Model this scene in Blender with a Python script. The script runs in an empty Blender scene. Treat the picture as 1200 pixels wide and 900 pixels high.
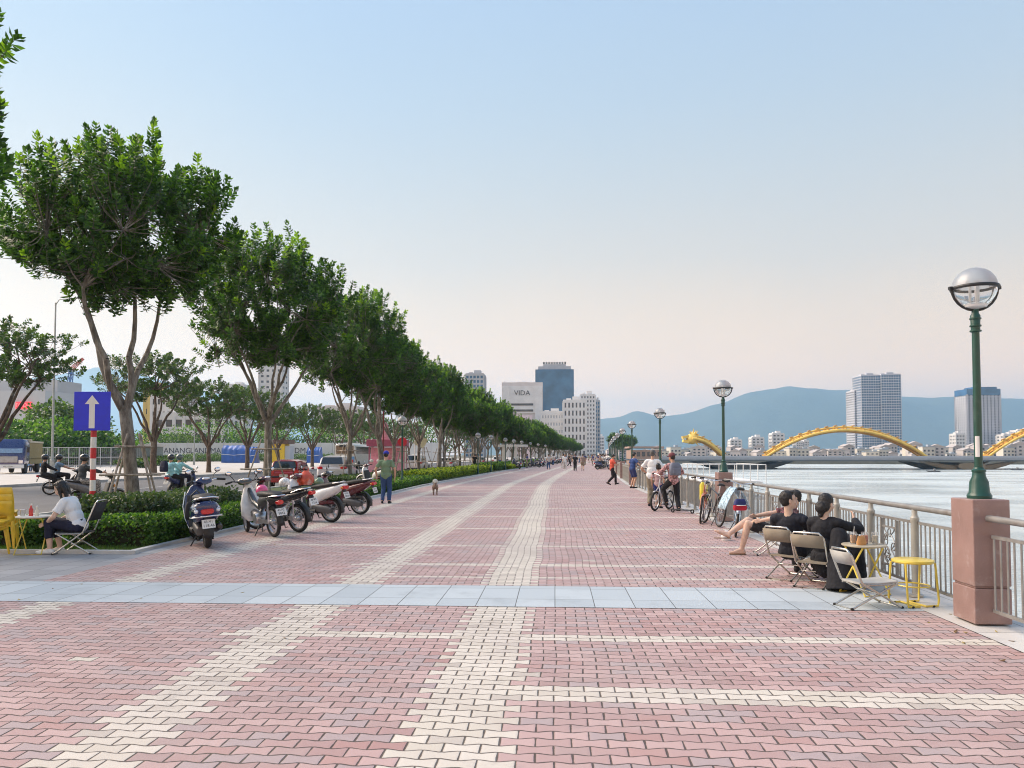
import bpy, bmesh, math, random
from mathutils import Vector, Matrix, noise
from math import sin, cos, pi, radians, sqrt, atan2, atan, tan, floor
V = Vector
sc = bpy.context.scene
COL = sc.collection
random.seed(7)
EYE = 1.6; F = 900.0; VPX = 650.0; HOR = 533.0
PY0 = 499.0     # row of the lens axis: the rest of the view's height comes from lens shift
YAW = atan((VPX-600)/F); PIT = atan((HOR-PY0)/F)
_fw = V((-sin(YAW)*cos(PIT), cos(YAW)*cos(PIT), sin(PIT)))
_rt = V((cos(YAW), sin(YAW), 0)); _up = _rt.cross(_fw)
def ray(px, py):
    return (_fw + _rt*((px-600)/F) - _up*((py-PY0)/F))
def gp(px, py, z=0.0):
    "point of the horizontal plane z seen at a place of the photograph (used to measure the site)"
    r = ray(px, py); t = (z-EYE)/r.z
    return V((r.x*t, r.y*t, z))
def dp(px, py, d):
    "point at ground distance d (along +Y) seen at a place of the photograph"
    r = ray(px, py); t = d/r.y
    return V((r.x*t, d, EYE+r.z*t))
def cx(D):
    "sideways bend of the quay at distance D"
    return 0.0 if D < 40 else 3.2*((D-40)/60.0)**1.17
def P(s, D, z=0.0): return V((s+cx(D), D, z))
# ------------------------------------------------------------------ materials
class E:
    "a socket with operators: node maths written as expressions"
    def __init__(s, nt, o): s.nt = nt; s.o = o
    def _m(s, op, *a):
        n = s.nt.nodes.new('ShaderNodeMath'); n.operation = op
        for i, x in enumerate((s,)+a):
            if isinstance(x, E): s.nt.links.new(x.o, n.inputs[i])
            else: n.inputs[i].default_value = x
        return E(s.nt, n.outputs[0])
    def __add__(s, b): return s._m('ADD', b)
    def __sub__(s, b): return s._m('SUBTRACT', b)
    def __mul__(s, b): return s._m('MULTIPLY', b)
    def __truediv__(s, b): return s._m('DIVIDE', b)
    def floor(s): return s._m('FLOOR')
    def fract(s): return s._m('FRACT')
    def sin(s): return s._m('SINE')
    def abs(s): return s._m('ABSOLUTE')
    def min(s, b): return s._m('MINIMUM', b)
    def max(s, b): return s._m('MAXIMUM', b)
    def lt(s, b): return s._m('LESS_THAN', b)
    def gt(s, b): return s._m('GREATER_THAN', b)
    def mod(s, b): return s._m('FLOORED_MODULO', b)
    def clamp(s):
        r = s._m('ADD', 0.0); r.o.node.use_clamp = True; return r
    def step(s, a, b):
        n = s.nt.nodes.new('ShaderNodeMapRange'); n.interpolation_type = 'SMOOTHSTEP'
        s.nt.links.new(s.o, n.inputs[0]); n.inputs[1].default_value = a; n.inputs[2].default_value = b
        return E(s.nt, n.outputs[0])
def newmat(name):
    m = bpy.data.materials.new(name); m.use_nodes = True
    nt = m.node_tree; b = nt.nodes['Principled BSDF']
    return m, nt, b
def mixc(nt, f, a, b, mode='MIX'):
    n = nt.nodes.new('ShaderNodeMix'); n.data_type = 'RGBA'; n.blend_type = mode
    for k, x in ((0, f), (6, a), (7, b)):
        if isinstance(x, E): nt.links.new(x.o, n.inputs[k])
        elif isinstance(x, (int, float)): n.inputs[k].default_value = x
        else: n.inputs[k].default_value = (*x[:3], 1)
    return E(nt, n.outputs[2])
def nz(nt, scale, detail=3, vec=None, rough=.55):
    n = nt.nodes.new('ShaderNodeTexNoise'); n.inputs['Scale'].default_value = scale
    n.inputs['Detail'].default_value = detail; n.inputs['Roughness'].default_value = rough
    if vec is not None: nt.links.new(vec.o if isinstance(vec, E) else vec, n.inputs['Vector'])
    return E(nt, n.outputs[0])
def coords(nt, kind='Object'):
    return nt.nodes.new('ShaderNodeTexCoord').outputs[kind]
def bump(nt, b, h, strength=.3, dist=.01):
    n = nt.nodes.new('ShaderNodeBump'); n.inputs['Strength'].default_value = strength
    n.inputs['Distance'].default_value = dist
    nt.links.new(h.o, n.inputs['Height']); nt.links.new(n.outputs[0], b.inputs['Normal'])
def sc3(c, k): return tuple(min(1, x*k) for x in c[:3])
_MC = {}
def M(name, c, rough=.6, metal=0., var=.12, scale=6., bmp=0., bscale=40., trans=0., coat=0., emit=None, alpha=1., dirt=None):
    if name in _MC: return _MC[name]
    m, nt, b = newmat(name)
    co = coords(nt)
    n = nz(nt, scale, 4, co)
    col = mixc(nt, n.step(.3, .7), sc3(c, 1-var), sc3(c, 1+var))
    if dirt:
        d = nz(nt, scale*.35, 6, co, .7).step(.52, .72)
        col = mixc(nt, d*dirt[3], col, dirt[:3])
    nt.links.new(col.o, b.inputs['Base Color'])
    rn = nz(nt, scale*3, 3, co)*.25 + (rough-.12)
    nt.links.new(rn.clamp().o, b.inputs['Roughness'])
    b.inputs['Metallic'].default_value = metal
    b.inputs['Transmission Weight'].default_value = trans
    b.inputs['Coat Weight'].default_value = coat
    b.inputs['Coat Roughness'].default_value = .08
    b.inputs['Alpha'].default_value = alpha
    if bmp: bump(nt, b, nz(nt, bscale, 5, co), bmp, .01)
    if emit:
        b.inputs['Emission Color'].default_value = (*emit[:3], 1); b.inputs['Emission Strength'].default_value = emit[3]
    _MC[name] = m
    return m
# ------------------------------------------------------------------ mesh building
class MB:
    def __init__(s): s.v = []; s.f = []; s.mi = []; s.m = 0; s.uv = {}
    def add(s, vs, fs):
        o = len(s.v); s.v += [tuple(p) for p in vs]
        for f in fs: s.f.append([o+i for i in f]); s.mi.append(s.m)
        return s
    def box(s, c, d, R=None, taper=1.0):
        hx, hy, hz = d[0]/2, d[1]/2, d[2]/2
        vs = []
        for z in (-1, 1):
            k = taper if z > 0 else 1
            for x, y in ((-1, -1), (1, -1), (1, 1), (-1, 1)):
                p = V((x*hx*k, y*hy*k, z*hz))
                if R is not None: p = R @ p
                vs.append(p+V(c))
        return s.add(vs, [(3, 2, 1, 0), (4, 5, 6, 7), (0, 1, 5, 4), (1, 2, 6, 5), (2, 3, 7, 6), (3, 0, 4, 7)])
    def ring(s, c, u, w, r, n): return [V(c)+u*(cos(2*pi*i/n)*r)+w*(sin(2*pi*i/n)*r) for i in range(n)]
    def tube(s, pts, r, n=8, cap=True, closed=False):
        pts = [V(p) for p in pts]; k = len(pts)
        rs = r if isinstance(r, (list, tuple)) else [r]*k
        T = []
        for i in range(k):
            a = pts[(i-1) % k] if (i > 0 or closed) else pts[i]
            b = pts[(i+1) % k] if (i < k-1 or closed) else pts[i]
            t = (b-a)
            T.append(t.normalized() if t.length > 1e-9 else V((0, 0, 1)))
        u = T[0].orthogonal().normalized(); vs = []
        for i in range(k):
            u = (u-T[i]*u.dot(T[i]))
            u = u.normalized() if u.length > 1e-6 else T[i].orthogonal().normalized()
            w = T[i].cross(u)
            vs += s.ring(pts[i], u, w, rs[i], n)
        fs = []
        for i in range(k if closed else k-1):
            a = i*n; b = ((i+1) % k)*n
            for j in range(n): fs.append((a+j, a+(j+1) % n, b+(j+1) % n, b+j))
        if cap and not closed:
            fs.append(tuple(range(n-1, -1, -1))); fs.append(tuple((k-1)*n+j for j in range(n)))
        return s.add(vs, fs)
    def cyl(s, a, b, r0, r1=None, n=12): return s.tube([a, b], [r0, r0 if r1 is None else r1], n)
    def lathe(s, prof, c=(0, 0, 0), n=20, ax='z', arc=2*pi):
        vs = []; k = len(prof); c = V(c); full = arc > 6.28
        m = n if full else n+1
        for j in range(m):
            a = arc*j/n
            for r, h in prof:
                if ax == 'z': p = V((r*cos(a), r*sin(a), h))
                elif ax == 'x': p = V((h, r*cos(a), r*sin(a)))
                else: p = V((r*sin(a), h, r*cos(a)))
                vs.append(c+p)
        fs = []
        for j in range(n):
            a = j*k; b = ((j+1) % m)*k
            for i in range(k-1): fs.append((a+i, b+i, b+i+1, a+i+1))
        return s.add(vs, fs)
    def loft(s, secs, n=12, p=2.5, cap=True, ax='y'):
        "secs: (pos, cx/cz centre..., half sizes): (y, z, hw, hh[, x]) rings of superellipses along y"
        vs = []
        for q in secs:
            y, z, hw, hh = q[:4]; x0 = q[4] if len(q) > 4 else 0
            pp = q[5] if len(q) > 5 else p
            for j in range(n):
                a = 2*pi*(j+.5)/n; ca, sa = cos(a), sin(a)
                X = hw*math.copysign(abs(ca)**(2/pp), ca); Z = hh*math.copysign(abs(sa)**(2/pp), sa)
                vs.append((x0+X, y, z+Z) if ax == 'y' else (x0+X, z+Z, y) if ax == 'z' else (y, x0+X, z+Z))
        fs = []
        for i in range(len(secs)-1):
            for j in range(n):
                a, b = i*n+j, i*n+(j+1) % n
                fs.append((a, b, b+n, a+n))
        if cap: fs.append(tuple(range(n-1, -1, -1))); fs.append(tuple((len(secs)-1)*n+j for j in range(n)))
        return s.add(vs, fs)
    def prism(s, poly, a, b, ax='x'):
        "polygon (two coords) extruded between a and b along ax"
        def mk(u, w, t): return (t, u, w) if ax == 'x' else (u, t, w) if ax == 'y' else (u, w, t)
        n = len(poly)
        vs = [mk(u, w, a) for u, w in poly]+[mk(u, w, b) for u, w in poly]
        fs = [tuple(range(n)), tuple(range(2*n-1, n-1, -1))]+[(i, i+n, (i+1) % n+n, (i+1) % n) for i in range(n)]
        return s.add(vs, fs)
    def ell(s, c, r, n=12, m=8, R=None):
        r = (r, r, r) if isinstance(r, (int, float)) else r
        vs = []; c = V(c)
        for i in range(1, m):
            t = pi*i/m
            for j in range(n):
                a = 2*pi*j/n; p = V((r[0]*sin(t)*cos(a), r[1]*sin(t)*sin(a), r[2]*cos(t)))
                vs.append(c+(R @ p if R is not None else p))
        for z in (1, -1):
            p = V((0, 0, z*r[2])); vs.append(c+(R @ p if R is not None else p))
        fs = []; T = (m-1)*n
        for i in range(m-2):
            for j in range(n): fs.append((i*n+j, (i+1)*n+j, (i+1)*n+(j+1) % n, i*n+(j+1) % n))
        for j in range(n):
            fs.append((T, j, (j+1) % n)); fs.append((T+1, (m-2)*n+(j+1) % n, (m-2)*n+j))
        return s.add(vs, fs)
    def torus(s, c, R0, r, n=24, k=8, ax='x', sx=1.0):
        vs = []; c = V(c)
        for i in range(n):
            a = 2*pi*i/n
            for j in range(k):
                b = 2*pi*j/k; q = R0+r*cos(b); w = r*sin(b)*sx
                if ax == 'x': p = V((w, q*cos(a), q*sin(a)))
                elif ax == 'y': p = V((q*cos(a), w, q*sin(a)))
                else: p = V((q*cos(a), q*sin(a), w))
                vs.append(c+p)
        fs = [(i*k+j, ((i+1) % n)*k+j, ((i+1) % n)*k+(j+1) % k, i*k+(j+1) % k) for i in range(n) for j in range(k)]
        return s.add(vs, fs)
    def tf(s, Mx, start=0):
        for i in range(start, len(s.v)): s.v[i] = tuple(Mx @ V(s.v[i]))
        return s
    def build(s, name, mats, parent=None, smooth=40, bevel=0, fix=True, loc=None):
        me = bpy.data.meshes.new(name)
        me.from_pydata(s.v, [], s.f)
        mats = mats if isinstance(mats, (list, tuple)) else [mats]
        for m in mats: me.materials.append(m)
        if len(mats) > 1: me.polygons.foreach_set('material_index', s.mi)
        if fix:
            bm = bmesh.new(); bm.from_mesh(me); bmesh.ops.recalc_face_normals(bm, faces=bm.faces); bm.to_mesh(me); bm.free()
        if smooth:
            me.polygons.foreach_set('use_smooth', [True]*len(me.polygons))
            me.set_sharp_from_angle(angle=radians(smooth))
        me.update()
        o = bpy.data.objects.new(name, me); COL.objects.link(o)
        if parent: o.parent = parent
        if loc is not None: o.location = loc
        if bevel:
            b = o.modifiers.new('bevel', 'BEVEL'); b.width = bevel; b.segments = 2; b.limit_method = 'ANGLE'; b.angle_limit = radians(50)
        return o
def tag(o, label=None, cat=None, group=None, kind=None):
    if label: o['label'] = label
    if cat: o['category'] = cat
    if group: o['group'] = group
    if kind: o['kind'] = kind
    return o
def thing(name, label, cat, loc=(0, 0, 0), rz=0, group=None, scale=1):
    o = bpy.data.objects.new(name, None); COL.objects.link(o); o.empty_display_size = .1
    o.location = loc; o.rotation_euler = (0, 0, rz); o.scale = (scale,)*3
    return tag(o, label, cat, group)
KIDS = {}
def copy_tree(o, loc=None, rz=None, label=None, group=None, scale=None):
    kids = {}
    for x in bpy.data.objects:
        if x.parent: kids.setdefault(x.parent.name, []).append(x)
    def cp(q, par):
        c = q.copy(); COL.objects.link(c); c.parent = par
        for ch in kids.get(q.name, []): cp(ch, c)
        return c
    c = cp(o, None)
    if loc is not None: c.location = loc
    if rz is not None: c.rotation_euler = (0, 0, rz)
    if label: c['label'] = label
    if group: c['group'] = group
    if scale is not None: c.scale = (scale,)*3 if isinstance(scale, (int, float)) else scale
    return c
def Rz(a): return Matrix.Rotation(a, 3, 'Z')
def Rx(a): return Matrix.Rotation(a, 3, 'X')
def Ry(a): return Matrix.Rotation(a, 3, 'Y')
BENCH = bpy.data.scenes.new('bench')     # an empty scene to evaluate one object at a time, removed at the end
def eval_mesh(o):
    BENCH.collection.objects.link(o); vl = BENCH.view_layers[0]; vl.update(); dg = vl.depsgraph
    me = bpy.data.meshes.new_from_object(o.evaluated_get(dg), depsgraph=dg)
    BENCH.collection.objects.unlink(o)
    return me
def text_mesh(txt, size, depth=.0, font=None):
    cu = bpy.data.curves.new('t', 'FONT'); cu.body = txt; cu.size = size; cu.extrude = depth
    cu.align_x = 'CENTER'; cu.align_y = 'CENTER'; cu.resolution_u = 2
    o = bpy.data.objects.new('t', cu)
    me = eval_mesh(o)
    bpy.data.objects.remove(o); bpy.data.curves.remove(cu)
    return me
def lettering(name, txt, size, mat, parent, loc, rot, depth=.004):
    me = text_mesh(txt, size, depth); me.name = name
    me.materials.clear(); me.materials.append(mat)
    o = bpy.data.objects.new(name, me); COL.objects.link(o); o.parent = parent
    o.location = loc; o.rotation_euler = rot
    return o
def baked(o):
    "apply an object's modifiers"
    par = o.parent; o.parent = None; COL.objects.unlink(o)
    me = eval_mesh(o)
    COL.objects.link(o); o.parent = par
    old = o.data; o.modifiers.clear(); o.data = me; me.name = old.name
    bpy.data.meshes.remove(old)
    return o
EXPO=1.0; SUN_EL=40.0; SUN_ROT=-75.0; SUN_E=3.6; HAZE_D=1.25e-4
SKY_STOPS=[(0.0,(.86,.46,.20)),(.05,(.78,.42,.185)),(.13,(.475,.31,.158)),(.24,(.272,.24,.193)),(.42,(.168,.212,.245)),(.65,(.13,.183,.272)),(1.0,(.105,.16,.268))]
BANDS_U=[(-2.45,.5),(-.60,.60),(-5.38,.5)]
BANDS_V=[(6.78,.2),(5.25,.33),(10.1,.11),(11.2,.22)]

CREAM_A=(.58,.53,.45); CREAM_B=(.68,.63,.55)
PINK_A=(.40,.255,.245); PINK_B=(.53,.37,.35); PINK_C=(.40,.315,.315)# ================================================================== camera, sky, air
cam = bpy.data.cameras.new('camera'); camo = bpy.data.objects.new('camera', cam); COL.objects.link(camo)
cam.sensor_width = 36; cam.lens = 36*F/1200; cam.clip_start = .05; cam.clip_end = 60000
cam.shift_y = (PY0-450)/1200
camo.location = (0, 0, EYE)
camo.rotation_euler = (pi/2+PIT, 0, YAW)
sc.camera = camo
sc.view_settings.view_transform = 'Standard'; sc.view_settings.look = 'None'
sc.view_settings.exposure = EXPO; sc.view_settings.gamma = 1
sc.cycles.max_bounces = 6; sc.cycles.diffuse_bounces = 3; sc.cycles.glossy_bounces = 3
sc.cycles.transmission_bounces = 4; sc.cycles.transparent_max_bounces = 8; sc.cycles.volume_bounces = 2
sc.cycles.use_denoising = True; sc.cycles.pixel_filter_type = 'BLACKMAN_HARRIS'; sc.cycles.filter_width = 1.05
w = bpy.data.worlds.new('World'); sc.world = w; w.use_nodes = True
nt = w.node_tree; bg = nt.nodes['Background']
sky = nt.nodes.new('ShaderNodeTexSky'); sky.sky_type = 'NISHITA'; sky.sun_disc = False
sky.sun_elevation = radians(SUN_EL); sky.sun_rotation = radians(SUN_ROT)
sky.air_density = 1.0; sky.dust_density = 1.2; sky.ozone_density = 2.0
# the evening sky's colours: blue overhead, cream and peach low down
tc = nt.nodes.new('ShaderNodeTexCoord'); sp = nt.nodes.new('ShaderNodeSeparateXYZ'); nt.links.new(tc.outputs['Generated'], sp.inputs[0])
cr = nt.nodes.new('ShaderNodeValToRGB')
elev = E(nt, sp.outputs[2]); wv = nz(nt, 2.2, 2, tc.outputs['Generated'])
nt.links.new((elev + (wv-.5)*.05).clamp().o, cr.inputs[0])
cr.color_ramp.interpolation = 'B_SPLINE'
stops = SKY_STOPS
while len(cr.color_ramp.elements) < len(stops): cr.color_ramp.elements.new(.5)
for e, (p_, c_) in zip(cr.color_ramp.elements, stops): e.position = p_; e.color = (*c_, 1)
vm = nt.nodes.new('ShaderNodeVectorMath'); vm.operation = 'SCALE'; vm.inputs['Scale'].default_value = 16.0
nt.links.new(cr.outputs[0], vm.inputs[0])
glow = ((E(nt, sp.outputs[0])*-.9 + E(nt, sp.outputs[1])*.43).step(.35, 1.15)) * (elev*-2.2+1.0).clamp()
gl = mixc(nt, glow*.1, E(nt, vm.outputs[0]), (15, 11.5, 8))
sk = mixc(nt, .9, E(nt, sky.outputs[0]), gl)
nt.links.new(sk.o, bg.inputs[0]); bg.inputs[1].default_value = .1
sun = bpy.data.lights.new('sun', 'SUN'); so = bpy.data.objects.new('sun', sun); COL.objects.link(so)
sun.energy = SUN_E; sun.angle = radians(50); sun.color = (1, .80, .62)
_el, _az = radians(SUN_EL), radians(SUN_ROT)
sd = V((sin(_az)*cos(_el), cos(_az)*cos(_el), sin(_el)))       # towards the sun
so.rotation_euler = sd.to_track_quat('Z', 'Y').to_euler()
# haze
WZ = -4.5
hz = MB().box((0, 6900, 498), (22000, 15600, 1010)).build('haze', newmat('haze_air')[0], smooth=0)
m = hz.data.materials[0]; n2 = m.node_tree; n2.nodes.remove(n2.nodes['Principled BSDF'])
pv = n2.nodes.new('ShaderNodeVolumePrincipled'); pv.inputs['Color'].default_value = (.455, .72, .99, 1)
pv.inputs['Density'].default_value = HAZE_D; pv.inputs['Anisotropy'].default_value = .4
n2.links.new(pv.outputs[0], n2.nodes['Material Output'].inputs['Volume'])
tag(hz, 'pale evening haze filling the air over the river and city', 'haze', kind='stuff')

# ================================================================== ground, water, hills
def sweep(name, s0, s1, D0, D1, z, mat, z2=None, steps=None, uvs=True, edge=None):
    "a strip between side offsets s0..s1 following the quay's bend; uv = (offset, distance)"
    Ds = []
    D = D0
    while D < D1:
        Ds.append(D); D += (1.5 if D < 30 else 6 if D < 200 else 40)
    Ds.append(D1)
    vs = []; uv = []; fs = []
    ss = [s0+(s1-s0)*i/4 for i in range(5)]
    for D in Ds:
        for s_ in ss: vs.append(P(s_, D, z)); uv.append((s_, D))
    for i in range(len(Ds)-1):
        for j in range(4):
            a = i*5+j; fs.append((a, a+1, a+6, a+5))
    me = bpy.data.meshes.new(name); me.from_pydata(vs, [], fs); me.materials.append(mat)
    ul = me.uv_layers.new(name='sd')
    for lp in me.loops: ul.data[lp.index].uv = uv[lp.vertex_index]
    o = bpy.data.objects.new(name, me); COL.objects.link(o)
    return tag(o, kind='structure')
# interlocking pavers
def paver_mat():
    m, nt, b = newmat('concrete_pavers')
    uvn = nt.nodes.new('ShaderNodeUVMap'); uvn.uv_map = 'sd'
    sp = nt.nodes.new('ShaderNodeSeparateXYZ'); nt.links.new(uvn.outputs[0], sp.inputs[0])
    u0, v0 = E(nt, sp.outputs[0]), E(nt, sp.outputs[1])
    wob = nz(nt, .35, 2, uvn.outputs[0])            # the courses wander a little, as laid
    wob2 = nz(nt, .22, 2, uvn.outputs[0], .5)
    u = u0 + (wob-.5)*.14; v = v0 + (wob2-.5)*.22
    BW, BH = .205, .11
    amp = BH*.13
    # bow-tie outline: long edges zigzag with the brick's length
    tri = lambda x: ((x.fract()-.5).abs()*4.0 - 1.0)
    U = u/BW; Vv = v/BH
    # dog-bone outline: each long edge swings in at the brick's waist, odd and even courses in turn
    par = ((Vv+.5).floor().mod(2.0)*2.0-1.0)
    vv = Vv + (tri(U)*1.5).max(-1.0).min(1.0)*par*-.085
    row = vv.floor(); fv = vv.fract()
    uu = U + row.mod(2.0)*.5
    col_ = uu.floor(); fu = uu.fract()
    dv = (fv.min(fv*-1.0+1.0))*BH; du = (fu.min(fu*-1.0+1.0))*BW
    d = dv.min(du)
    jw = nz(nt, 7, 4, uvn.outputs[0], .7).step(.3, .75)*.0048+.0009
    joint = (d - jw)._m('DIVIDE', .004).clamp()     # 0 in joint, 1 on brick
    cc = nt.nodes.new('ShaderNodeCombineXYZ'); nt.links.new(row.o, cc.inputs[0]); nt.links.new(col_.o, cc.inputs[1])
    wn = nt.nodes.new('ShaderNodeTexWhiteNoise'); wn.noise_dimensions = '2D'; nt.links.new(cc.outputs[0], wn.inputs['Vector'])
    r1 = E(nt, wn.outputs[0])
    cs = nt.nodes.new('ShaderNodeSeparateColor'); nt.links.new(wn.outputs[1], cs.inputs[0])
    r2, r3 = E(nt, cs.outputs[1]), E(nt, cs.outputs[2])
    # brick centre coordinates decide the colour of the whole brick
    bu = (col_ + .5 - row.mod(2.0)*.5)*BW; bv = (row+.5)*BH
    def band(x, c, w): return (x-c).abs().lt(w/2)
    inb = None
    for c, wd in BANDS_U:
        t = band(bu, c, wd); inb = t if inb is None else inb.max(t)
    # cross bands: near ones, one by one, then repeating
    side = bu.gt(-2.9)
    for c, wd in BANDS_V:
        inb = inb.max(band(bv, c, wd)*(bu.gt(-.4) if c < 6 else side))
    rep = ((bv-13.45).mod(3.15)-.11).abs().lt(.12)*bv.gt(13.3)*bu.gt(-5.0)
    inb = inb.max(rep)
    swap = r3.lt(.0012)                                # a few odd bricks
    inb = (inb*.0+inb) if False else (inb-swap).abs()
    red = mixc(nt, r1, PINK_A, PINK_B)
    red = mixc(nt, r2.gt(.80), red, PINK_C)
    red = mixc(nt, (r3.lt(.10))*.6, red, (.40, .22, .20))
    crm = mixc(nt, r1, CREAM_A, CREAM_B)
    colr = mixc(nt, inb, red, crm)
    big = nz(nt, .5, 4, uvn.outputs[0], .6); fine = nz(nt, 60, 4, uvn.outputs[0], .7)
    colr = mixc(nt, big.step(.35, .7)*.35, colr, (.40, .335, .32))
    grime = nz(nt, 1.7, 6, uvn.outputs[0], .75).step(.58, .76)
    colr = mixc(nt, grime*.38, colr, (.20, .175, .165))
    colr = mixc(nt, (fine-.5).abs()*.6, colr, (.16, .12, .11))
    colr = mixc(nt, (r2.lt(.07))*.30, colr, (.22, .17, .165))
    sand = nz(nt, .28, 6, uvn.outputs[0], .7).step(.5, .68)
    colr = mixc(nt, sand*.30, colr, (.58, .51, .47))
    edge = (d/.016).clamp()*-1.0+1.0
    colr = mixc(nt, edge*.28, colr, (.30, .24, .225))
    moss = nz(nt, .9, 5, uvn.outputs[0]).step(.5, .75)
    jc = mixc(nt, moss, (.06, .048, .042), (.07, .07, .05))
    colr = mixc(nt, joint*.9+.1, jc, colr)
    nt.links.new(colr.o, b.inputs['Base Color'])
    ro = (fine*.3 + .5 + (joint*-1.0+1.0)*.3 - grime*.1).clamp()
    nt.links.new(ro.o, b.inputs['Roughness'])
    h = joint*.6 + fine*.15 + r2*.6*joint + (d/.02).clamp()*.25
    bump(nt, b, h, .8, .006)
    return m
def slab_mat(name, cA, cB, su, sv, off=0):
    m, nt, b = newmat(name)
    uvn = nt.nodes.new('ShaderNodeUVMap'); uvn.uv_map = 'sd'
    sp = nt.nodes.new('ShaderNodeSeparateXYZ'); nt.links.new(uvn.outputs[0], sp.inputs[0])
    U = E(nt, sp.outputs[0])/su; W_ = E(nt, sp.outputs[1])/sv+off
    fu, fv = U.fract(), W_.fract()
    d = ((fu.min(fu*-1.0+1.0))*su).min((fv.min(fv*-1.0+1.0))*sv)
    j = ((d-.002)/.004).clamp()
    cc = nt.nodes.new('ShaderNodeCombineXYZ'); nt.links.new(U.floor().o, cc.inputs[0]); nt.links.new(W_.floor().o, cc.inputs[1])
    wn = nt.nodes.new('ShaderNodeTexWhiteNoise'); wn.noise_dimensions = '2D'; nt.links.new(cc.outputs[0], wn.inputs['Vector'])
    c = mixc(nt, E(nt, wn.outputs[0]), cA, cB)
    fine = nz(nt, 50, 4, uvn.outputs[0], .7); g = nz(nt, 1.1, 5, uvn.outputs[0], .7).step(.5, .75)
    c = mixc(nt, g*.45, c, sc3(cA, .55)); c = mixc(nt, (fine-.5).abs()*.5, c, sc3(cA, .4))
    c = mixc(nt, j, (.06, .06, .055), c)
    nt.links.new(c.o, b.inputs['Base Color']); nt.links.new((fine*.3+.42).clamp().o, b.inputs['Roughness'])
    bump(nt, b, j*.6+fine*.3, .5, .004)
    return m
XK = -6.8                     # planting kerb;  river side parapet at 4.1
pav = sweep('promenade_paving', XK+.3, 3.78, -12, 1500, 0, paver_mat())
slabK = slab_mat('grey_kerb_slabs', (.33, .34, .35), (.42, .43, .44), .3, .6)
sweep('kerb_strip', XK, XK+.3, 12.2, 1500, .0, slabK)
slabR = slab_mat('river_edge_concrete', (.50, .49, .47), (.60, .59, .57), .62, 1.2)
sweep('river_edge_strip', 3.78, 4.45, -12, 1500, .004, slabR)
slabG = slab_mat('blue_grey_slabs', (.40, .455, .49), (.50, .555, .585), .42, .66, .02)
sweep('cross_strip', -8.5, 3.78, 8.14, 9.42, .004, slabG)
sweep('grey_paving', -40, XK+.3, -12, 12.2, -.002, slab_mat('worn_grey_paving', (.27, .275, .29), (.36, .365, .38), .4, .4))
def noisy(name, cA, cB, scale, rough=.85, b2=None, bstr=.5, bs=30, bd=.02):
    m, nt, b = newmat(name); co = coords(nt)
    c = mixc(nt, nz(nt, scale, 6, co, .65).step(.3, .7), cA, cB)
    c = mixc(nt, nz(nt, scale*25, 3, co, .8).step(.45, .8)*.4, c, sc3(cA, .6))
    if b2: c = mixc(nt, nz(nt, scale*.3, 5, co).step(.5, .62), c, b2)
    nt.links.new(c.o, b.inputs['Base Color']); b.inputs['Roughness'].default_value = rough
    bump(nt, b, nz(nt, bs, 6, co, .7), bstr, bd)
    return m
asph = noisy('asphalt', (.085, .088, .095), (.12, .123, .13), .5, .8)
sweep('road', -28.5, -13.75, -12, 1500, -.10, asph)
sweep('far_pavement', -60, -28.5, -12, 1500, .02, noisy('pale_concrete', (.42, .40, .37), (.55, .53, .5), .4))
sweep('planting_bed', -13.6, XK, 12.2, 1500, .0, noisy('bed_soil_grass', (.035, .06, .018), (.07, .11, .03), 2.5, .95, (.09, .075, .05)))
# painted lines
lw = M('road_paint', (.62, .62, .6), .7, var=.1, scale=3, dirt=(.12, .12, .12, .7))
for D in range(0, 300, 12):
    mb = MB(); mb.add([P(-21, D, -.094), P(-20.86, D, -.094), P(-20.86, D+4, -.094), P(-21, D+4, -.094)], [(0, 1, 2, 3)])
    tag(mb.build('lane_marking', lw, smooth=0), kind='structure')
sweep('edge_line', -14.3, -14.15, -12, 400, -.094, lw)
kerbm = M('kerb_concrete', (.5, .5, .48), .8, var=.15, scale=2, bmp=.4, dirt=(.2, .19, .17, .6))
def kerb(name, s0, s1, D0, D1, z0, z1, mat):
    Ds = [D0]
    while Ds[-1] < D1: Ds.append(min(D1, Ds[-1]+(3 if Ds[-1] < 60 else 15)))
    mb = MB(); vs = []
    for D in Ds: vs += [P(s0, D, z0), P(s0, D, z1), P(s1, D, z1), P(s1, D, z0)]
    fs = [(i*4+j, i*4+j+1, i*4+j+5, i*4+j+4) for i in range(len(Ds)-1) for j in range(3)]
    fs += [(0, 1, 2, 3), tuple(len(vs)-4+j for j in range(4))]
    mb.add(vs, fs)
    return tag(mb.build(name, mat, smooth=0, bevel=0), kind='structure')
kerb('road_kerb', -13.75, -13.6, -12, 700, -.12, .05, kerbm)
kerb('far_kerb', -28.5, -28.3, -12, 700, -.12, .05, kerbm)
kerb('kerb', XK-.12, XK, 12.2, 700, -.02, .05, kerbm)
mb = MB(); mb.box((-10.17, 12.14, .02), (6.84, .12, .07)); tag(mb.build('kerb', kerbm, smooth=0), kind='structure')
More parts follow.
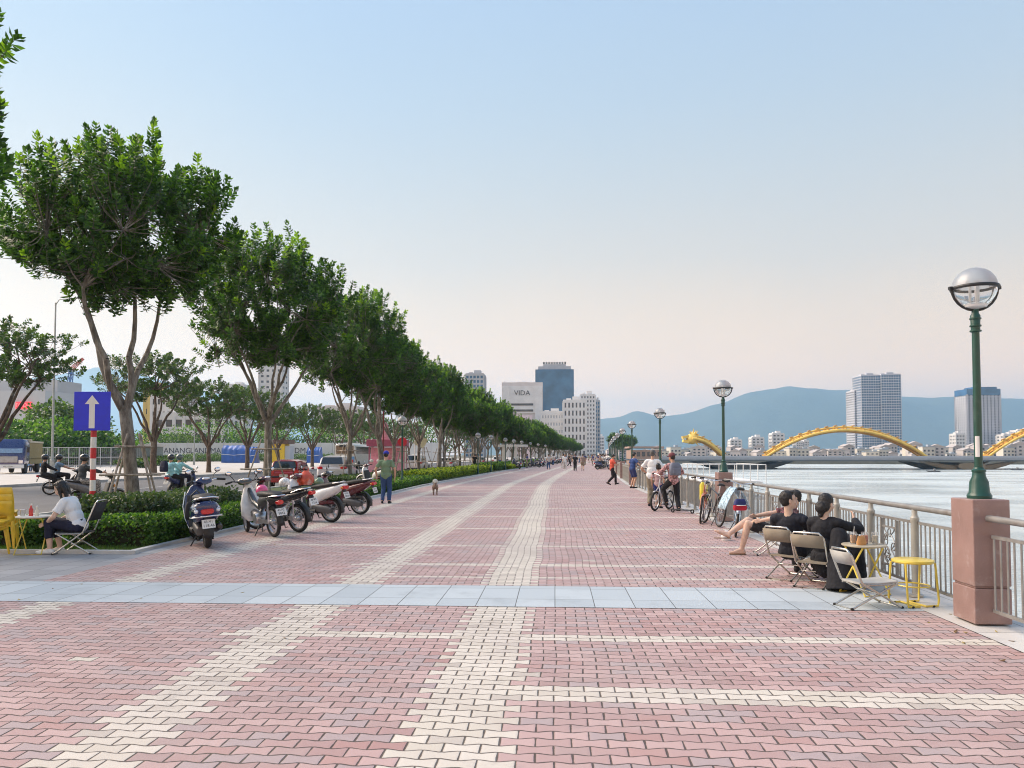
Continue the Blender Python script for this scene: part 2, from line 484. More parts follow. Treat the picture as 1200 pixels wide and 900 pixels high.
# land: one big sheet whose river side drops to the water
earth = noisy('earth', (.10, .10, .07), (.16, .15, .12), .05)
Ds = [-1200, -60, 0, 40, 60, 80, 100, 130, 160, 200, 250, 343, 500, 800, 1200, 1500]
vs = []
for D in Ds: vs += [V((-9400, D, -.14)), P(4.45, D, -.14), P(4.45, D, -.14), P(4.5, D, WZ-.8)]
fs = []
for i in range(len(Ds)-1):
    a = i*4; fs += [(a, a+1, a+5, a+4), (a+2, a+3, a+7, a+6)]
n0 = len(vs); vs += [V((-9400, 14600, -.14)), P(4.45, 1500, -.14), V((3000, 14600, -.14))]
fs += [(len(Ds)*4-4, n0+1, n0)]; fs += [(n0, n0+1, n0+2)]
tag(MB().add(vs, fs).build('ground', earth, smooth=0), kind='structure')
# far bank
fb = [(20, 1500), (60, 540), (330, 500), (800, 470), (9000, 400), (9000, 14600), (-2000, 14600)]
mb = MB(); mb.prism([(x, y) for x, y in fb], WZ-.9, -2.2, 'z')
tag(mb.build('far_bank', earth, smooth=0), kind='structure')
# river
m, nt, b = newmat('river_water')
co = nt.nodes.new('ShaderNodeNewGeometry').outputs['Position']
mp = nt.nodes.new('ShaderNodeMapping'); mp.inputs['Scale'].default_value = (.8, 1.6, 1); nt.links.new(co, mp.inputs[0])
b.inputs['Base Color'].default_value = (.56, .63, .63, 1); b.inputs['Roughness'].default_value = .16
b.inputs['IOR'].default_value = 1.33; b.inputs['Specular IOR Level'].default_value = .9
nt.links.new((nz(nt, .03, 4, mp.outputs[0]).step(.35, .65)*.28+.07).o, b.inputs['Roughness'])
wn_ = nz(nt, 1.1, 5, mp.outputs[0], .62)
w2 = nz(nt, .12, 3, mp.outputs[0], .5)
bump(nt, b, wn_+w2*1.2+nz(nt, 3.5, 4, mp.outputs[0], .6)*.6, .7, .42)
tag(MB().add([(-4000, -900, WZ), (11400, -900, WZ), (11400, 2500, WZ), (-4000, 2500, WZ)], [(0, 1, 2, 3)]).build('river', m, smooth=0), kind='structure')
# mountains as real ridges
def ridge(name, pts, D, depth, mat, seed, rough=18):
    "pts: skyline as (pixel x, pixel y) measured at distance D"
    sk = [dp(x, y, D) for x, y in pts]
    xs = [p.x for p in sk]; hs = [p.z for p in sk]
    nx, ny = 150, 26
    def H(x):
        for i in range(len(xs)-1):
            if xs[i] <= x <= xs[i+1]:
                t = (x-xs[i])/(xs[i+1]-xs[i]); t = t*t*(3-2*t)*.5+t*.5
                return hs[i]*(1-t)+hs[i+1]*t
        return 0
    vs = []; fs = []
    for i in range(nx+1):
        x = xs[0]+(xs[-1]-xs[0])*i/nx; h0 = H(x)
        for j in range(ny+1):
            t = j/ny*2-1
            k = max(0, 1-abs(t)**1.35)
            q = V((x*.0011+seed, t*2.1, seed))
            h = h0*k*(1+.5*(noise.fractal(q, 1., 2., 5))*abs(t)*(1-abs(t))*2) + rough*noise.noise(V((x*.004, t*3, seed)))*min(k*3, 1)
            vs.append((x*(1+t*depth/D*.0), D+t*depth, max(h, -3)))
    for i in range(nx):
        for j in range(ny):
            a = i*(ny+1)+j; fs.append((a, a+ny+1, a+ny+2, a+1))
    return tag(MB().add(vs, fs).build(name, mat, smooth=60), kind='structure')
forest = noisy('forested_slope', (.035, .055, .03), (.06, .085, .05), .004, .95, bs=.02, bstr=.6, bd=20)
ridge('mountain', [(560, 512), (640, 500), (690, 492), (722, 489), (745, 482), (772, 487), (800, 486), (840, 474), (880, 460), (915, 455), (955, 455), (998, 458), (1040, 464), (1100, 466), (1160, 468), (1230, 467), (1330, 474), (1450, 500)], 8200, 1500, forest, 3.1)
ridge('mountain', [(-160, 480), (-40, 460), (60, 440), (110, 432), (150, 434), (200, 448), (260, 462), (330, 480), (420, 505)], 13600, 900, forest, 8.4)
# ================================================================== quay furniture
# speckled granite
m, nt, b = newmat('brown_granite'); co = coords(nt)
vo = nt.nodes.new('ShaderNodeTexVoronoi'); vo.inputs['Scale'].default_value = 90; nt.links.new(co, vo.inputs['Vector'])
c = mixc(nt, nz(nt, 3, 5, co).step(.3, .7), (.235, .145, .13), (.30, .19, .172))
c = mixc(nt, nz(nt, 130, 2, co, .8).step(.5, .7)*.6, c, (.42, .32, .29))
c = mixc(nt, nz(nt, 90, 2, co, .8).step(.6, .7)*.5, c, (.12, .07, .06))
c = mixc(nt, nz(nt, 5, 6, co, .8).step(.52, .75)*.6, c, (.45, .38, .36))
nt.links.new(c.o, b.inputs['Base Color']); b.inputs['Roughness'].default_value = .42
bump(nt, b, nz(nt, 60, 5, co), .15, .004); granite = m
green = M('dark_green_paint', (.008, .06, .045), .38, var=.12, scale=5, coat=.1, bmp=.12, dirt=(.10, .13, .11, .6))
black = M('black_iron', (.018, .02, .022), .5, var=.2)
rubber = M('rubber', (.02, .02, .02), .8)
steel = M('weathered_rail_paint', (.27, .265, .255), .48, .35, var=.12, scale=9, bmp=.12, bscale=60, dirt=(.17, .12, .09, .55))
postm = M('rail_post_paint', (.38, .37, .335), .55, .1, var=.12, scale=5, bmp=.15, dirt=(.22, .19, .15, .6))
white = M('white_paint', (.74, .74, .73), .45, var=.05, dirt=(.4, .4, .38, .3))
frost = M('frosted_globe', (.72, .73, .75), .35, var=.04, trans=.8, coat=.1)
def glassm(name, c, rough=.05, tr=.95, alpha=1):
    m, nt, b = newmat(name)
    b.inputs['Base Color'].default_value = (*c, 1); b.inputs['Roughness'].default_value = rough
    b.inputs['Transmission Weight'].default_value = tr; b.inputs['IOR'].default_value = 1.1; b.inputs['Alpha'].default_value = alpha
    b.inputs['Specular IOR Level'].default_value = 1.0
    return m
clearg = glassm('clear_globe', (.86, .88, .88), .08, .9)
chrome = M('chrome', (.75, .75, .76), .18, 1., var=.05)
def globe_parts(t, zc, R=.235, pole_m=green, arms=True):
    up = [(R*cos(a), zc+R*sin(a)) for a in [i*pi/2/10 for i in range(11)]]
    dn = [(R*.985*cos(a), zc+R*.985*sin(a)) for a in [-1.12+i*1.10/10 for i in range(11)]]
    MB().lathe(up, n=28).build('globe_cap', frost, t, 180)
    MB().lathe(dn, n=28).build('globe_bowl', clearg, t, 180)
    MB().lathe([(R+.012, zc-.018), (R+.018, zc), (R+.012, zc+.014), (R-.006, zc+.012), (R-.006, zc-.016), (R+.012, zc-.018)], n=32).build('ring', black, t)
    mb = MB()
    if arms:
        for sx in (-1, 1):
            pts = [(sx*(R+.02)*cos(a), 0, zc+(R+.02)*sin(a)) for a in [0, -.25, -.5, -.75, -1.0, -1.25, -1.5]]
            mb.tube(pts, .013, 8)
            mb.box((sx*(R+.03), 0, zc), (.03, .035, .03))
    mb.build('bracket', black, t)
    mb = MB().lathe([(.0, zc-.20), (.10, zc-.19), (.11, zc-.17), (.06, zc-.155), (0, zc-.15)], n=20)
    for k in range(3):
        a = k*2.1+.3; mb.cyl((.045*cos(a), .045*sin(a), zc-.16), (.045*cos(a), .045*sin(a), zc+.05), .014)
    mb.build('bulb_holder', white, t)
def quay_lamp():
    t = thing('quay_lamp', 'x', 'street lamp', (0, 0, 0))
    mb = MB().box((0, 0, .165), (.34, .40, .33)).box((0, 0, .34), (.315, .375, .02)).box((0, 0, .755), (.34, .40, .81)); mb.v = [v for v in mb.v]
    mb.build('pedestal', granite, t, 0, bevel=.012)
    z0 = 1.16
    MB().lathe([(0, z0), (.105, z0), (.108, z0+.03), (.09, z0+.06), (.082, z0+.16), (.06, z0+.21), (.055, z0+.25), (.062, z0+.26), (.062, z0+.275), (.048, z0+.285), (.042, z0+.3)], n=24).build('pole_foot', green, t, 30)
    mb = MB().cyl((0, 0, z0+.28), (0, 0, 2.80), .037, .033, 20)
    for z in (2.78, 2.83, 2.90): mb.lathe([(.037, z-.012), (.052, z-.006), (.052, z+.006), (.037, z+.012)], n=20)
    mb.lathe([(.04, 2.79), (.045, 2.93), (.032, 2.95), (.03, 2.99)], n=20)
    mb.build('pole', green, t, 40)
    globe_parts(t, 3.20, .198)
    return t
def ang(D): return -atan2(cx(D+.5)-cx(D-.5), 1.0)
lampD = [7.65+11.2*i for i in range(0, 22)]
L0 = quay_lamp()
L0.location = P(4.08, lampD[0], .02); L0['label'] = 'dark green lamp post on brown granite pedestal closest to the camera, at far right'
mb = MB().box((-.028, -.036, 1.93), (.012, .05, .0), Rz(.6)); mb = MB()
for k in range(7):
    a = radians(200+k*10); mb.v += [(.0385*cos(a), .0385*sin(a), 1.56), (.038*cos(a), .038*sin(a), 1.76)]
for k in range(6): mb.f.append([2*k, 2*k+2, 2*k+3, 2*k+1]); mb.mi.append(0)
stick = mb
GL = 'lamps along the river railing'
L0['group'] = GL
ordi = ['second', 'third', 'fourth', 'fifth', 'sixth', 'seventh', 'eighth', 'ninth', 'tenth']
for i, D in enumerate(lampD[1:]):
    lab = ('%s green globe lamp from the camera along the river railing' % ordi[i]) if i < 9 else 'tiny distant globe lamp far down the river railing'
    if i == 0: lab = 'green globe lamp rising behind the parked bicycles at the railing'
    copy_tree(L0, P(4.08, D, .02), ang(D), lab, GL)
stick.build('sticker', M('torn_paper', (.7, .7, .68), .8), L0, 60)
# railing spans
def railing(kind=0):
    t = thing('railing', 'x', 'railing', (0, 0, 0))
    Lr = 11.2; a, b_ = .21, Lr-.21
    MB().cyl((0, a-.02, .985), (0, b_+.02, .985), .032, n=12).build('top_rail', steel, t)
    bars = MB(); y = a+.05; 
    def decor(y0):
        return abs(y0-(7.0)) < .27
    bars.box((.03, (a+b_)/2, .815), (.03, b_-a, .03)); bars.box((.03, (a+b_)/2, .13), (.03, b_-a, .03))
    k = 0
    while y < b_:
        dec = [yy for yy in DEC if abs(yy-y) < .20]
        if dec:
            if abs(y-.315) < 9: bars.cyl((.03, y, .70), (.03, y, .80), .010, n=5); bars.cyl((.03, y, .14), (.03, y, .24), .010, n=5)
        else: bars.cyl((.03, y, .14), (.03, y, .80), .010, n=5)
        y += .105; k += 1
    bars.build('balusters', steel, t, 40)
    for yy in DEC:
        mb = MB()
        for s_ in (-1, 1): mb.box((.03, yy+s_*.21, .47), (.035, .03, .64))
        for z in (.70, .24): mb.box((.03, yy, z), (.02, .39, .02))
        random.seed(5)
        for q in range(7):                      # wrought scrolls
            y0 = yy+random.uniform(-.12, .12); z0 = .28+q*.06; R = random.uniform(.05, .09)
            pts = [(.03, y0+R*(1-j/26)*cos(j*.5+q*1.7), z0+R*(1-j/26)*sin(j*.5+q*1.7)) for j in range(15)]
            mb.tube(pts, .007, 5)
        for s_ in (-1, 1): mb.tube([(.03, yy+s_*(.04+.11*abs(sin(j*.8))), .25+j*.045) for j in range(11)], .008, 5)
        mb.build('scroll_panel', steel, t)
    y = POST0
    while y < b_-.2:
        MB().lathe([(0, -.01), (.075, -.01), (.075, .012), (.042, .02), (.042, .82), (.047, .83), (.047, .87), (.036, .885), (.03, .90), (.030, .965), (.0, .965)], n=16).build('post', postm, t, 35, loc=(0, y, 0))
        y += 1.2
    return t
DEC = [.3+.9, 2.05, 6.9]; POST0 = .24
DEC = [2.02, 6.85]; POST0 = 1.28
R0 = railing(); R0.location = P(4.05, lampD[0], .02)
GR = 'railing spans along the river'
tag(R0, 'steel railing span nearest the camera, beside the seated pair and yellow stool', group=GR)
for i, D in enumerate(lampD[1:]):
    lab = ['railing span behind the parked bicycles and the crossed-leg sitter', 'railing span where the man in blue leans', 'railing span beside the man in the red shirt'][i] if i < 3 else 'distant railing span further along the river quay'
    c = copy_tree(R0, P(4.05, D, .02), atan2(-(cx(D+11.2)-cx(D)), 11.2), lab, GR)
DEC = [.75-.0, 1.5]; POST0 = 10.85
DEC = [9.8, 5.0]; POST0 = .25+10.8-9.6
R1 = railing(); R1.location = P(4.05, lampD[0]-11.2, .02)
for ch in list(R1.children):
    pass
tag(R1, 'steel railing running out of the picture to the right of the granite pedestal', group=GR)
# globe lamps in the planting strip
def strip_lamp():
    t = thing('park_lamp', 'x', 'street lamp')
    MB().lathe([(0, 0), (.12, 0), (.12, .05), (.08, .12), (.075, .5), (.05, .55), (.045, 2.75), (.06, 2.78), (.06, 2.84), (.04, 2.88), (.03, 3.0)], n=18).build('pole', green, t, 35)
    globe_parts(t, 3.22)
    return t
S0 = strip_lamp(); sl = [36.5, 48.5, 64, 72, 83, 91, 100, 112, 125, 140]
S0.location = P(-7.3, sl[0]); tag(S0, 'globe park lamp just right of the man in the green shirt', group='globe lamps in the planting strip')
for k, D in enumerate(sl[1:]):
    if k == 0: continue
    copy_tree(S0, P(-7.5, D), 0, 'distant globe park lamp under the row of trees' if k > 3 else ['', 'globe park lamp above the yellow-green hedge', 'globe park lamp behind the yellow-green hedge, farther of two', 'globe park lamp by the white gate frame'][k], 'globe lamps in the planting strip')
# ================================================================== trees and plants
def leafm(name, c, tr=.35):
    m, nt, b = newmat(name); co = coords(nt)
    n1 = nz(nt, 1.3, 3, co)
    col = mixc(nt, n1.step(.3, .7), sc3(c, .72), sc3(c, 1.3))
    nt.links.new(col.o, b.inputs['Base Color']); b.inputs['Roughness'].default_value = .42
    tl = nt.nodes.new('ShaderNodeBsdfTranslucent'); c2 = mixc(nt, 1.0, col, (1.0, 1.25, .45), 'MULTIPLY'); nt.links.new(c2.o, tl.inputs[0])
    mx = nt.nodes.new('ShaderNodeMixShader'); mx.inputs[0].default_value = tr
    nt.links.new(b.outputs[0], mx.inputs[1]); nt.links.new(tl.outputs[0], mx.inputs[2])
    nt.links.new(mx.outputs[0], nt.nodes['Material Output'].inputs[0])
    return m
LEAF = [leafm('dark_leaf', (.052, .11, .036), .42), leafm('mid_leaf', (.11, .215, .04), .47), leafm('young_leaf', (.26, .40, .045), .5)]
def barkm(name, a, b_):
    m, nt, b = newmat(name); co = coords(nt)
    mp = nt.nodes.new('ShaderNodeMapping'); mp.inputs['Scale'].default_value = (1, 1, .25); nt.links.new(co, mp.inputs[0])
    n1 = nz(nt, 9, 6, mp.outputs[0], .7); n2 = nz(nt, 2.2, 4, co)
    c = mixc(nt, n1.step(.35, .65), a, b_); c = mixc(nt, n2.step(.55, .7)*.5, c, (.36, .35, .31))
    nt.links.new(c.o, b.inputs['Base Color']); b.inputs['Roughness'].default_value = .9
    bump(nt, b, n1, .9, .03); return m
bark = barkm('grey_bark', (.10, .088, .075), (.27, .245, .21))
bark2 = barkm('brown_bark', (.06, .042, .03), (.15, .11, .08))
def leaf(mb, p, d, side, L, W):
    "one folded leaf: a kite of four corners bent along its rib"
    up = side.cross(d)
    mb.add([p, p+d*(L*.62)+side*W+up*(.1*L), p+d*L, p+d*(L*.62)-side*W+up*(.1*L)], [(0, 1, 2), (0, 2, 3)])
def limb(mb, a, b, ra, rb, wob, rnd, seg=5, sag=0):
    pts = []; ax = (b-a); pr = ax.orthogonal().normalized(); q = ax.cross(pr).normalized()
    o1, o2 = rnd.uniform(-wob, wob), rnd.uniform(-wob, wob)
    for i in range(seg+1):
        t = i/seg; e = sin(pi*t)
        pts.append(a+ax*t+pr*(o1*e+rnd.uniform(-wob, wob)*.25*e)+q*o2*e+V((0, 0, sag*e)))
    rs = [ra+(rb-ra)*(i/seg) for i in range(seg+1)]
    mb.tube(pts, rs, 7 if ra > .04 else 4, cap=False)
    return pts
def make_tree(seed, name, label, H, R, zb, fork, tr0, nsh=430, lean=(0, 0), up=1.0, leafL=.225, group=None, ry=1.0, bk=None, mats=None, young=.18, shl=(.35, .95), bare=0.0, nlimb=7):
    rnd = random.Random(seed); t = thing(name, label, 'tree', group=group)
    wood = MB(); lv = MB(); lv.mi = []
    top = V((lean[0]*.6, lean[1]*.6, fork))
    base_pts = [V((0, 0, -.1)), V((0, 0, .25)), V((lean[0]*.2+rnd.uniform(-.08, .08), lean[1]*.2, fork*.45)), V((lean[0]*.4, lean[1]*.4+rnd.uniform(-.05, .05), fork*.75)), top]
    wood.tube(base_pts, [tr0*1.45, tr0*1.08, tr0*.95, tr0*.9, tr0*.88], 12, cap=False)
    C = V((lean[0], lean[1], (H+zb)/2)); hz_ = (H-zb)/2
    # boughs rise from the fork to bough heads spread through the crown
    heads = []
    for k in range(nlimb):
        a = 2*pi*k/nlimb+rnd.uniform(-.3, .3); rr = R*rnd.uniform(.45, .7)
        if k == 0: rr *= .2
        h = V((C.x+rr*cos(a), C.y+rr*sin(a)*ry, zb+hz_*rnd.uniform(.25, .7)))
        mid = top+(h-top)*rnd.uniform(.35, .5)+V((0, 0, rnd.uniform(-.2, .15)))
        r1 = tr0*rnd.uniform(.46, .66)
        p1 = limb(wood, top-V((0, 0, rnd.uniform(0, fork*.12))), mid, r1, r1*.75, .15, rnd, 4)
        p2 = limb(wood, mid, h, r1*.75, r1*.4, .2, rnd, 4)
        heads.append((h, r1*.4, mid, r1*.7))
    nodes = []
    for k in range(nlimb*6):
        for _ in range(30):
            q = V((rnd.uniform(-1, 1), rnd.uniform(-1, 1), rnd.uniform(-1, 1)))
            if q.length < 1: break
        q = V((C.x+q.x*R*.85, C.y+q.y*R*.85*ry, C.z+q.z*hz_*.75-hz_*.1))
        h = min(heads, key=lambda x: (x[0]-q).length); h2 = min(heads, key=lambda x: (x[2]-q).length)
        src, rs = (h[0], h[1]) if (h[0]-q).length < (h2[2]-q).length*1.2 else (h2[2], h2[3]*.6)
        limb(wood, src, q, rs*.8, .018, .15, rnd, 4); nodes.append(q)
    # leafy shoots
    n = 0; lobes = [(rnd.uniform(0, 2*pi), rnd.uniform(.0, 1)) for _ in range(9)]
    while n < nsh:
        q = V((rnd.gauss(0, 1), rnd.gauss(0, 1), rnd.gauss(0, 1))).normalized()
        rad = rnd.uniform(.25, 1)**.45
        # knobbly outline
        nn = noise.noise(V((q.x*2.2+seed, q.y*2.2, q.z*2.2)))
        rad *= 1+.30*nn
        p = V((C.x+q.x*R*rad, C.y+q.y*R*rad*ry, C.z+q.z*hz_*rad*(1 if q.z > 0 else .8)))
        if noise.noise(V((p.x*.9+seed*3, p.y*.9, p.z*.8))) < -.33+bare*.3: 
            if rnd.random() < .8: n += .35; continue
        n += 1
        out = V((q.x, q.y*1, 0)); 
        d = (V((0, 0, up*(1.0 if q.z > -.2 else .45)))+out*rnd.uniform(.15, .75)+V((rnd.uniform(-.3, .3), rnd.uniform(-.3, .3), 0))).normalized()
        L = rnd.uniform(*shl)*(1.25 if q.z > .5 else .9)
        s0 = p-d*L*.5
        nd = min(nodes, key=lambda x: (x-s0).length_squared)
        if (nd-s0).length < R*.8: wood.tube([nd, (nd+s0)/2+V((rnd.uniform(-.1, .1), rnd.uniform(-.1, .1), -.06)), s0, s0+d*L*.9], [.016, .013, .010, .004], 3, cap=False)
        topness = q.z*rad
        whorls = max(3, int(L/.085)); a0 = rnd.uniform(0, 6)
        young_shoot = rnd.random() < (young*2.2 if topness > .35 else young*.35)  # shoots tipped with paler young leaves, commoner high in the crown
        for w_ in range(whorls):
            f = (w_+1)/whorls; c0 = s0+d*L*f
            nl = 5 if w_ < whorls-1 else 7
            for j in range(nl):
                a = a0+w_*1.1+j*2*pi/nl+rnd.uniform(-.3, .3)
                s1 = d.orthogonal().normalized(); s2 = d.cross(s1)
                o_ = s1*cos(a)+s2*sin(a); pitch = rnd.uniform(.25, .75) if f < .8 else rnd.uniform(.7, 1.5)
                if f < .5: pitch -= .35
                dd = (o_+d*pitch).normalized(); sd_ = d.cross(dd).normalized() if d.cross(dd).length > .01 else s1
                sd_ = (sd_+V((rnd.uniform(-.25, .25),)*3)).normalized()
                LL = leafL*rnd.uniform(.7, 1.15)*(1.0 if f < .85 else .8)
                r_ = rnd.random()
                lv.m = 2 if (young_shoot and f > .55 and r_ < .85) else (1 if r_ < .42 else 0)
                leaf(lv, c0, dd, sd_, LL, LL*.27)
    wood.build('trunk', bk or bark, t, 60, fix=False)
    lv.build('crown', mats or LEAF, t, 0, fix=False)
    return t
def stakes(loc, label, rz, big=1.0, group='bamboo and timber props around the street trees'):
    "four leaning props lashed with two rings of rails round a trunk"
    t = thing('tree_prop', label, 'tree prop', loc, rz, group)
    for k in range(4):
        a = k*pi/2+pi/4
        MB().cyl((cos(a)*.95*big, sin(a)*.95*big, 0), (cos(a)*.22*big, sin(a)*.22*big, 2.25*big), .035, .03, 8).build('leg', polem, t)
    for z, r in ((1.0, .80), (1.85, .46)):
        for k in range(4):
            a = k*pi/2; c_, s_ = cos(a), sin(a); h = r*big*.78
            MB().cyl((c_*h-s_*h*1.35, s_*h+c_*h*1.35, z*big), (c_*h+s_*h*1.35, s_*h-c_*h*1.35, z*big), .03, .028, 8).build('crossbar', polem, t)
    return t
polem = barkm('weathered_pole', (.20, .17, .14), (.42, .38, .33))
GT = 'street trees in the planting strip'
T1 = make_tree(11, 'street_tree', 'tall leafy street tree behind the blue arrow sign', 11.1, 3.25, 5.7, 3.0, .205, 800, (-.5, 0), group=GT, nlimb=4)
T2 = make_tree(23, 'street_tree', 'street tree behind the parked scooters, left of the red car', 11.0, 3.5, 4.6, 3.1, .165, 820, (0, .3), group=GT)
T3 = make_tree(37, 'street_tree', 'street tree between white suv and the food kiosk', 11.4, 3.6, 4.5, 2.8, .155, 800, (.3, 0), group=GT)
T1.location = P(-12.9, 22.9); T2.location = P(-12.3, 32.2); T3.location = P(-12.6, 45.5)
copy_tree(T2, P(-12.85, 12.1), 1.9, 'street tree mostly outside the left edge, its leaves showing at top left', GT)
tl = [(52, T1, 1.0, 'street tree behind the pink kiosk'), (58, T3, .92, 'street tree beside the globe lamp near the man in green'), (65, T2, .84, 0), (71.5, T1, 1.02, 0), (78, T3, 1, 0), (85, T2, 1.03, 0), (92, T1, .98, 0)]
ORD = 'fifth sixth seventh eighth ninth tenth eleventh twelfth thirteenth fourteenth fifteenth sixteenth seventeenth'.split()
D = 99
while D < 330: tl.append((D, (T1, T2, T3)[int(D) % 3], .9+.2*((D*7.3) % 1), 0)); D += 7 if D < 200 else 10
for i, (D, T, s_, lab) in enumerate(tl):
    if D > 70: s_ *= .82 if D < 95 else .74
    s_ = (s_, s_, s_*(.9+.2*((i*53) % 10)/10))
    copy_tree(T, P(-12.2-((i*37) % 10)*.12, D), i*1.37+.4, lab or ('%s tree of the long row, counted from the blue sign' % ORD[i] if D < 130 else 'far tree at the vanishing end of the row'), GT, s_)
    if D > 70 and i % 2 == 0: copy_tree(T, P(-9.9, D+3), i*2.1, 'inner tree of the row, close to the paving', GT, tuple(q*.85 for q in s_))
k = 0
for (x, D, lab) in [(-12.9, 22.9, 'timber prop frame round the trunk behind the blue sign'), (-12.3, 32.2, 'prop frame round the trunk left of the red car'), (-12.6, 45.5, 'prop frame round the trunk right of the white suv')]+[(-12.3, D_, 'distant prop frame round a tree trunk in the row') for D_ in (58, 65, 71.5, 78, 85, 92)]:
    if k == 0: PR = stakes(P(x, D), lab, .4)
    else: copy_tree(PR, P(x, D), .3+k, lab)
    k += 1
# smaller trees on the far pavement
GF = 'umbrella-shaped trees across the road'
LEAF2 = [leafm('olive_leaf', (.05, .09, .025)), leafm('fresh_leaf', (.085, .15, .035)), leafm('pale_leaf', (.14, .21, .06))]
F1 = make_tree(51, 'roadside_tree', 'x', 9.2, 4.0, 5.0, 2.6, .24, 330, (0, 0), up=.35, leafL=.24, group=GF, bk=bark2, mats=LEAF2, young=.3, shl=(.25, .6), nlimb=6)
F2 = make_tree(68, 'roadside_tree', 'x', 8.4, 3.9, 4.4, 2.4, .20, 330, (.4, 0), up=.35, leafL=.24, group=GF, bk=bark2, mats=LEAF2, young=.3, shl=(.25, .6), nlimb=6)
def far_at(px, s): return ((s*F/(px-VPX)))
fl = [(168, -31.5, F1, 1.05, 'dark-trunked tree across the road, seen just behind the blue sign'), (236, -31, F2, 1.0, 'tree across the road standing before the white hoarding'), (283, -32, F1, .95, 'tree across the road beside the blue tarpaulin'),
      (322, -33, F2, .95, 'tree across the road beside the yellow kiosk'), (362, -32, F1, .9, 'tree across the road behind the red car'), (392, -33, F2, 1, 'tree across the road behind the bus'),(424, -32, F1, 1, 'tree across the road right of the bus'),(446, -32, F2, 1, 'tree across the road beyond the pink kiosk'), (478, -33, F1, 1, 'tree across the road behind the parked white van')]
for i, (px, s_, T, k_, lab) in enumerate(fl):
    D = s_*F/(px-VPX)
    if i < 2: T.location = (s_, D, 0); T.scale = (k_,)*3; T['label'] = lab; T.rotation_euler = (0, 0, i*2.)
    else: copy_tree(T, (s_, D, 0), i*1.3, lab, GF, k_)
copy_tree(F1, (-27.5, 36.3, 0), 2.6, 'broad tree whose crown enters at the left edge', GF, .9)
for i in range(12): copy_tree((F1, F2)[i % 2], P(-31-(i % 3)*2, 175+i*22), i*1.7, 'far tree lining the other side of the road', GF, 1+.1*(i % 3))
# clipped and flowering hedges
def litter():
    rnd = random.Random(8); mb = MB()
    for _ in range(150):
        s_ = rnd.choice([rnd.uniform(-6.7, 3.9), rnd.uniform(-6.7, -4.5), rnd.uniform(3.2, 4.0)]); D = rnd.uniform(3.6, 26); a = rnd.uniform(0, 6.28); d = V((cos(a), sin(a), rnd.uniform(0, .25))).normalized(); q = V((-sin(a), cos(a), rnd.uniform(-.2, .2)))
        mb.m = rnd.randrange(2); leaf(mb, P(s_, D, .007), d, q, rnd.uniform(.025, .075), rnd.uniform(.009, .02))
    tag(mb.build('fallen_leaves', [M('dry_leaf', (.16, .09, .04), .8), M('yellow_leaf', (.34, .25, .07), .8)], smooth=0, fix=False), 'few small dry leaves and scraps scattered on the paving', 'fallen leaves', kind='stuff')
litter()
def hedge(name, label, x0, x1, D0, D1, h, mats, n, L=.07, group='clipped hedges in the planting strip', seed=3, rag=.08):
    rnd = random.Random(seed); t = thing(name, label, 'hedge', P((x0+x1)/2, D0), 0, group); mb = MB(); core = MB()
    o = P((x0+x1)/2, D0)
    for _ in range(n):
        D = rnd.uniform(D0, D1); a = rnd.random()
        hh = h*(1+.22*noise.noise(V((D*1.3, x0, seed)))+.1*noise.noise(V((D*5, x0, seed))))
        # top and both sides
        r = rnd.random()
        if r < .5: s_ = rnd.uniform(x0, x1); z = hh+rnd.uniform(-rag, rag)
        else: s_ = (x1 if rnd.random() < .65 else x0)+rnd.uniform(-rag, rag); z = rnd.uniform(.02, hh)
        if rnd.random() < .06: D = D0+rnd.uniform(-rag, rag); s_ = rnd.uniform(x0, x1); z = rnd.uniform(0.02, hh)
        e = min(1, (hh-z)/.12); s_ += (0 if r < .5 else (-.05 if s_ > (x0+x1)/2 else .05)*(1-e))
        p = P(s_, D, z)-o
        d = V((rnd.uniform(-1, 1), rnd.uniform(-1, 1), rnd.uniform(-.2, 1.3))).normalized()
        sd_ = d.orthogonal().normalized(); sd_ = (sd_+d.cross(sd_)*rnd.uniform(-1, 1)).normalized()
        top_ = z > hh*.75
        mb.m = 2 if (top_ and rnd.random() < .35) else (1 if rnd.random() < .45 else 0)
        leaf(mb, p, d, sd_, L*rnd.uniform(.7, 1.4), L*.42)
    D = D0; vs = []; ins = .09
    while True:
        for (s_, z) in ((x0+ins, 0), (x0+ins, h*.84), (x1-ins, h*.84), (x1-ins, 0)): vs.append(P(s_, min(max(D, D0+ins), D1-ins), z)-o)
        if D >= D1: break
        D = min(D1, D+2)
    nsec = len(vs)//4
    core.add(vs, [(i*4+j, i*4+j+1, i*4+j+5, i*4+j+4) for i in range(nsec-1) for j in range(3)]+[(0, 1, 2, 3), tuple(len(vs)-4+j for j in range(4))])
    core.build('branches', M('hedge_twigs', (.03, .035, .018), .95, bmp=.6), t, 0)
    mb.build('foliage', mats, t, 0, fix=False)
    return t
HL = [leafm('hedge_dark', (.04, .10, .02)), leafm('hedge_mid', (.09, .19, .03)), leafm('hedge_light', (.19, .32, .045))]
HB = [leafm('shrub_dark', (.045, .08, .035)), leafm('shrub_mid', (.085, .13, .055)), leafm('shrub_grey', (.11, .14, .08))]
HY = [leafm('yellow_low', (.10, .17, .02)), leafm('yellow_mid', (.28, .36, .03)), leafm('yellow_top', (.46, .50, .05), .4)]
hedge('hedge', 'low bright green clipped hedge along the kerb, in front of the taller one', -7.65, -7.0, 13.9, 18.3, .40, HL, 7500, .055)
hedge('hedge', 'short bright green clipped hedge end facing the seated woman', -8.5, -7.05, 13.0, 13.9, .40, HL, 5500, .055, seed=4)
hedge('hedge', 'taller dull green shrub hedge before the foot of the tree behind the blue sign', -9.1, -7.75, 14.1, 18.6, .64, HB, 15000, .07, seed=5, rag=.12)
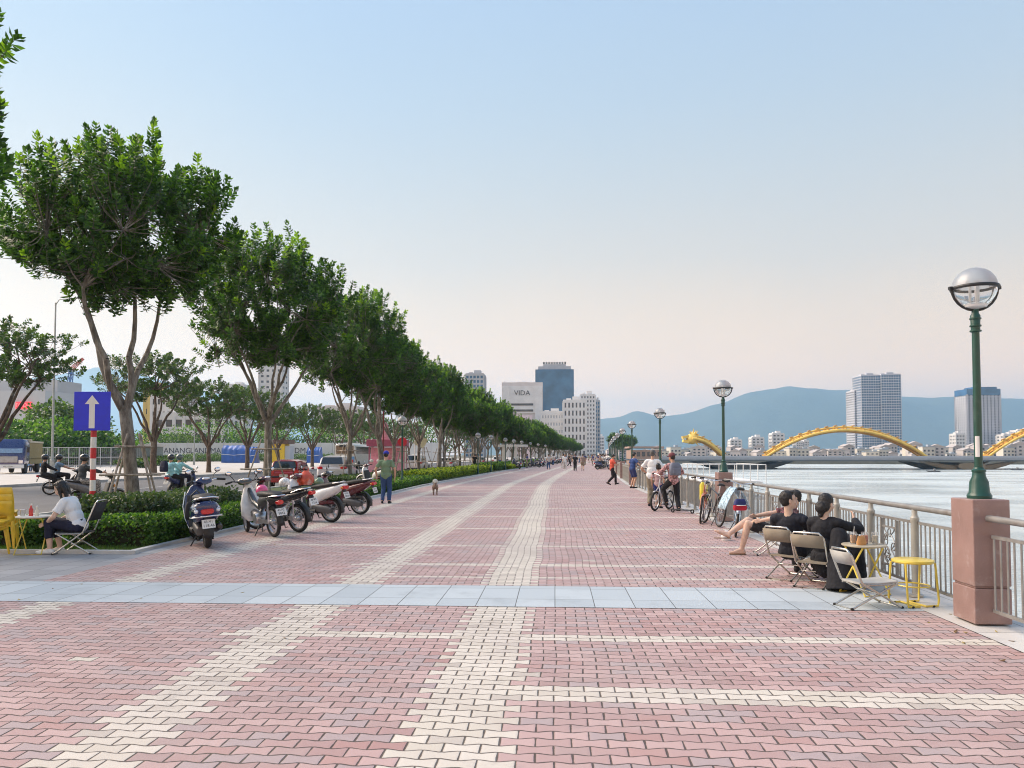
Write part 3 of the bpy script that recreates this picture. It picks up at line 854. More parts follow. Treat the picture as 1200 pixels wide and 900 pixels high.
hedge('hedge', 'small dark shrub patch behind the folding table at left', -9.9, -9.1, 12.9, 13.4, .34, HL, 2500, .06, seed=9, rag=.1)
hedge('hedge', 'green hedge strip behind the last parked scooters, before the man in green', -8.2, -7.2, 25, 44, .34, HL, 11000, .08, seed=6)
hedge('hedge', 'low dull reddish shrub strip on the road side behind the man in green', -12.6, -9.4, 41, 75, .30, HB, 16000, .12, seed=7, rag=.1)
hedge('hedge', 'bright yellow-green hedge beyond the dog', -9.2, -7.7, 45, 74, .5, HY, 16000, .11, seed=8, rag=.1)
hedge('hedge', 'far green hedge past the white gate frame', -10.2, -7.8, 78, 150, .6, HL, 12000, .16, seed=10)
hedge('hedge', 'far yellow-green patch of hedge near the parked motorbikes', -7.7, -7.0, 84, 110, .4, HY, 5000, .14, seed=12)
# grass verge
def grass(s0, s1, D0, D1, n, h, name='grass'):
    rnd = random.Random(4); mb = MB()
    for _ in range(n):
        D = rnd.uniform(D0, D1); s_ = rnd.uniform(s0, s1); p = P(s_, D, .0); a = rnd.uniform(0, pi)
        w_ = V((cos(a)*.009, sin(a)*.009, 0)); l = V((rnd.uniform(-.03, .03), rnd.uniform(-.03, .03), h*rnd.uniform(.5, 1.2)))
        mb.m = 0 if rnd.random() < .6 else 1
        mb.add([p-w_, p+w_, p+l], [(0, 1, 2)])
    return tag(mb.build(name, [leafm('grass_a', (.07, .14, .03)), leafm('grass_b', (.12, .2, .04))], smooth=0, fix=False), 'short green grass verge inside the kerb of the planting strip', 'grass', kind='stuff')
grass(-10.5, -6.9, 12.25, 34, 90000, .06)
# ================================================================== buildings
glassA = M('blue_glass', (.05, .15, .30), .2, .35, var=.25, scale=.08)
glassB = M('dark_window', (.05, .065, .085), .2, .2, var=.3, scale=.2)
wallW = M('white_render', (.68, .68, .68), .8, var=.05, scale=.2, dirt=(.5, .49, .47, .4))
wallB = M('beige_render', (.60, .56, .55), .8, var=.06, scale=.2, dirt=(.45, .42, .4, .4))
wallG = M('grey_panel', (.42, .44, .47), .7, var=.06, scale=.3)
concr = M('raw_concrete', (.36, .34, .32), .85, var=.15, scale=.5)
def X_at(px, D): return dp(px, 500, D).x
def Z_at(py, D, px=650): return dp(px, py, D).z
def tower(name, label, px0, px1, ytop, D, depth, wall, glass, floors, bays, group=None, zb=-.14, pier=.35, band=.55, side=True, roof=True, gl=None, rz=0):
    "walls as a core, ribbon glazing floor by floor and piers standing proud of it"
    x0, x1 = X_at(px0, D), X_at(px1, D); zt = Z_at(ytop, D, (px0+px1)/2); w_ = x1-x0; H = zt-zb
    t = thing(name, label, 'building', ((x0+x1)/2, D+depth/2, zb), rz, group)
    fh = H/floors
    mb = MB()
    mb.box((0, 0, H/2), (w_-.5, depth-.5, H))
    for f in range(floors+1): mb.box((0, 0, min(H-.1, max(.1, f*fh))), (w_-.1, depth-.1, fh*(1-band)))
    if bays:
        for i in range(bays+1):
            x = -w_/2+.3+(w_-.6)*i/bays
            for s_ in (-1, 1): mb.box((x, s_*(depth/2-.15), H/2), (w_/bays*pier, .5, H-.02))
        nb = max(1, int(bays*depth/w_))
        for i in range(nb+1):
            y = -depth/2+.45+(depth-.9)*i/nb
            for s_ in (-1, 1): mb.box((s_*(w_/2-.15), y, H/2), (.5, depth/nb*pier, H-.04))
    mb.build('wall', wall, t, 0)
    for f in range(floors):
        MB().box((0, 0, (f+.5)*fh), (w_-.3, depth-.3, fh*band*1.02)).build('window_band', glass, t, 0)
    if roof:
        mb = MB().box((0, 0, H+.5), (w_*.96, depth*.96, 1.0)).box((w_*.1, 0, H+2), (w_*.35, depth*.4, 3))
        mb.box((-w_*.25, 0, H+1.4), (w_*.2, depth*.3, 1.8))
        mb.build('roof', wall, t, 0)
    return t, w_, H
GC = 'high buildings at the end of the promenade'
tB, w_, H = tower('glass_tower', 'tall blue glass tower, highest building of the central cluster', 627.5, 672.5, 433, 700, 30, glassA, glassA, 22, 9, GC, pier=.10, band=.84, roof=False)
mb = MB().box((0, 0, H+1.6), (w_*.86, 26, 3.2)).box((0, 0, H+4), (w_*.6, 20, 3)); mb.build('roof', wallG, tB, 0)
mb = MB()
for i in range(9): mb.box((-w_*.28+i*w_*.07, -10, H+6.6), (w_*.045, .6, 2.0))
mb.build('roof_sign', glassB, tB, 0)
tA, w_, H = tower('office_block', 'wide pale office block with a roof sign and a huge square recess', 588, 636, 452.5, 560, 16, wallB, glassB, 9, 0, GC, band=.0001, roof=False)
for c in list(tA.children): 
    if c.name.startswith('window_band'): bpy.data.objects.remove(c)
mb = MB()
for s_ in (-1, 1): mb.box((s_*w_*.4, -8.6, H*.5), (w_*.18, 2.4, H*1.005))
mb.box((0, -8.3, H*.81), (w_*.62, 1.2, H*.38)); mb.box((0, 0, H+1.4), (w_*.42, 8, 2.8)); mb.box((0, 0, H+3.2), (w_*.25, 6, 1.0))
mb.box((-w_*.44, 0, H+2.2), (.8, .8, 4.4))
mb.build('portal', wallW, tA, 0)
for zf in (.74, .655): MB().box((0, -8.95, H*zf), (w_*.54, .25, H*.03)).build('window_band', glassB, tA, 0)
MB().box((0, -8.1, H*.27), (w_*.5, .4, H*.64)).build('screen', M('pale_pink_screen', (.75, .62, .66), .5, var=.05, scale=.1), tA, 0)
lettering('sign_letters', 'VIDA', 5.2, glassB, tA, (0, -9.1, H*.9), (pi/2, 0, 0), .1)
tower('white_block', 'white block punched with rows of dark slit windows, before the blue tower', 660, 687, 470, 520, 16, wallW, glassB, 7, 6, GC, pier=.55, band=.62)
tower('low_block', 'low pale wing between the office block and the slit-window block', 634, 661, 484, 530, 16, wallW, M('sky_glass', (.35, .42, .5), .2, .2), 6, 8, GC, pier=.4, band=.4)
tower('hotel_tower', 'slim white hotel tower right of the slit-window block', 680, 698, 463, 620, 14, wallW, glassB, 15, 5, GC, pier=.55, band=.5)
tower('hotel_tower', 'narrow blue-sided tower closing the cluster on the right', 697, 703.5, 470, 640, 20, wallG, glassA, 14, 2, GC, pier=.3, band=.7)
tower('grey_tower', 'dark grey-blue tower peeping over the tree row, left of the cluster', 545, 567, 439, 500, 18, wallG, glassA, 18, 5, GC, pier=.3, band=.6)
tower('far_tower', 'tiny white far block at the foot of the cluster', 700, 708, 512, 900, 14, wallW, glassB, 6, 3, GC)
# across the river
GE = 'high buildings across the river'; towg = M('tower_grey', (.46, .48, .53), .7, var=.08, scale=.1)
tower('apartment_tower', 'left leaf of the twin high-rise across the river', 1010, 1033, 440, 900, 26, towg, glassA, 32, 8, GE, zb=-2.2, pier=.25, band=.66)
tower('apartment_tower', 'right leaf of the twin high-rise across the river', 1033.5, 1057, 439, 898, 26, towg, glassA, 32, 8, GE, zb=-2.2, pier=.25, band=.66)
tower('apartment_tower', 'lower white slab left against the twin high-rise', 1002, 1011, 458, 915, 26, towg, glassB, 28, 3, GE, zb=-2.2, pier=.4, band=.5)
tw, w_, H = tower('apartment_tower', 'pale high-rise with blue crown behind the nearest lamp post', 1134, 1173, 462, 880, 26, towg, glassB, 24, 9, GE, zb=-2.2, pier=.62, band=.5, roof=False)
MB().box((0, 0, H+2.5), (w_+.6, 26.6, 7)).box((w_*.1, 0, H+7), (w_*.7, 20, 3)).build('crown', glassA, tw, 0)
for (a, b_, y, lab) in [(856, 869, 516, 'small pale block left of the yellow arch'), (881, 895, 513, 'white block just left of the arch foot'), (905, 919, 508.5, 'white block with a stepped roof behind the arch foot'), (933, 941, 518, 'left of two white slabs under the arch'), (942, 948, 517, 'right of two white slabs under the arch'), (1120, 1131, 509, 'narrow white block left of the blue-crowned high-rise'), (1176, 1196, 510, 'broad white block right of the blue-crowned high-rise'), (1192, 1222, 505, 'white block at the right edge above the bridge')]:
    tower('city_block', lab, a, b_, y, 850, 14, wallW, glassB, 7, 3, 'mid-height blocks across the river', zb=-2.2, pier=.4, band=.4)
# low houses along the far bank, sharing four shapes
rnd = random.Random(5); protos = []
hcols = [wallW, wallB, M('cream_render', (.60, .57, .50), .8), M('grey_render', (.48, .45, .44), .8)]
rf = M('tile_roof', (.44, .40, .38), .8); rfg = M('metal_roof', (.35, .4, .45), .5)
for k in range(4):
    t = thing('bank_house', 'x', 'house'); w_ = 9+k*2; d = 10; h = 6+k*2.2
    MB().box((0, 0, h/2), (w_, d, h)).build('wall', hcols[k], t, 0)
    if k % 2: MB().prism([(-w_/2-.4, h), (w_/2+.4, h), (0, h+2.4)], -d/2-.4, d/2+.4, 'y').build('roof', rf, t, 0)
    else: MB().box((0, 0, h+.25), (w_+.6, d+.6, .5)).box((w_*.2, 0, h+1.2), (w_*.3, 4, 1.6)).build('roof', rfg, t, 0)
    for f in range(int(h/3)):
        mb = MB()
        for i in range(3): mb.box((-w_/2+w_*(i+.5)/3, 0, 1.6+f*3), (w_*.16, d+.16, 1.4))
        mb.build('window_row', glassB, t, 0)
    protos.append(t)
i = 0
for r, (D, n) in enumerate([(545, 60), (600, 66), (680, 66)]):
    for k in range(n):
        px = 700+(1215-700)*(k+rnd.random())/n; x = X_at(px, D)
        if D < 560 and x < 62: D2 = 590
        else: D2 = D
        t = protos[i] if i < 4 else None
        lab = 'low house in the hazy strip of buildings on the far bank'
        pos = (X_at(px, D2+rnd.uniform(0, 25)), D2+rnd.uniform(0, 25), -2.2); z = rnd.uniform(.8, 1.45)
        if t: t.location = pos; t['label'] = lab; t['group'] = 'low houses on the far bank'; t.rotation_euler = (0, 0, rnd.uniform(-.3, .3)); t.scale = (.62, .7, z*.62)
        else: copy_tree(protos[rnd.randrange(4)], pos, rnd.uniform(-.4, .4), lab, 'low houses on the far bank', (.62, .7, z*.62))
        i += 1
# waterfront trees by the far end on our bank and on the far bank
for k in range(14): copy_tree((T1, T3)[k % 2], P(6+(k % 3)*3, 290+k*22, -.2), k*1.1, 'far tree at the river end of the promenade', 'trees closing the river end of the promenade', .9)
# ------------------------------------------------------------------ the bridge
DB = 343
br = thing('river_bridge', 'long flat river bridge carrying rows of yellow steel arches', 'bridge', (0, DB, 0))
deckm = M('deck_grey', (.10, .12, .14), .7, var=.1, scale=.05); railb = M('bridge_parapet', (.34, .37, .42), .6)
xa, xb = X_at(760, DB), 460
MB().box(((xa+xb)/2, 0, -.35), (xb-xa, 34, 1.5)).build('deck', deckm, br, 0)
MB().box(((xa+xb)/2, -17.2, .75), (xb-xa, .3, .75)).box(((xa+xb)/2, -17.3, -.1), (xb-xa, .15, .5)).build('parapet', railb, br, 0)
mb = MB()
yel = M('yellow_steel', (.80, .56, .12), .6, var=.1, scale=.2); yeld = M('dark_yellow_steel', (.52, .27, .04), .5, var=.15, scale=.3)
def arch(pts, r=.55, name='arch'):
    k = len(pts)
    for (dy, dz, mt, rr) in ((-3, 0, yel, 1), (3, 0, yel, 1), (0, 1.3, yel, .8), (-1.6, -.6, yeld, .7), (1.6, -.6, yeld, .7)):
        MB().tube([(p.x, p.y+dy-DB, p.z+dz) for p in pts], r*rr, 8).build(name, mt, br, 60)
    mb = MB()
    for i in range(0, k-1):
        p = pts[i]
        mb.box((p.x, p.y-DB, p.z+.2), (.4, 6.4, 1.5)); mb.box((p.x, p.y-DB, p.z+2.0), (1.3, 1.2, .35), Ry(-.3))
    mb.build('ribs', yeld, br, 0)
def arc_pts(px0, px1, ytop, y0, n=18, ext=.0):
    out = []
    for i in range(n+1):
        t = i/n; px = px0+(px1-px0)*t; y = y0-(y0-ytop)*(1-(2*t-1)**2)
        out.append(dp(px, y, DB))
    return out
arch(arc_pts(896, 1082, 504, 535)); arch(arc_pts(1154, 1352, 497, 535))
neck = [dp(*q, DB) for q in [(849, 537), (840, 528), (832, 521.5), (824, 517), (816, 514.5), (810, 514)]]
arch(neck, .6, 'neck')
h = neck[-1]; mb = MB()
mb.ell((h.x+.4, 0, h.z-.1), (2.6, 2.8, 2.4), 14, 10); mb.box((h.x-2.4, 0, h.z-1.2), (2.6, 3.6, 1.3), Ry(.2)); mb.box((h.x-2.6, 0, h.z+.7), (2.8, 3.2, 1.2), Ry(-.2))
for k in range(14):
    a = -.9+k*.36; c_ = V((h.x+.6, 0, h.z)); d = V((cos(a)*.7+.15, (k % 3-1)*.35, sin(a)))
    mb.cyl(c_+d*1.6, c_+d*(3.8+(k % 2)*.6), .6, .08, 6)
mb.build('carved_head', yel, br, 50)
for k, px in enumerate((866, 1119)):
    c_ = X_at(px, DB)
    mb = MB()
    mb.loft([(-13, -3.1, 5.5, 1.4), (13, -3.1, 5.5, 1.4)], 16, 3)
    for s_ in (-1, 1):
        mb.tube([(s_*5, -10, -4.0), (s_*10, -10, -3.3), (s_*15, -10, -2.2), (s_*20, -10, -.9)], [1.3, 1.2, .9, .5], 8); mb.tube([(s_*5, 10, -4.0), (s_*10, 10, -3.3), (s_*15, 10, -2.2), (s_*20, 10, -.9)], [1.3, 1.2, .9, .5], 8)
    mb.tf(Matrix.Translation((c_, 0, 0))); mb.build('pier', deckm if k == 0 else M('pier_concrete', (.38, .33, .25), .8), br, 40)
mb = MB()
for k in range(26):
    x = xa+k*16; mb.cyl((x, -16.5, .3), (x, -16.5, 1.0 if k % 3 else 1.3), .15, .1, 5)
mb.build('light_posts', railb, br, 0)
# floating pontoon with a white canopy, low pier building further on
pn = thing('floating_pontoon', 'white canopied landing pontoon moored below the second lamp', 'pontoon', (12.8, 60, WZ))
MB().box((0, 0, .1), (4.6, 9, .9)).build('hull', wallW, pn, 0)
MB().box((0, 0, 3.0), (4.6, 9, .18)).box((0, 0, .7), (4.4, 8.8, .1)).build('deck', white, pn, 0, bevel=.03)
mb = MB()
for x in (-2.2, -1.1, 0, 1.1, 2.2):
    for y in (-4.4, -2.2, 0, 2.2, 4.4):
        mb.cyl((x, y, .6), (x, y, 3.0), .05, n=6)
        if abs(x) > 2 or abs(y) > 4: mb.cyl((x, y, 3.0), (x, y, 5.4), .03, n=6)
for z in (5.4, 3.6):
    for s_ in (-1, 1): mb.cyl((-2.2, s_*4.4, z), (2.2, s_*4.4, z), .025, n=6); mb.cyl((s_*2.2, -4.4, z), (s_*2.2, 4.4, z), .025, n=6)
mb.build('posts', white, pn, 0)
MB().loft([(-4.3, 4.1, 2.0, .16), (-4.1, 4.13, 2.1, .2), (4.1, 4.13, 2.1, .2), (4.3, 4.1, 2.0, .16)], 20, 3).build('canopy', white, pn, 40)
pb = thing('pier_building', 'brown and white two-storey pier building over the river, far along the railing', 'building', (26.6, 232, WZ))
MB().box((0, 0, 3.2), (9, 14, 2.4)).box((0, 0, 6.2), (9, 14, 2.6)).box((0, 0, 8.3), (10, 15, .5)).build('wall', M('brown_render', (.34, .24, .2), .8), pb, 0)
mb = MB()
for i in range(6): mb.box((-3.8+i*1.5, 0, 6.3), (.9, 14.2, 1.3)); mb.box((-3.8+i*1.5, 0, 3.4), (.9, 14.2, 1.3))
mb.build('window_row', glassB, pb, 0)
mb = MB()
for x in (-4, 0, 4):
    for y in (-6, 0, 6): mb.cyl((x, y, -.5), (x, y, 2.2), .3, n=8)
mb.build('stilts', concr, pb, 0)
for k, (px, py, s_) in enumerate([(901, 549.5, 1.4), (1094, 553, .9), (1191, 551, .8)]):
    q = gp(px, py, WZ); t = thing('fishing_boat', ['dark narrow boat low on the water before the bridge pier', 'tiny dark boat on the open water under the right arch foot', 'tiny speck of a boat at the far right of the river'][k], 'boat', q, pi/2, 'small boats on the river')
    MB().loft([(-2.6*s_, .25, .15, .2), (-1.8*s_, .2, .55, .28), (0, .15, .75, .3), (1.8*s_, .2, .55, .28), (2.9*s_, .4, .08, .12)], 10, 2.2).build('hull', M('boat_hull', (.06, .06, .065), .7), t)
    MB().box((0, -.4, .75), (.5, .9, .7), taper=.8).build('cabin', M('boat_cabin', (.2, .2, .2), .7), t)
# ------------------------------------------------------------------ across the road
lot = noisy('vacant_lot', (.42, .40, .36), (.55, .52, .47), .15, .95)
sweep('vacant_lot', -150, -60, 20, 186, .0, lot)
# hoarding with lettering
hd = thing('hoarding', 'long white site hoarding lettered in black across the vacant lot', 'hoarding', (0, 186, 0))
hx0, hx1 = X_at(150, 186), X_at(520, 186)
mb = MB()
n = 26
for i in range(n): mb.box((hx0+(hx1-hx0)*(i+.5)/n, 0, 2.3), ((hx1-hx0)/n-.06, .12, 4.5))
mb.build('panel', M('hoarding_sheet', (.55, .58, .60), .6, var=.05, scale=.3, dirt=(.5, .5, .48, .5)), hd, 0)
mb = MB()
for i in range(n+1): mb.box((hx0+(hx1-hx0)*i/n, .12, 2.35), (.12, .12, 4.7))
mb.build('posts', wallG, hd, 0)
ink = M('hoarding_ink', (.03, .035, .06), .6)
for txt, px in (('DANANG', 205), ('LANDMARK', 247), ('DANANG', 306), ('LANDMARK', 352)):
    lettering('lettering', txt, 1.9, ink, hd, (X_at(px, 186), -.075, 2.6), (pi/2, 0, 0), .005)
def shrub(name, label, x, D, w_, h, mats=LEAF2, n=1500, seed=1, group=None, L=.3, cat='shrub'):
    rnd = random.Random(seed); t = thing(name, label, cat, (x, D, 0), 0, group); mb = MB()
    for _ in range(n):
        q = V((rnd.gauss(0, 1), rnd.gauss(0, 1), rnd.gauss(0, 1))).normalized(); r = rnd.uniform(.3, 1)**.4
        r *= 1+.45*noise.noise(V((q.x*1.8+seed, q.y*1.8, q.z*2)))
        p = V((q.x*w_*r, q.y*w_*.7*r, h*.5+q.z*h*.5*r))
        if p.z < .02: p.z = abs(p.z)
        d = V((rnd.uniform(-1, 1), rnd.uniform(-1, 1), rnd.uniform(-.3, 1.2))).normalized(); sd_ = d.orthogonal().normalized()
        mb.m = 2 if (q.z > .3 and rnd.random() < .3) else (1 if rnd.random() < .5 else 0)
        leaf(mb, p, d, sd_, L*rnd.uniform(.7, 1.4), L*.35)
    w2 = MB()
    for k in range(5): a = k*1.3; w2.tube([(0, 0, -.05), (cos(a)*w_*.2, sin(a)*w_*.2, h*.3), (cos(a)*w_*.5, sin(a)*w_*.3, h*.7)], [.06*h/2, .04*h/2, .015*h], 5)
    w2.build('trunk', bark2, t, 60)
    mb.build('foliage', mats, t, 0, fix=False)
    return t
GS = 'rough green growth beyond the far pavement'
shl = [(8, 100, 9, 6.0, 'dark green thicket under the grey warehouse'), (42, 104, 8, 6.4, 'thicket left of the tall lamp pole'), (85, 108, 7, 6.8, 'thicket behind the blue sign'), (100, 122, 5, 8.5, 'taller loose bush beside the crane'), (66, 112, 5, 10, 'tall yellowish bush around the tall lamp pole'),
       (178, 215, 12, 9, 'dark trees before the white apartment house'), (216, 200, 8, 7, 'rounded light bush behind the hoarding'), (252, 215, 13, 12, 'dark tree mass behind the hoarding'), (300, 205, 11, 9, 'bush mass behind the blue tarpaulins'), (350, 210, 13, 10, 'green mass behind the red car'), (400, 205, 12, 9, 'green mass behind the bus'), (455, 215, 14, 12, 'green mass beyond the kiosk'), (500, 230, 12, 12, 'green mass at the end of the hoarding'), (130, 140, 8, 5, 'low bush behind the blue sign post')]
for k, (px, D, w_, h_, lab) in enumerate(shl):
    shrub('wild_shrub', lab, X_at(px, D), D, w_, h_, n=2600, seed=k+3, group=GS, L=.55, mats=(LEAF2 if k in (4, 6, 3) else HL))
for k, (px, D, w_, h_) in enumerate([(215, 176, 7, 1.5), (250, 178, 6, 1.3), (190, 172, 5, 1.2), (180, 110, 3, 1.3), (160, 90, 2.4, 1.1), (195, 120, 3, 1.2)]):
    shrub('weed_clump', ['weeds at the foot of the lettered hoarding, left', 'weeds at the foot of the lettered hoarding, right', 'weeds by the end of the hoarding', 'low weeds left of the backpack rider', 'low weeds right of the propped trunk', 'yellowish weeds above the backpack rider'][k], X_at(px, D), D, w_, h_, n=1500, seed=k+40, group='weeds on the vacant lot', L=.3, mats=LEAF2)
for k, px in enumerate((172, 232, 262, 285, 312, 335, 370, 400)):
    shrub('weed_clump', ['first', 'second', 'third', 'fourth', 'fifth', 'sixth', 'seventh', 'eighth'][k]+' weed clump from the left along the foot of the lettered hoarding', X_at(px, 181), 181, 5.5, 1.9, n=1300, seed=k+60, group='weeds on the vacant lot', L=.3, mats=LEAF2)
# grey warehouse with red sign
wx0, wx1 = X_at(-60, 165), X_at(52, 165); wz = Z_at(443, 165, 20)
wh = thing('warehouse', 'grey warehouse with a red roof-edge sign at the left', 'building', ((wx0+wx1)/2, 172, 0)); w_ = wx1-wx0
MB().box((0, 0, wz*.5-1.4), (w_, 14, wz-2.8)).build('wall', M('pale_grey_cladding', (.50, .53, .56), .6, var=.05, scale=.1, dirt=(.4, .41, .42, .5)), wh, 0)
mb = MB()
for k in range(4): mb.box((-w_/2+w_*(k+.5)/4, 2, wz-1.5), (w_/4-.4, 9, 2.9))
mb.build('roof_panel', wallG, wh, 0)
MB().box((0, -7.05, Z_at(505, 165, 20)), (w_*.9, .1, 2.0)).build('window_band', glassB, wh, 0)
redm = M('red_sign_face', (.72, .06, .07), .5, emit=(1, .05, .08, .6))
sx = X_at(28, 165)-(wx0+wx1)/2; sz_ = Z_at(475, 165, 28)
sg = MB().box((sx, -7.3, sz_), (3.4, .4, 1.5)).build('roof_sign', redm, wh, 0)
lettering('sign_letters', 'TODA', 1.3, M('pale_sign_text', (.95, .5, .5), .5), sg, (sx, -7.53, sz_), (pi/2, 0, 0), .02)
# apartment house and pale slabs
tower('apartment_house', 'white and yellow apartment house seen past the nearest trunk', 176, 213, 463, 260, 14, wallW, glassB, 5, 6, None, pier=.5, band=.45)
tower('villa', 'white flat-roofed house behind the lettered hoarding', 180, 262, 487, 245, 12, wallW, glassB, 3, 7, None, pier=.35, band=.5)
tower('yellow_house', 'narrow yellow-walled house left of the white one', 168, 180, 458, 270, 14, M('yellow_render', (.62, .48, .18), .8), glassB, 5, 2, None, pier=.6, band=.4)
tower('far_slab', 'pale hazy high-rise seen between the tree crowns', 303, 330, 418, 700, 16, wallW, glassB, 18, 4, 'pale hazy blocks beyond the road', pier=.5, band=.4)
tower('far_slab', 'pale hazy block above the yellow kiosk', 262, 285, 452, 640, 16, wallW, glassB, 12, 4, 'pale hazy blocks beyond the road', pier=.5, band=.4)
tower('far_slab', 'low hazy block behind the bus', 370, 420, 478, 500, 16, wallB, glassB, 8, 8, 'pale hazy blocks beyond the road', pier=.5, band=.4)
# crane
cr_ = thing('crane', 'blue and red lattice boom of a mobile crane beyond the warehouse', 'crane', (X_at(74, 240), 240, 0))
def lattice(mb, a, b_, w_, n, r):
    a, b_ = V(a), V(b_); ax = (b_-a); pr = ax.cross(V((0, 1, 0))).normalized()*w_; q = V((0, w_, 0)); c4 = [pr+q, pr-q, -pr-q, -pr+q]
    for c in c4: mb.tube([a+c, b_+c*.5], r, 5)
    for i in range(n):
        t0, t1 = i/n, (i+1)/n
        for k in range(4): mb.tube([a+ax*t0+c4[k]*(1-t0*.5), a+ax*t1+c4[(k+1) % 4]*(1-t1*.5)], r*.6, 4)
z1, z2 = Z_at(456, 240, 74), Z_at(433, 240, 83)
mb = MB(); lattice(mb, (0, 0, .5), (2.3, 0, z2), .9, 16, .16); mb.build('boom', M('crane_blue', (.10, .22, .5), .5), cr_, 0)
mb = MB(); lattice(mb, (2.3, 0, z2), (X_at(96, 240)-X_at(74, 240), 0, Z_at(420, 240, 96)), .5, 6, .12); mb.build('boom_tip', M('crane_red', (.5, .12, .1), .5), cr_, 0)
MB().box((-1, 0, 1.5), (5, 3, 2.4)).box((-2, -1, 3.2), (1.8, 1.4, 1.6)).build('cabin', M('crane_blue', (.1, .22, .5)), cr_, 0)
# tall street lamps
def mast(label, px, D, H, arm=1.8):
    t = thing('street_lamp', label, 'street lamp', (X_at(px, D), D, 0), 0, 'tall mast street lamps')
    MB().lathe([(0, 0), (.17, 0), (.17, 1.2), (.11, 1.3), (.10, 2), (.06, H), (0, H)], n=14).build('pole', M('galvanised', (.36, .38, .37), .5, .4, dirt=(.2, .24, .2, .4)), t, 30)
    MB().tube([(0, 0, H-.2), (.3, 0, H+.25), (arm, 0, H+.4)], .04, 8).build('arm', M('galvanised', (.36, .38, .37)), t)
    MB().loft([(0, 0, .1, .05), (.2, 0, .17, .08), (.6, 0, .14, .06), (.75, 0, .05, .03)], 10).tf(Matrix.Translation((arm-.1, 0, H+.38))@Matrix.Rotation(-pi/2, 4, 'Z')).build('lamp_head', wallG, t)
    return t
mast('tall slim street lamp mast left of the blue arrow sign', 62, 62, 14.4); mast('thin street lamp mast between the trees across the road', 228, 120, 9, 1.2); mast('slim lamp mast right of the yellow kiosk, among trees', 392, 140, 10, 1.2)
# grey site fence behind the far pavement
gf = thing('wire_fence', 'low grey wire mesh fence between the thicket and the far pavement', 'fence', (X_at(60, 92), 92, 0))
wf = X_at(168, 92)-X_at(20, 92); mb = MB(); mm = MB()
for i in range(13): mb.cyl((wf*i/12, 0, 0), (wf*i/12, 0, 2.5), .05, n=6)
for z in (.3, 1.3, 2.5): mb.cyl((0, 0, z), (wf, 0, z), .035, n=5)
for i in range(int(wf/.25)): mm.cyl((i*.25, .02, .1), (i*.25, .02, 2.45), .012, n=3)
for i in range(10): mm.cyl((0, .02, .2+i*.25), (wf, .02, .2+i*.25), .012, n=3)
gf.location.x = X_at(20, 92); mb.build('posts', wallG, gf, 0); mm.build('mesh_panel', wallG, gf, 0)
ct = thing('site_cabin', 'long low grey-green site cabin behind the wire fence', 'cabin', (X_at(110, 112), 112, 0))
MB().box((0, 0, 1.4), (20, 3, 2.8)).build('wall', M('olive_grey', (.20, .23, .22), .8), ct, 0); MB().box((0, 0, 3.0), (20.6, 3.6, .35)).build('roof', M('pale_roof', (.5, .48, .44), .8), ct, 0)
# tarpaulins, kiosks
tarp = M('blue_tarpaulin', (.03, .11, .38), .45, var=.2, scale=1.2, bmp=.8, bscale=3)
def tarp_stack(label, px0, px1, ytop, D):
    x0, x1 = X_at(px0, D), X_at(px1, D); h = Z_at(ytop, D, px0)
    t = thing('tarpaulin_stack', label, 'covered goods', ((x0+x1)/2, D, 0), 0, 'goods under blue tarpaulin'); w_ = x1-x0; n = 22; vs = []; mb = MB()
    for i in range(n+1):
        for j in range(9):
            u = i/n-.5; a = j/8
            z = h*(1+.12*noise.noise(V((u*6, px0, 0))))*(min(1, a*3) if a < .34 else 1 if a < .67 else min(1, (1-a)*3))
            y = -1.2+2.4*a+.12*noise.noise(V((u*9, a*7, px0)))
            if a < .34: y = -1.2+.12*noise.noise(V((u*14, a*5, px0)))
            vs.append((u*w_, y, max(0.02, z)))
    mb.add(vs, [(i*9+j, i*9+j+1, i*9+j+10, i*9+j+9) for i in range(n) for j in range(8)]+[tuple(range(9)), tuple(n*9+8-j for j in range(9))]).build('cover', tarp, t, 50)
    return MB().tube([(-w_*.5, -1.25, h*.5), (0, -1.32, h*.44), (w_*.5, -1.25, h*.5)], .04, 5).build('rope', white, t)
tarp_stack('bright blue tarpaulin heap left of the propped tree', 263, 292, 522, 150); tarp_stack('second blue tarpaulin heap, partly behind a propped trunk', 291, 302, 524, 148); tarp_stack('small blue tarpaulin heap left of the bus', 362, 377, 524, 150)
kx = X_at(327, 152)
yk = thing('yellow_kiosk', 'plain yellow kiosk with dark roof edge, across the road', 'kiosk', (kx, 152, 0))
MB().box((0, 0, 1.9), (3.4, 3, 3.8)).build('wall', M('kiosk_yellow', (.72, .48, .03), .6), yk, 0, bevel=.05)
MB().box((.3, 0, 4.2), (4.6, 3.8, .8)).build('roof', M('kiosk_brown', (.12, .07, .05), .7), yk, 0); MB().box((2.2, 0, 1.7), (1.0, 2.6, 3.4)).build('door', wallG, yk, 0)
pk = thing('food_kiosk', 'pink snack kiosk with a cone-shaped topper, behind the man in green', 'kiosk', (X_at(455, 62), 62, 0), .12)
pink = M('kiosk_pink', (.72, .34, .44), .5, dirt=(.75, .6, .62, .5)); pinkd = M('kiosk_maroon', (.42, .10, .18), .5)
MB().box((0, 0, .55), (2.9, 2.2, .9)).build('counter', pink, pk, 0, bevel=.03)
mb = MB()
for x in (-1.4, -.45, .5, 1.4):
    for y in (-1.05, 1.05): mb.box((x, y, 1.6), (.09, .09, 1.3))
mb.build('post', pinkd, pk, 0)
MB().box((0, 0, 2.55), (3.2, 2.5, .55)).build('fascia', pinkd, pk, 0, bevel=.03)
MB().box((0, .3, 1.6), (2.7, 1.4, 1.2)).build('cabinet', pink, pk, 0)
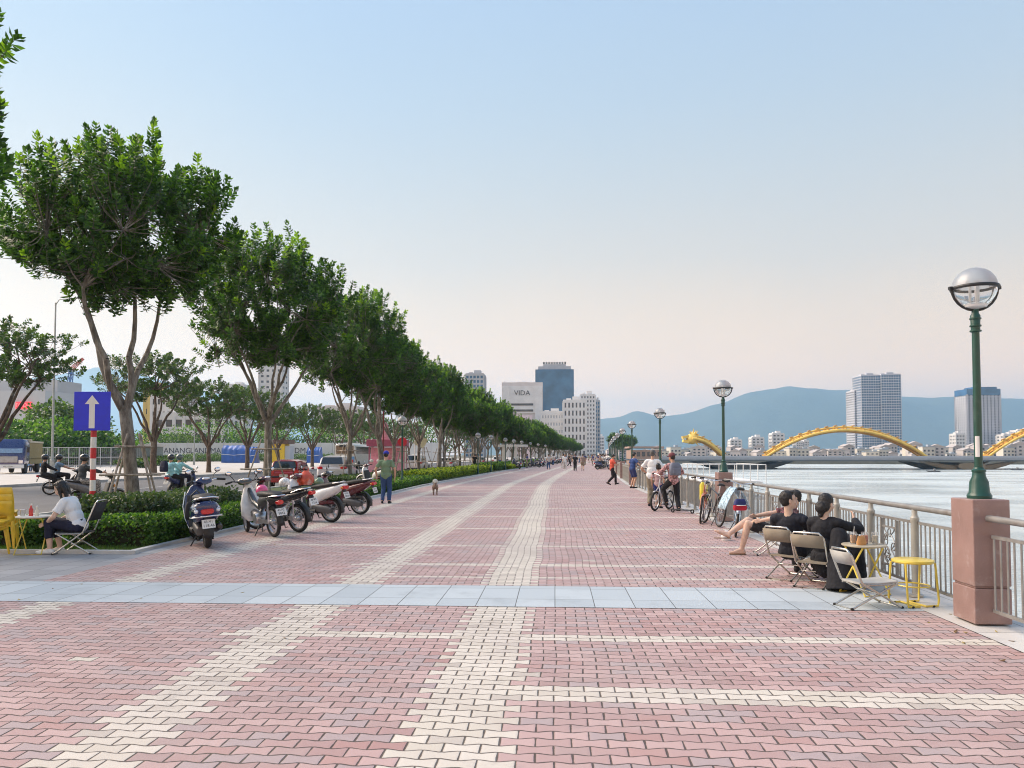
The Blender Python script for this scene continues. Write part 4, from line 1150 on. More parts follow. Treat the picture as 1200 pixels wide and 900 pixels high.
MB().lathe([(0, 2.8), (.42, 2.82), (.40, 3.2), (.28, 4.0), (.12, 4.25), (0, 4.3)], n=16).tf(Matrix.Translation((-.3, 0, 0))).build('topper', pink, pk, 50)
MB().lathe([(0, -.06), (.36, -.06), (.36, .06), (0, .06)], (1.25, -1.3, 2.65), 24, 'y').build('round_sign', M('red_round', (.65, .03, .06), .4), pk, 30)
MB().box((1.48, -1.1, 1.2), (.12, .1, 2.4)).build('banner_pole', white, pk, 0)
mb = MB()
for i in range(5): mb.ell((-1.2+i*.55, -1.1, 1.12), (.16, .1, .14), 8, 6)
mb.build('cup_row', M('cups', (.7, .7, .66), .5), pk)
rp = thing('banner_pole', 'dark red pole standing in front of the pink kiosk', 'pole', P(-12.2, 52)); MB().cyl((0, 0, 0), (0, 0, 4.6), .05, n=8).build('shaft', M('maroon_pole', (.2, .03, .03), .5), rp); MB().lathe([(0, 0), (.2, 0), (.18, .1), (0, .12)], n=12).build('foot', concr, rp)
# white gate frame by the far hedge
gt = thing('gate_frame', 'white square gate frame rising from the planting strip', 'gate', (X_at(599, 98), 98, 0))
MB().box((-.9, 0, 1.3), (.5, .5, 2.6)).box((.6, 0, 1.3), (.35, .5, 2.6)).build('post', white, gt, 0, bevel=.02); MB().box((-.1, 0, 2.75), (4.4, .8, .3)).build('lintel', white, gt, 0, bevel=.02)
# sign post
sp_ = gp(108, 600.5); sgp = thing('traffic_sign', 'blue square sign with a white up arrow on a red and white pole', 'traffic sign', (sp_.x, sp_.y, 0), .05)
Dn = sp_.y; Hs = Z_at(462, Dn, 110)
mb = MB(); mb.m = 0; n = 11; seg = (Hs)/n
for k in range(n): mb.m = (k % 2); mb.cyl((0, 0, seg*k), (0, 0, seg*(k+1)+(0 if k == n-1 else .0)), .075, n=18)
redp = M('red_band_paint', (.55, .02, .03), .45, dirt=(.5, .3, .3, .3)); mb.build('pole', [white, redp], sgp, 35)
blue = M('sign_blue', (.006, .03, .70), .35, var=.06); wsg = M('sign_white', (.8, .8, .8), .4, var=.03)
bw = 44*Dn/F; zc = Z_at(482, Dn, 110); zh = 47*Dn/F
pl = MB().box((0, -.10, zc), (bw, .025, zh)).build('plate', blue, sgp, 0, bevel=.006)
ah = zh
MB().prism([(-bw*.2, zc+ah*.18), (0, zc+ah*.41), (bw*.2, zc+ah*.18), (bw*.08, zc+ah*.18), (bw*.08, zc-ah*.44), (-bw*.08, zc-ah*.44), (-bw*.08, zc+ah*.18)], -.118, -.115, 'y').build('arrow', wsg, pl, 0)
mb = MB()
for z in (zc+ah*.3, zc-ah*.25): mb.box((0, -.04, z), (.2, .1, .05))
mb.build('clamp', chrome, sgp, 0)
sp2 = thing('notice_board', 'small square yellowish sign on a post by the parked vans', 'sign', P(-13.3, 66)); MB().cyl((0, 0, 0), (0, 0, 2.9), .05, n=8).build('pole', white, sp2); MB().box((.5, -.02, 2.75), (1.0, .04, .9), Ry(.5)).build('plate', M('sign_cream', (.6, .62, .42), .5), sp2, 0)
lp = thing('lamp_post', 'thin dark pole standing in the yellow-green hedge', 'pole', P(-9.0, 57)); MB().lathe([(0, 0), (.12, 0), (.1, .2), (.05, .3), (.04, 3.3), (0, 3.3)], n=12).build('shaft', black, lp, 30); MB().ell((0, 0, 3.35), .07).build('cap', black, lp)
# ================================================================== two-wheelers
def paint(name, c, rough=.28, metal=.0, coat=.8): return M(name, c, rough, metal, var=.06, scale=4, coat=coat, dirt=(.2, .18, .16, .12))
blk = M('black_plastic', (.025, .026, .028), .5, var=.2, scale=10); seatm = M('black_vinyl', (.02, .02, .022), .55, bmp=.15, bscale=120)
alloy = M('alloy', (.55, .55, .56), .35, .9); mirr = M('mirror', (.8, .82, .85), .05, 1., var=0)
redl = M('red_lens', (.55, .01, .015), .2, coat=.8, trans=.0); ambl = M('amber_lens', (.7, .25, .02), .2, coat=.6); hll = M('headlamp_lens', (.75, .77, .8), .08, .3, coat=1)
platem = M('plate_white', (.72, .73, .7), .45, var=.03); plink = M('plate_ink', (.02, .02, .025), .5)
helm_pink = paint('pink_shell', (.75, .08, .25)); 
def wheel(t, y, R, w_, style, nm='wheel'):
    r = w_/2; tp = MB().torus((0, 0, 0), R-r, r, 36, 10, 'x', 1.0).build('tyre', rubber, None, 60)
    wh_ = MB()
    if style == 'spoke':
        wh_.lathe([(R-w_-.012, -.018), (R-w_+.012, -.018), (R-w_+.012, .018), (R-w_-.012, .018), (R-w_-.012, -.018)], n=36, ax='x')
        for k in range(24):
            a = 2*pi*k/24; b_ = a+(.5 if k % 2 else -.5); s_ = .03 if k % 4 < 2 else -.03
            wh_.cyl((s_, .035*cos(b_), .035*sin(b_)), (0, (R-w_)*cos(a), (R-w_)*sin(a)), .003, n=4)
        wh_.lathe([(0, -.06), (.03, -.055), (.045, -.03), (.045, .03), (.03, .055), (0, .06)], n=16, ax='x')
    else:
        wh_.lathe([(R-w_-.015, -.03), (R-w_+.01, -.034), (R-w_+.01, .034), (R-w_-.015, .03), (R-w_-.015, -.03)], n=36, ax='x')
        for k in range(5):
            a = 2*pi*k/5+.3
            for da in (-.16, .16): wh_.tube([(0, .03*cos(a), .03*sin(a)), (0, (R-w_)*cos(a+da), (R-w_)*sin(a+da))], [.022, .012], 6)
        wh_.lathe([(0, -.05), (.05, -.045), (.06, 0), (.05, .045), (0, .05)], n=16, ax='x')
    o = wh_.build(nm, alloy if style != 'dark' else M('dark_alloy', (.06, .06, .065), .4, .7), t, 50, loc=(0, y, R)); tp.parent = o
    MB().lathe([(0, .045), (.075, .045), (.075, .05), (0, .05)], n=20, ax='x').build('brake_disc', alloy, o, 40)
    return o
def plate(t, y, z, tilt, txt, w_=.19, h=.14):
    p = MB().box((0, 0, 0), (w_, .006, h)).build('plate', platem, t, 0, loc=(0, y, z)); p.rotation_euler = (tilt, 0, 0)
    a, b_ = txt
    lettering('plate_text', a, .055, plink, p, (0, -.005, .032), (pi/2, 0, 0), .001); lettering('plate_text', b_, .062, plink, p, (0, -.005, -.03), (pi/2, 0, 0), .001)
def mirrors(t, y, z, hw=.27, dz=.13):
    for s_ in (-1, 1):
        m_ = MB().tube([(s_*(hw-.09), y, z), (s_*(hw-.05), y+.02, z+dz*.6), (s_*hw, y-.01, z+dz)], .007, 6)
        m_.ell((s_*(hw+.015), y-.01, z+dz+.03), (.062, .018, .042), 14, 8)
        g = m_.build('mirror', blk, t, 60)
        MB().ell((s_*(hw+.015), y-.022, z+dz+.03), (.052, .010, .034), 12, 6).build('mirror_glass', mirr, g, 60)
def moto(label, loc, rz, style='modern', col=(.5, .5, .5), col2=None, group='scooters parked along the planting kerb', ptxt=('43-H1', '128.46'), lean=-5, steer=.35, name='parked_scooter', big_plate=True):
    t = thing(name, label, 'scooter', loc, rz, group); t.rotation_euler = (0, radians(lean), rz)
    bp = paint('paint_%02d%02d%02d' % tuple(int(c*99) for c in col), col); b2 = paint('paint_%02d%02d%02d' % tuple(int(c*99) for c in col2), col2) if col2 else blk
    cub = style == 'cub'; sport = style == 'sport'; cl = style == 'classic'
    R = .24 if cl else .285; WB = 1.30 if cl else 1.24; w_ = .105 if cl else .07; ws = 'spoke' if (cub or sport) else 'alloy'
    wheel(t, 0, R, w_, ws)
    # steering group turned a little
    st = bpy.data.objects.new('fork', None)
    fk = MB()
    for s_ in (-1, 1):
        fk.cyl((s_*.07, 0, R), (s_*.055, -.17, .72), .019, .022, 10)
    fk.cyl((0, -.17, .70), (0, -.25, .98), .03, n=12); fk.box((0, -.17, .72), (.16, .06, .05))
    f = fk.build('fork', alloy if not cl else chrome, t, 50, loc=(0, WB, 0))
    f.rotation_euler = (0, 0, steer)
    wf_ = wheel(f, 0, R, w_*.92, ws)
    fd = MB()      # front mudguard
    n = 12; vs = []; ww = w_*.5+.03
    for i in range(n+1):
        a = radians(20+150*i/n); rr = R+.035
        for x, dr in ((-ww, -.045), (-ww*.8, .0), (0, .014), (ww*.8, .0), (ww, -.045)): vs.append((x, (rr+dr)*cos(a), R+(rr+dr)*sin(a)))
    fd.add(vs, [(i*5+j, i*5+j+1, i*5+j+6, i*5+j+5) for i in range(n) for j in range(4)]); g = fd.build('mudguard', bp if not sport else b2, f, 60); so_ = g.modifiers.new('s', 'SOLIDIFY'); so_.thickness = .006
    hz_ = 1.0
    hb = MB().tube([(-.34, -.36, hz_+.01), (-.22, -.28, hz_+.03), (-.08, -.25, hz_), (.08, -.25, hz_), (.22, -.28, hz_+.03), (.34, -.36, hz_+.01)], .013, 8)
    for s_ in (-1, 1): hb.tube([(s_*.2, -.24, hz_+.03), (s_*.28, -.26, hz_+.02), (s_*.36, -.32, hz_+.01)], .006, 5)
    h_ = hb.build('handlebar', blk if not cl else chrome, f, 50)
    for s_ in (-1, 1): MB().cyl((s_*.24, -.30, hz_+.028), (s_*.36, -.375, hz_+.008), .019, n=10).build('grip', rubber, h_, 40)
    MB().loft([(-.36, hz_, .10, .03), (-.31, hz_+.02, .14, .06), (-.22, hz_+.01, .13, .075), (-.15, hz_-.01, .085, .06), (-.13, hz_-.015, .06, .045)], 16, 2.3).build('handle_cowl', b2 if not (cl or cub) else bp, f, 50)
    MB().ell((0, -.345, hz_+.055), (.075, .05, .025), 14, 8).build('speedometer', hll, f, 60)
    MB().ell((0, -.135, hz_-.01), (.07, .03, .055), 16, 10).build('headlight', hll, f, 60)
    mirrors(f, -.27, hz_+.03)
    # leg shield
    sh = MB()
    if cub: sh.loft([(.26, WB-.42, .13, .03), (.38, WB-.38, .23, .07), (.6, WB-.30, .20, .06), (.85, WB-.24, .10, .05), (.93, WB-.23, .06, .045)], 18, 3, ax='z')
    elif sport: sh.loft([(.42, WB-.48, .08, .05), (.55, WB-.38, .15, .09), (.72, WB-.28, .17, .08), (.9, WB-.2, .09, .06), (.95, WB-.2, .05, .04)], 18, 2.6, ax='z')
    else: sh.loft([(.24, WB-.44, .15, .05), (.34, WB-.37, .20, .06), (.55, WB-.29, .215, .055), (.78, WB-.22, .18, .06), (.93, WB-.19, .09, .06), (.965, WB-.19, .05, .04)], 20, 3.2, ax='z')
    s_o = sh.build('leg_shield', M('shield_white', (.74, .73, .70), .35, coat=.6) if cub else bp, t, 50)
    if not (cub or sport):
        MB().loft([(.30, WB-.44, .17, .03), (.55, WB-.36, .185, .035), (.80, WB-.29, .15, .03)], 16, 3.5, ax='z').build('inner_shield', blk, t, 50)
        MB().loft([(.30, .27, .19, .05), (.62, .25, .19, .045), (WB-.38, .25, .17, .05)], 16, 4).build('footboard', blk, t, 50)
        for s_ in (-1, 1): MB().ell((s_*.12, WB-.155, .70), (.035, .03, .05), 12, 8).build('indicator', ambl, t, 60)
    if cub or sport:
        MB().tube([(0, WB-.25, .85), (0, WB-.45, .62), (0, .45, .50), (0, .25, .62)], [.05, .06, .06, .05], 12).build('frame_tube', b2 if not cub else bp, t, 50)
    # engine
    en = MB()
    if cub or sport:
        en.lathe([(0, -.14), (.09, -.13), (.11, -.06), (.11, .06), (.09, .13), (0, .14)], (0, .52, .33), 20, 'x'); en.cyl((0, .58, .35), (0, .84, .40), .065, .055, 14)
        for k in range(7): en.cyl((0, .64+k*.028, .357+k*.006), (0, .648+k*.028, .359+k*.006), .085, n=16)
        en.box((0, .25, .30), (.05, .5, .04)); en.box((-.09, .26, .29), (.02, .46, .07))
    else:
        en.loft([(-.10, .29, .05, .06, -.1), (.0, .30, .07, .09, -.1), (.3, .34, .07, .09, -.1), (.42, .36, .06, .07, -.08)], 14, 3); en.lathe([(0, -.1), (.1, -.09), (.1, .1), (0, .12)], (.02, .32, .36), 18, 'x')
        en.box((0, .2, .48), (.2, .3, .2))
    en.build('engine', alloy if (cub or sport) else M('engine_grey', (.12, .12, .125), .5, .6), t, 45)
    ex = MB().tube([(.09, .5, .24), (.13, .35, .21), (.15, .2, .25)], .018, 8); ex.tube([(.15, .24, .26), (.155, .12, .28), (.165, -.2, .34), (.165, -.25, .345)], [.03, .055, .055, .03], 14); ex.box((.21, -.02, .33), (.012, .22, .09), Rx(.15))
    ex.build('exhaust', M('exhaust_dark', (.06, .06, .06), .4, .7), t, 45)
    # rear body & seat
    if cl:
        MB().loft([(-.34, .66, .05, .05), (-.30, .64, .14, .12), (-.18, .60, .20, .16), (.05, .57, .225, .18), (.28, .55, .20, .19), (.46, .50, .15, .20), (.54, .42, .10, .14)], 22, 2.6).build('rear_body', bp, t, 50)
        MB().loft([(-.26, .80, .08, .03), (-.18, .81, .145, .05), (.1, .80, .16, .06), (.3, .79, .15, .055), (.48, .77, .12, .045), (.56, .75, .06, .03)], 20, 3).build('seat', seatm, t, 50)
        rr = MB().tube([(-.14, .1, .72), (-.185, -.12, .76), (-.17, -.32, .80), (-.09, -.40, .82), (.09, -.40, .82), (.17, -.32, .80), (.185, -.12, .76), (.14, .1, .72)], .013, 8)
        rr.tube([(-.21, .15, .50), (-.24, -.1, .50), (-.19, -.30, .52), (-.09, -.385, .53), (.09, -.385, .53), (.19, -.30, .52), (.24, -.1, .50), (.21, .15, .50)], .011, 8)
        for s_ in (-1, 1): rr.tube([(s_*.205, -.02, .60), (s_*.21, -.2, .62), (s_*.17, -.30, .66)], .012, 8); rr.tube([(s_*.17, WB-.40, .26), (s_*.215, WB-.34, .42), (s_*.225, WB-.27, .62), (s_*.17, WB-.22, .86)], .010, 8)
        rr.build('chrome_trim', chrome, t, 50)
        tz, ty, tw_ = .60, -.335, .10
        for s_ in (-1, 1): MB().ell((s_*.155, -.275, .61), (.04, .04, .035), 12, 8).build('indicator', hll, t, 60)
    elif cub:
        MB().loft([(-.36, .70, .05, .02), (-.2, .72, .11, .05), (.05, .70, .12, .09), (.3, .64, .12, .13), (.45, .60, .08, .10)], 18, 2.8).build('rear_body', blk, t, 50)
        MB().loft([(-.30, .79, .07, .02), (-.22, .80, .125, .045), (.1, .80, .13, .055), (.38, .79, .11, .05), (.46, .78, .06, .03)], 18, 3.2).build('seat', seatm, t, 50)
        rk = MB().tube([(-.11, 0, .74), (-.12, -.3, .78), (-.07, -.42, .79), (.07, -.42, .79), (.12, -.3, .78), (.11, 0, .74)], .011, 6)
        for k in range(4): rk.cyl((-.11, -.1-k*.09, .775), (.11, -.1-k*.09, .775), .007, n=5)
        for s_ in (-1, 1): rk.cyl((s_*.09, 0, R), (s_*.10, -.06, .70), .022, .024, 10)
        rk.build('rack', chrome, t, 50); tz, ty, tw_ = .66, -.36, .06
    elif sport:
        MB().loft([(-.50, .84, .03, .02), (-.40, .82, .07, .045), (-.15, .76, .12, .08), (.12, .70, .13, .10), (.35, .64, .11, .11), (.5, .60, .07, .08)], 18, 2.6).build('rear_body', bp, t, 50)
        MB().loft([(-.34, .865, .06, .02), (-.2, .85, .12, .04), (.1, .80, .13, .055), (.4, .775, .11, .045), (.5, .77, .05, .03)], 18, 3).build('seat', seatm, t, 50)
        rk = MB()
        for s_ in (-1, 1): rk.cyl((s_*.10, 0, R), (s_*.11, -.02, .66), .02, .022, 10)
        rk.tube([(-.12, .0, .80), (-.13, -.25, .87), (-.06, -.36, .88), (.06, -.36, .88), (.13, -.25, .87), (.12, 0, .80)], .012, 6); rk.build('rack', chrome, t, 50); tz, ty, tw_ = .80, -.47, .06
    else:
        MB().loft([(-.46, .86, .03, .02), (-.38, .83, .09, .05), (-.15, .74, .155, .11), (.1, .66, .175, .15), (.32, .58, .165, .18), (.46, .50, .12, .17), (.52, .42, .08, .1)], 22, 2.5).build('rear_body', bp, t, 50)
        MB().loft([(-.32, .885, .07, .02), (-.2, .875, .13, .045), (.08, .835, .15, .06), (.35, .80, .13, .05), (.5, .78, .06, .03)], 20, 3).build('seat', seatm, t, 50)
        MB().loft([(-.1, .46, .06, .05), (.1, .46, .13, .06), (.4, .38, .13, .1)], 14, 2.6).build('under_cowl', b2, t, 50)
        MB().tube([(-.10, -.05, .87), (-.125, -.28, .91), (-.06, -.38, .92), (.06, -.38, .92), (.125, -.28, .91), (.10, -.05, .87)], .013, 6).build('grab_rail', alloy, t, 50); tz, ty, tw_ = .80, -.43, .085
        for s_ in (-1, 1): MB().ell((s_*.10, -.40, .80), (.035, .03, .022), 10, 6).build('indicator', ambl, t, 60)
    MB().loft([(ty-.03, tz, tw_*.9, .035), (ty+.01, tz, tw_, .05), (ty+.07, tz, tw_, .05)], 14, 3).build('taillight', redl, t, 50)
    # rear mudguard and plate
    vs = []; n = 8; ww = w_*.5+.02
    for i in range(n+1):
        a = radians(100+90*i/n); rr = R+.045
        for x in (-ww, 0, ww): vs.append((x, rr*cos(a), R+rr*sin(a)))
    MB().add(vs, [(i*3+j, i*3+j+1, i*3+j+4, i*3+j+3) for i in range(n) for j in range(2)]).build('rear_mudguard', blk, t, 60).modifiers.new('s', 'SOLIDIFY').thickness = .006
    pz = tz-.17 if not cl else tz-.19
    MB().box((0, ty+.02, pz+.03), (.10, .02, .2), Rx(-.35)).build('plate_bracket', blk, t, 0)
    plate(t, ty-.01-(0 if cl else .01), pz, -.35, ptxt)
    MB().tube([(-.06, .45, .22), (-.16, .40, .10), (-.22, .38, .012), (-.26, .38, .008)], .011, 6).build('side_stand', blk, t, 50)
    c = MB()
    for s_ in (-1, 1): c.tube([(s_*.07, .33, .22), (s_*.12, .24, .11), (s_*.10, .20, .12)], .012, 6)
    c.build('centre_stand', blk, t, 50)
    return t
def heading(a, b_): return -atan2(b_[0]-a[0], b_[1]-a[1])
B1 = moto('dark blue retro scooter with chrome trim, nearest of the row of parked scooters', (-5.95, 12.95, 0), .55, 'classic', (.012, .022, .10), None, ptxt=('43-V1', '118.46'), steer=.5)
B1.scale = (1.09,)*3
B2 = moto('white leg-shielded step-through motorbike with a chrome rack, second in the row', (-5.45, 14.75, 0), .78, 'cub', (.05, .055, .06), None, ptxt=('43-P2', '5042'), steer=-.25, lean=-6)
B3 = moto('black underbone motorbike with spoked wheels, third in the row', (-5.27, 15.65, 0), 1.05, 'sport', (.02, .02, .025), (.08, .01, .015), ptxt=('43-K2', '7316'), steer=.3, lean=-7)
B4 = moto('white-tailed scooter with alloy wheels, fourth in the row', (-5.28, 18.0, 0), 1.2, 'modern', (.72, .73, .75), (.10, .012, .02), ptxt=('43-D1', '209.31'), steer=.4)
B5 = moto('dark maroon scooter with open black footwell, last of the five parked scooters', (-5.2, 20.4, 0), 1.28, 'modern', (.09, .012, .02), (.02, .02, .02), ptxt=('43-C1', '364.02'), steer=.5)
for b_ in (B2, B3, B4, B5): b_.scale = (1.06,)*3
# things left on the scooters
def bagm(name, c): return M(name, c, .7, var=.2, scale=6, bmp=.6, bscale=14)
t = thing('handbag', 'black bag hung on the leg shield of the blue scooter', 'bag', (-6.55, 13.75, 0), .5); MB().loft([(.42, 0, .17, .06), (.5, 0, .19, .08), (.68, 0, .18, .07), (.74, 0, .15, .04)], 16, 3, ax='z').build('body', bagm('black_cloth', (.012, .013, .016)), t, 50); MB().tube([(-.1, 0, .72), (-.09, 0, .86), (0, .02, .95), (.09, 0, .86), (.1, 0, .72)], .012, 6).build('strap', blk, t)
def helmet(label, loc, m_, rz=0):
    t = thing('helmet', label, 'helmet', loc, rz, 'helmets left on the scooters')
    pr = [(.125*cos(a), .12*sin(a)) for a in [-.35+i*(pi/2+.35)/10 for i in range(11)]]
    MB().lathe(pr+[(0, .12)], n=22).build('shell', m_, t, 50)
    MB().loft([(.10, -.02, .09, .008), (.15, -.03, .07, .006), (.18, -.035, .04, .004)], 12, 2.5).build('peak', m_, t, 50)
    MB().tube([(-.1, 0, -.03), (-.07, .02, -.12), (0, .03, -.15), (.07, .02, -.12), (.1, 0, -.03)], .006, 5).build('chin_strap', blk, t)
    return t
helmet('bright pink helmet hung between the second and third parked motorbikes', (-6.1, 15.75, .86), helm_pink, .5)
helmet('white patterned helmet resting on the third motorbike', (-5.98, 16.75, .98), M('white_pattern_shell', (.72, .72, .7), .3, var=.3, scale=30, coat=.6), 1)
t = thing('shopping_bag', 'red and white crumpled plastic bag on the fourth scooter', 'bag', (-6.1, 18.6, .88), .6)
mb = MB().loft([(-.02, 0, .14, .10), (.08, 0, .20, .15), (.2, 0, .19, .13), (.28, .02, .10, .06), (.33, .02, .05, .03)], 18, 2.2, ax='z')
for i, v in enumerate(mb.v): k = 1+.25*noise.noise(V(v)*9); mb.v[i] = (v[0]*k, v[1]*k, v[2])
mb.build('bag_body', M('red_white_film', (.62, .10, .05), .35, var=.3, scale=7, dirt=(.78, .76, .72, .9)), t, 50)
MB().tube([(-.05, 0, .3), (-.07, 0, .4), (0, 0, .43), (.06, 0, .38), (.05, 0, .3)], .006, 5).build('handles', M('red_white_film', (.6, .1, .05)), t)
helmet('dull green helmet on the seat of the fourth scooter', (-5.75, 18.5, .93), paint('green_shell', (.12, .2, .12)), 1.9)
# parked bikes further off
far_src = [B1, B2, B3, B4, B5]
def simple(t, label, loc, rz, group): return copy_tree(t, loc, None, label, group)
def park(px, py, src, rz, label, group='scooters parked far down the promenade', D=None, X=None):
    q = gp(px, py) if D is None else V((X, D, 0))
    c = copy_tree(src, q, None, label, group); c.rotation_euler = (0, radians(-5), rz); return c
park(436, 568, B4, 1.0, 'white scooter parked at the planting strip, left of the man in green', X=-8.4, D=37)
park(604, 549, B5, 1.2, 'dark scooter parked on the paving by the white gate frame'); park(609, 549.5, B1, .6, 'dark blue scooter parked in the small group near the white gate frame'); park(614, 548, B3, .3, 'black motorbike at the end of the small group near the white gate frame')
rnd = random.Random(31); SC = ['dark blue scooter with chrome trim', 'white leg-shielded step-through', 'black underbone motorbike', 'white-tailed scooter', 'dark maroon scooter']
for k in range(26):
    D = 98+k*3.1; q = rnd.randrange(5); park(0, 0, far_src[q], rnd.uniform(.7, 1.3), SC[q]+' in the far row along the left kerb', D=D, X=-5.2+cx(D)+rnd.uniform(-.3, .3))
for k in range(36):
    D = 84+k*2.3; q = rnd.randrange(5); park(0, 0, far_src[q], rnd.uniform(-1.6, -1.1), SC[q]+' in the far row along the river railing', D=D, X=2.6+cx(D)+rnd.uniform(-.3, .3))
RS = moto('scooter with a red tail lamp standing behind the man in the white tee', (3.25, 25.2, 0), -.15, 'modern', (.14, .15, .16), (.03, .03, .03), 'scooters by the railing', ('43-B1', '551.20'), steer=.2)
# bicycles
def bicycle(label, loc, rz, col, R=.32, lean=8, fat=.022, basket=False, child=False, group='bicycles parked at the railing'):
    t = thing('bicycle', label, 'bicycle', loc, rz, group); t.rotation_euler = (0, radians(lean), rz)
    fm = paint('bike_%02d%02d%02d' % tuple(int(c*99) for c in col), col); WB = R*3.2
    for y in (0, WB):
        o = MB(); o.lathe([(R-fat*2-.01, -.012), (R-fat*2+.004, -.012), (R-fat*2+.004, .012), (R-fat*2-.01, .012), (R-fat*2-.01, -.012)], n=40, ax='x')
        for k in range(28):
            a = 2*pi*k/28; b_ = a+(.6 if k % 2 else -.6); s_ = .028 if k % 4 < 2 else -.028
            o.cyl((s_, .02*cos(b_), .02*sin(b_)), (0, (R-fat*2)*cos(a), (R-fat*2)*sin(a)), .0022, n=3)
        o.lathe([(0, -.045), (.02, -.04), (.02, .04), (0, .045)], n=12, ax='x')
        w_ = o.build('wheel', alloy, t, 50, loc=(0, y, R)); MB().torus((0, 0, 0), R-fat, fat, 40, 8).build('tyre', rubber, w_, 60)
        n = 12; vs = []
        for i in range(n+1):
            a = radians((20 if y == 0 else 60)+130*i/n); rr = R+.02
            for x in (-.03, 0, .03): vs.append((x, rr*cos(a), rr*sin(a)+(.006 if x == 0 else 0)))
        MB().add(vs, [(i*3+j, i*3+j+1, i*3+j+4, i*3+j+3) for i in range(n) for j in range(2)]).build('mudguard', fm, t, 60, loc=(0, y, R)).modifiers.new('s', 'SOLIDIFY').thickness = .003
    bb = V((0, .46*R/.32, R-.04)); st = V((0, .27, .78)); hd1 = V((0, WB-.22, .86)); hd0 = V((0, WB-.17, .70)); ax = V((0, 0, R)); ax2 = V((0, WB, R))
    f = MB()
    f.cyl(bb, st, .016, .015); f.cyl(bb, hd0, .019, .017); f.cyl(st-V((0, 0, .08)), hd1-V((0, 0, .02)), .015); f.cyl(hd0-V((0, 0, .04)), hd1+V((0, 0, .04)), .019)
    for s_ in (-1, 1): f.cyl(ax+V((s_*.05, 0, 0)), st+V((s_*.015, 0, -.08)), .009); f.cyl(ax+V((s_*.05, 0, 0)), bb+V((s_*.03, 0, 0)), .010); f.tube([hd0+V((s_*.02, 0, -.04)), hd0+V((s_*.05, .04, -.12)), ax2+V((s_*.05, 0, 0))], [.014, .014, .010], 8)
    f.build('frame', fm, t, 50)
    MB().loft([(-.13+.25, .93, .075, .022), (.18, .94, .07, .03), (.30, .93, .03, .022), (.39, .92, .02, .015)], 14, 2.5).build('saddle', seatm, t, 50); MB().cyl(st-V((0, 0, .05)), (0, .25, .91), .013).build('seat_post', chrome, t)
    h = MB().tube([(-.31, WB-.34, 1.03), (-.2, WB-.27, 1.05), (0, WB-.22, 1.0), (.2, WB-.27, 1.05), (.31, WB-.34, 1.03)], .012, 8); h.cyl(hd1, (0, WB-.22, 1.0), .014)
    hb = h.build('handlebar', chrome, t, 50)
    for s_ in (-1, 1): MB().cyl((s_*.22, WB-.28, 1.05), (s_*.33, WB-.355, 1.028), .018).build('grip', rubber, hb, 40)
    c = MB().torus((.06, bb.y, bb.z), .09, .006, 24, 5); 
    for s_ in (-1, 1): c.cyl((s_*.06, bb.y, bb.z), (s_*.08, bb.y+.12*s_, bb.z-.11*s_), .009); c.box((s_*.12, bb.y+.12*s_, bb.z-.11*s_), (.09, .06, .02))
    c.cyl((.06, bb.y, bb.z+.09), (.06, 0, R+.035), .004, n=4); c.cyl((.06, bb.y, bb.z-.09), (.06, 0, R-.035), .004, n=4); c.build('crank', alloy, t, 50)
    r = MB()
    for s_ in (-1, 1): r.cyl((s_*.06, .02, R), (s_*.06, -.08, .74), .006, n=5); r.cyl((s_*.06, .2, .74), (s_*.06, -.26, .74), .006, n=5)
    for k in range(4): r.cyl((-.06, .15-k*.12, .74), (.06, .15-k*.12, .74), .005, n=5)
    r.cyl((-.05, .04, .3), (-.17, .02, .01), .009, n=6); r.build('rack', blk, t, 50)
    if basket:
        b_ = MB()
        for z in (.80, .88, .97): b_.tube([(-.15-(z-.8)*.2, WB-.02, z), (.15+(z-.8)*.2, WB-.02, z), (.15+(z-.8)*.2, WB+.2+(z-.8)*.2, z), (-.15-(z-.8)*.2, WB+.2+(z-.8)*.2, z)], .005, 4, closed=True)
        for i in range(9):
            u = -.15+.3*i/8
            for y in (WB-.02, WB+.2): b_.cyl((u, y, .8), (u*1.2, y+(.03 if y > WB else 0), .97), .003, n=3)
            b_.cyl((u, WB-.02, .80), (u, WB+.2, .80), .003, n=3)
        b_.build('basket', blk, t, 0)
    return t
bicycle('black bicycle with orange fork leaning at the railing, behind the blue one', (3.65, 19.2, 0), pi-.25, (.42, .10, .04), .34, lean=-6)
bicycle('blue-white bicycle with raised chrome handlebar, nearest of the parked bicycles', (3.5, 15.2, 0), -.22, (.30, .45, .60), .31, lean=7)
bicycle('plain black bicycle leaning at the railing between the orange-forked and the blue one', (3.62, 17.3, 0), .12, (.03, .03, .035), .33, lean=8)
bicycle('grey folding bicycle with white-rimmed front wheel, in front of the seated woman with the backpack', (3.35, 22.9, 0), pi-.6, (.5, .5, .52), .28, lean=-4, fat=.03)
t = thing('rain_cape', 'light blue patterned cloth draped over the nearest parked bicycle', 'cloth', (3.6, 15.75, .72), .1)
mb = MB(); vs = []
for i in range(13):
    for j in range(11):
        a = i/12*2-1; b_ = j/10-.5
        vs.append((a*.26, b_*.5, .22-abs(a)**1.6*.42+.03*noise.noise(V((a*4, b_*6, 2)))+.02*sin(b_*20)))
mb.add(vs, [(i*11+j, i*11+j+1, i*11+j+12, i*11+j+11) for i in range(12) for j in range(10)]); o = mb.build('cloth', M('pale_blue_print', (.36, .50, .60), .8, var=.5, scale=22), t, 60); o.modifiers.new('s', 'SOLIDIFY').thickness = .012
t = thing('tote_bag', 'dark blue bag with red lower half hung on the nearest bicycle', 'bag', (3.5, 14.8, .55), .3)
t.scale = (.62, .62, .66)
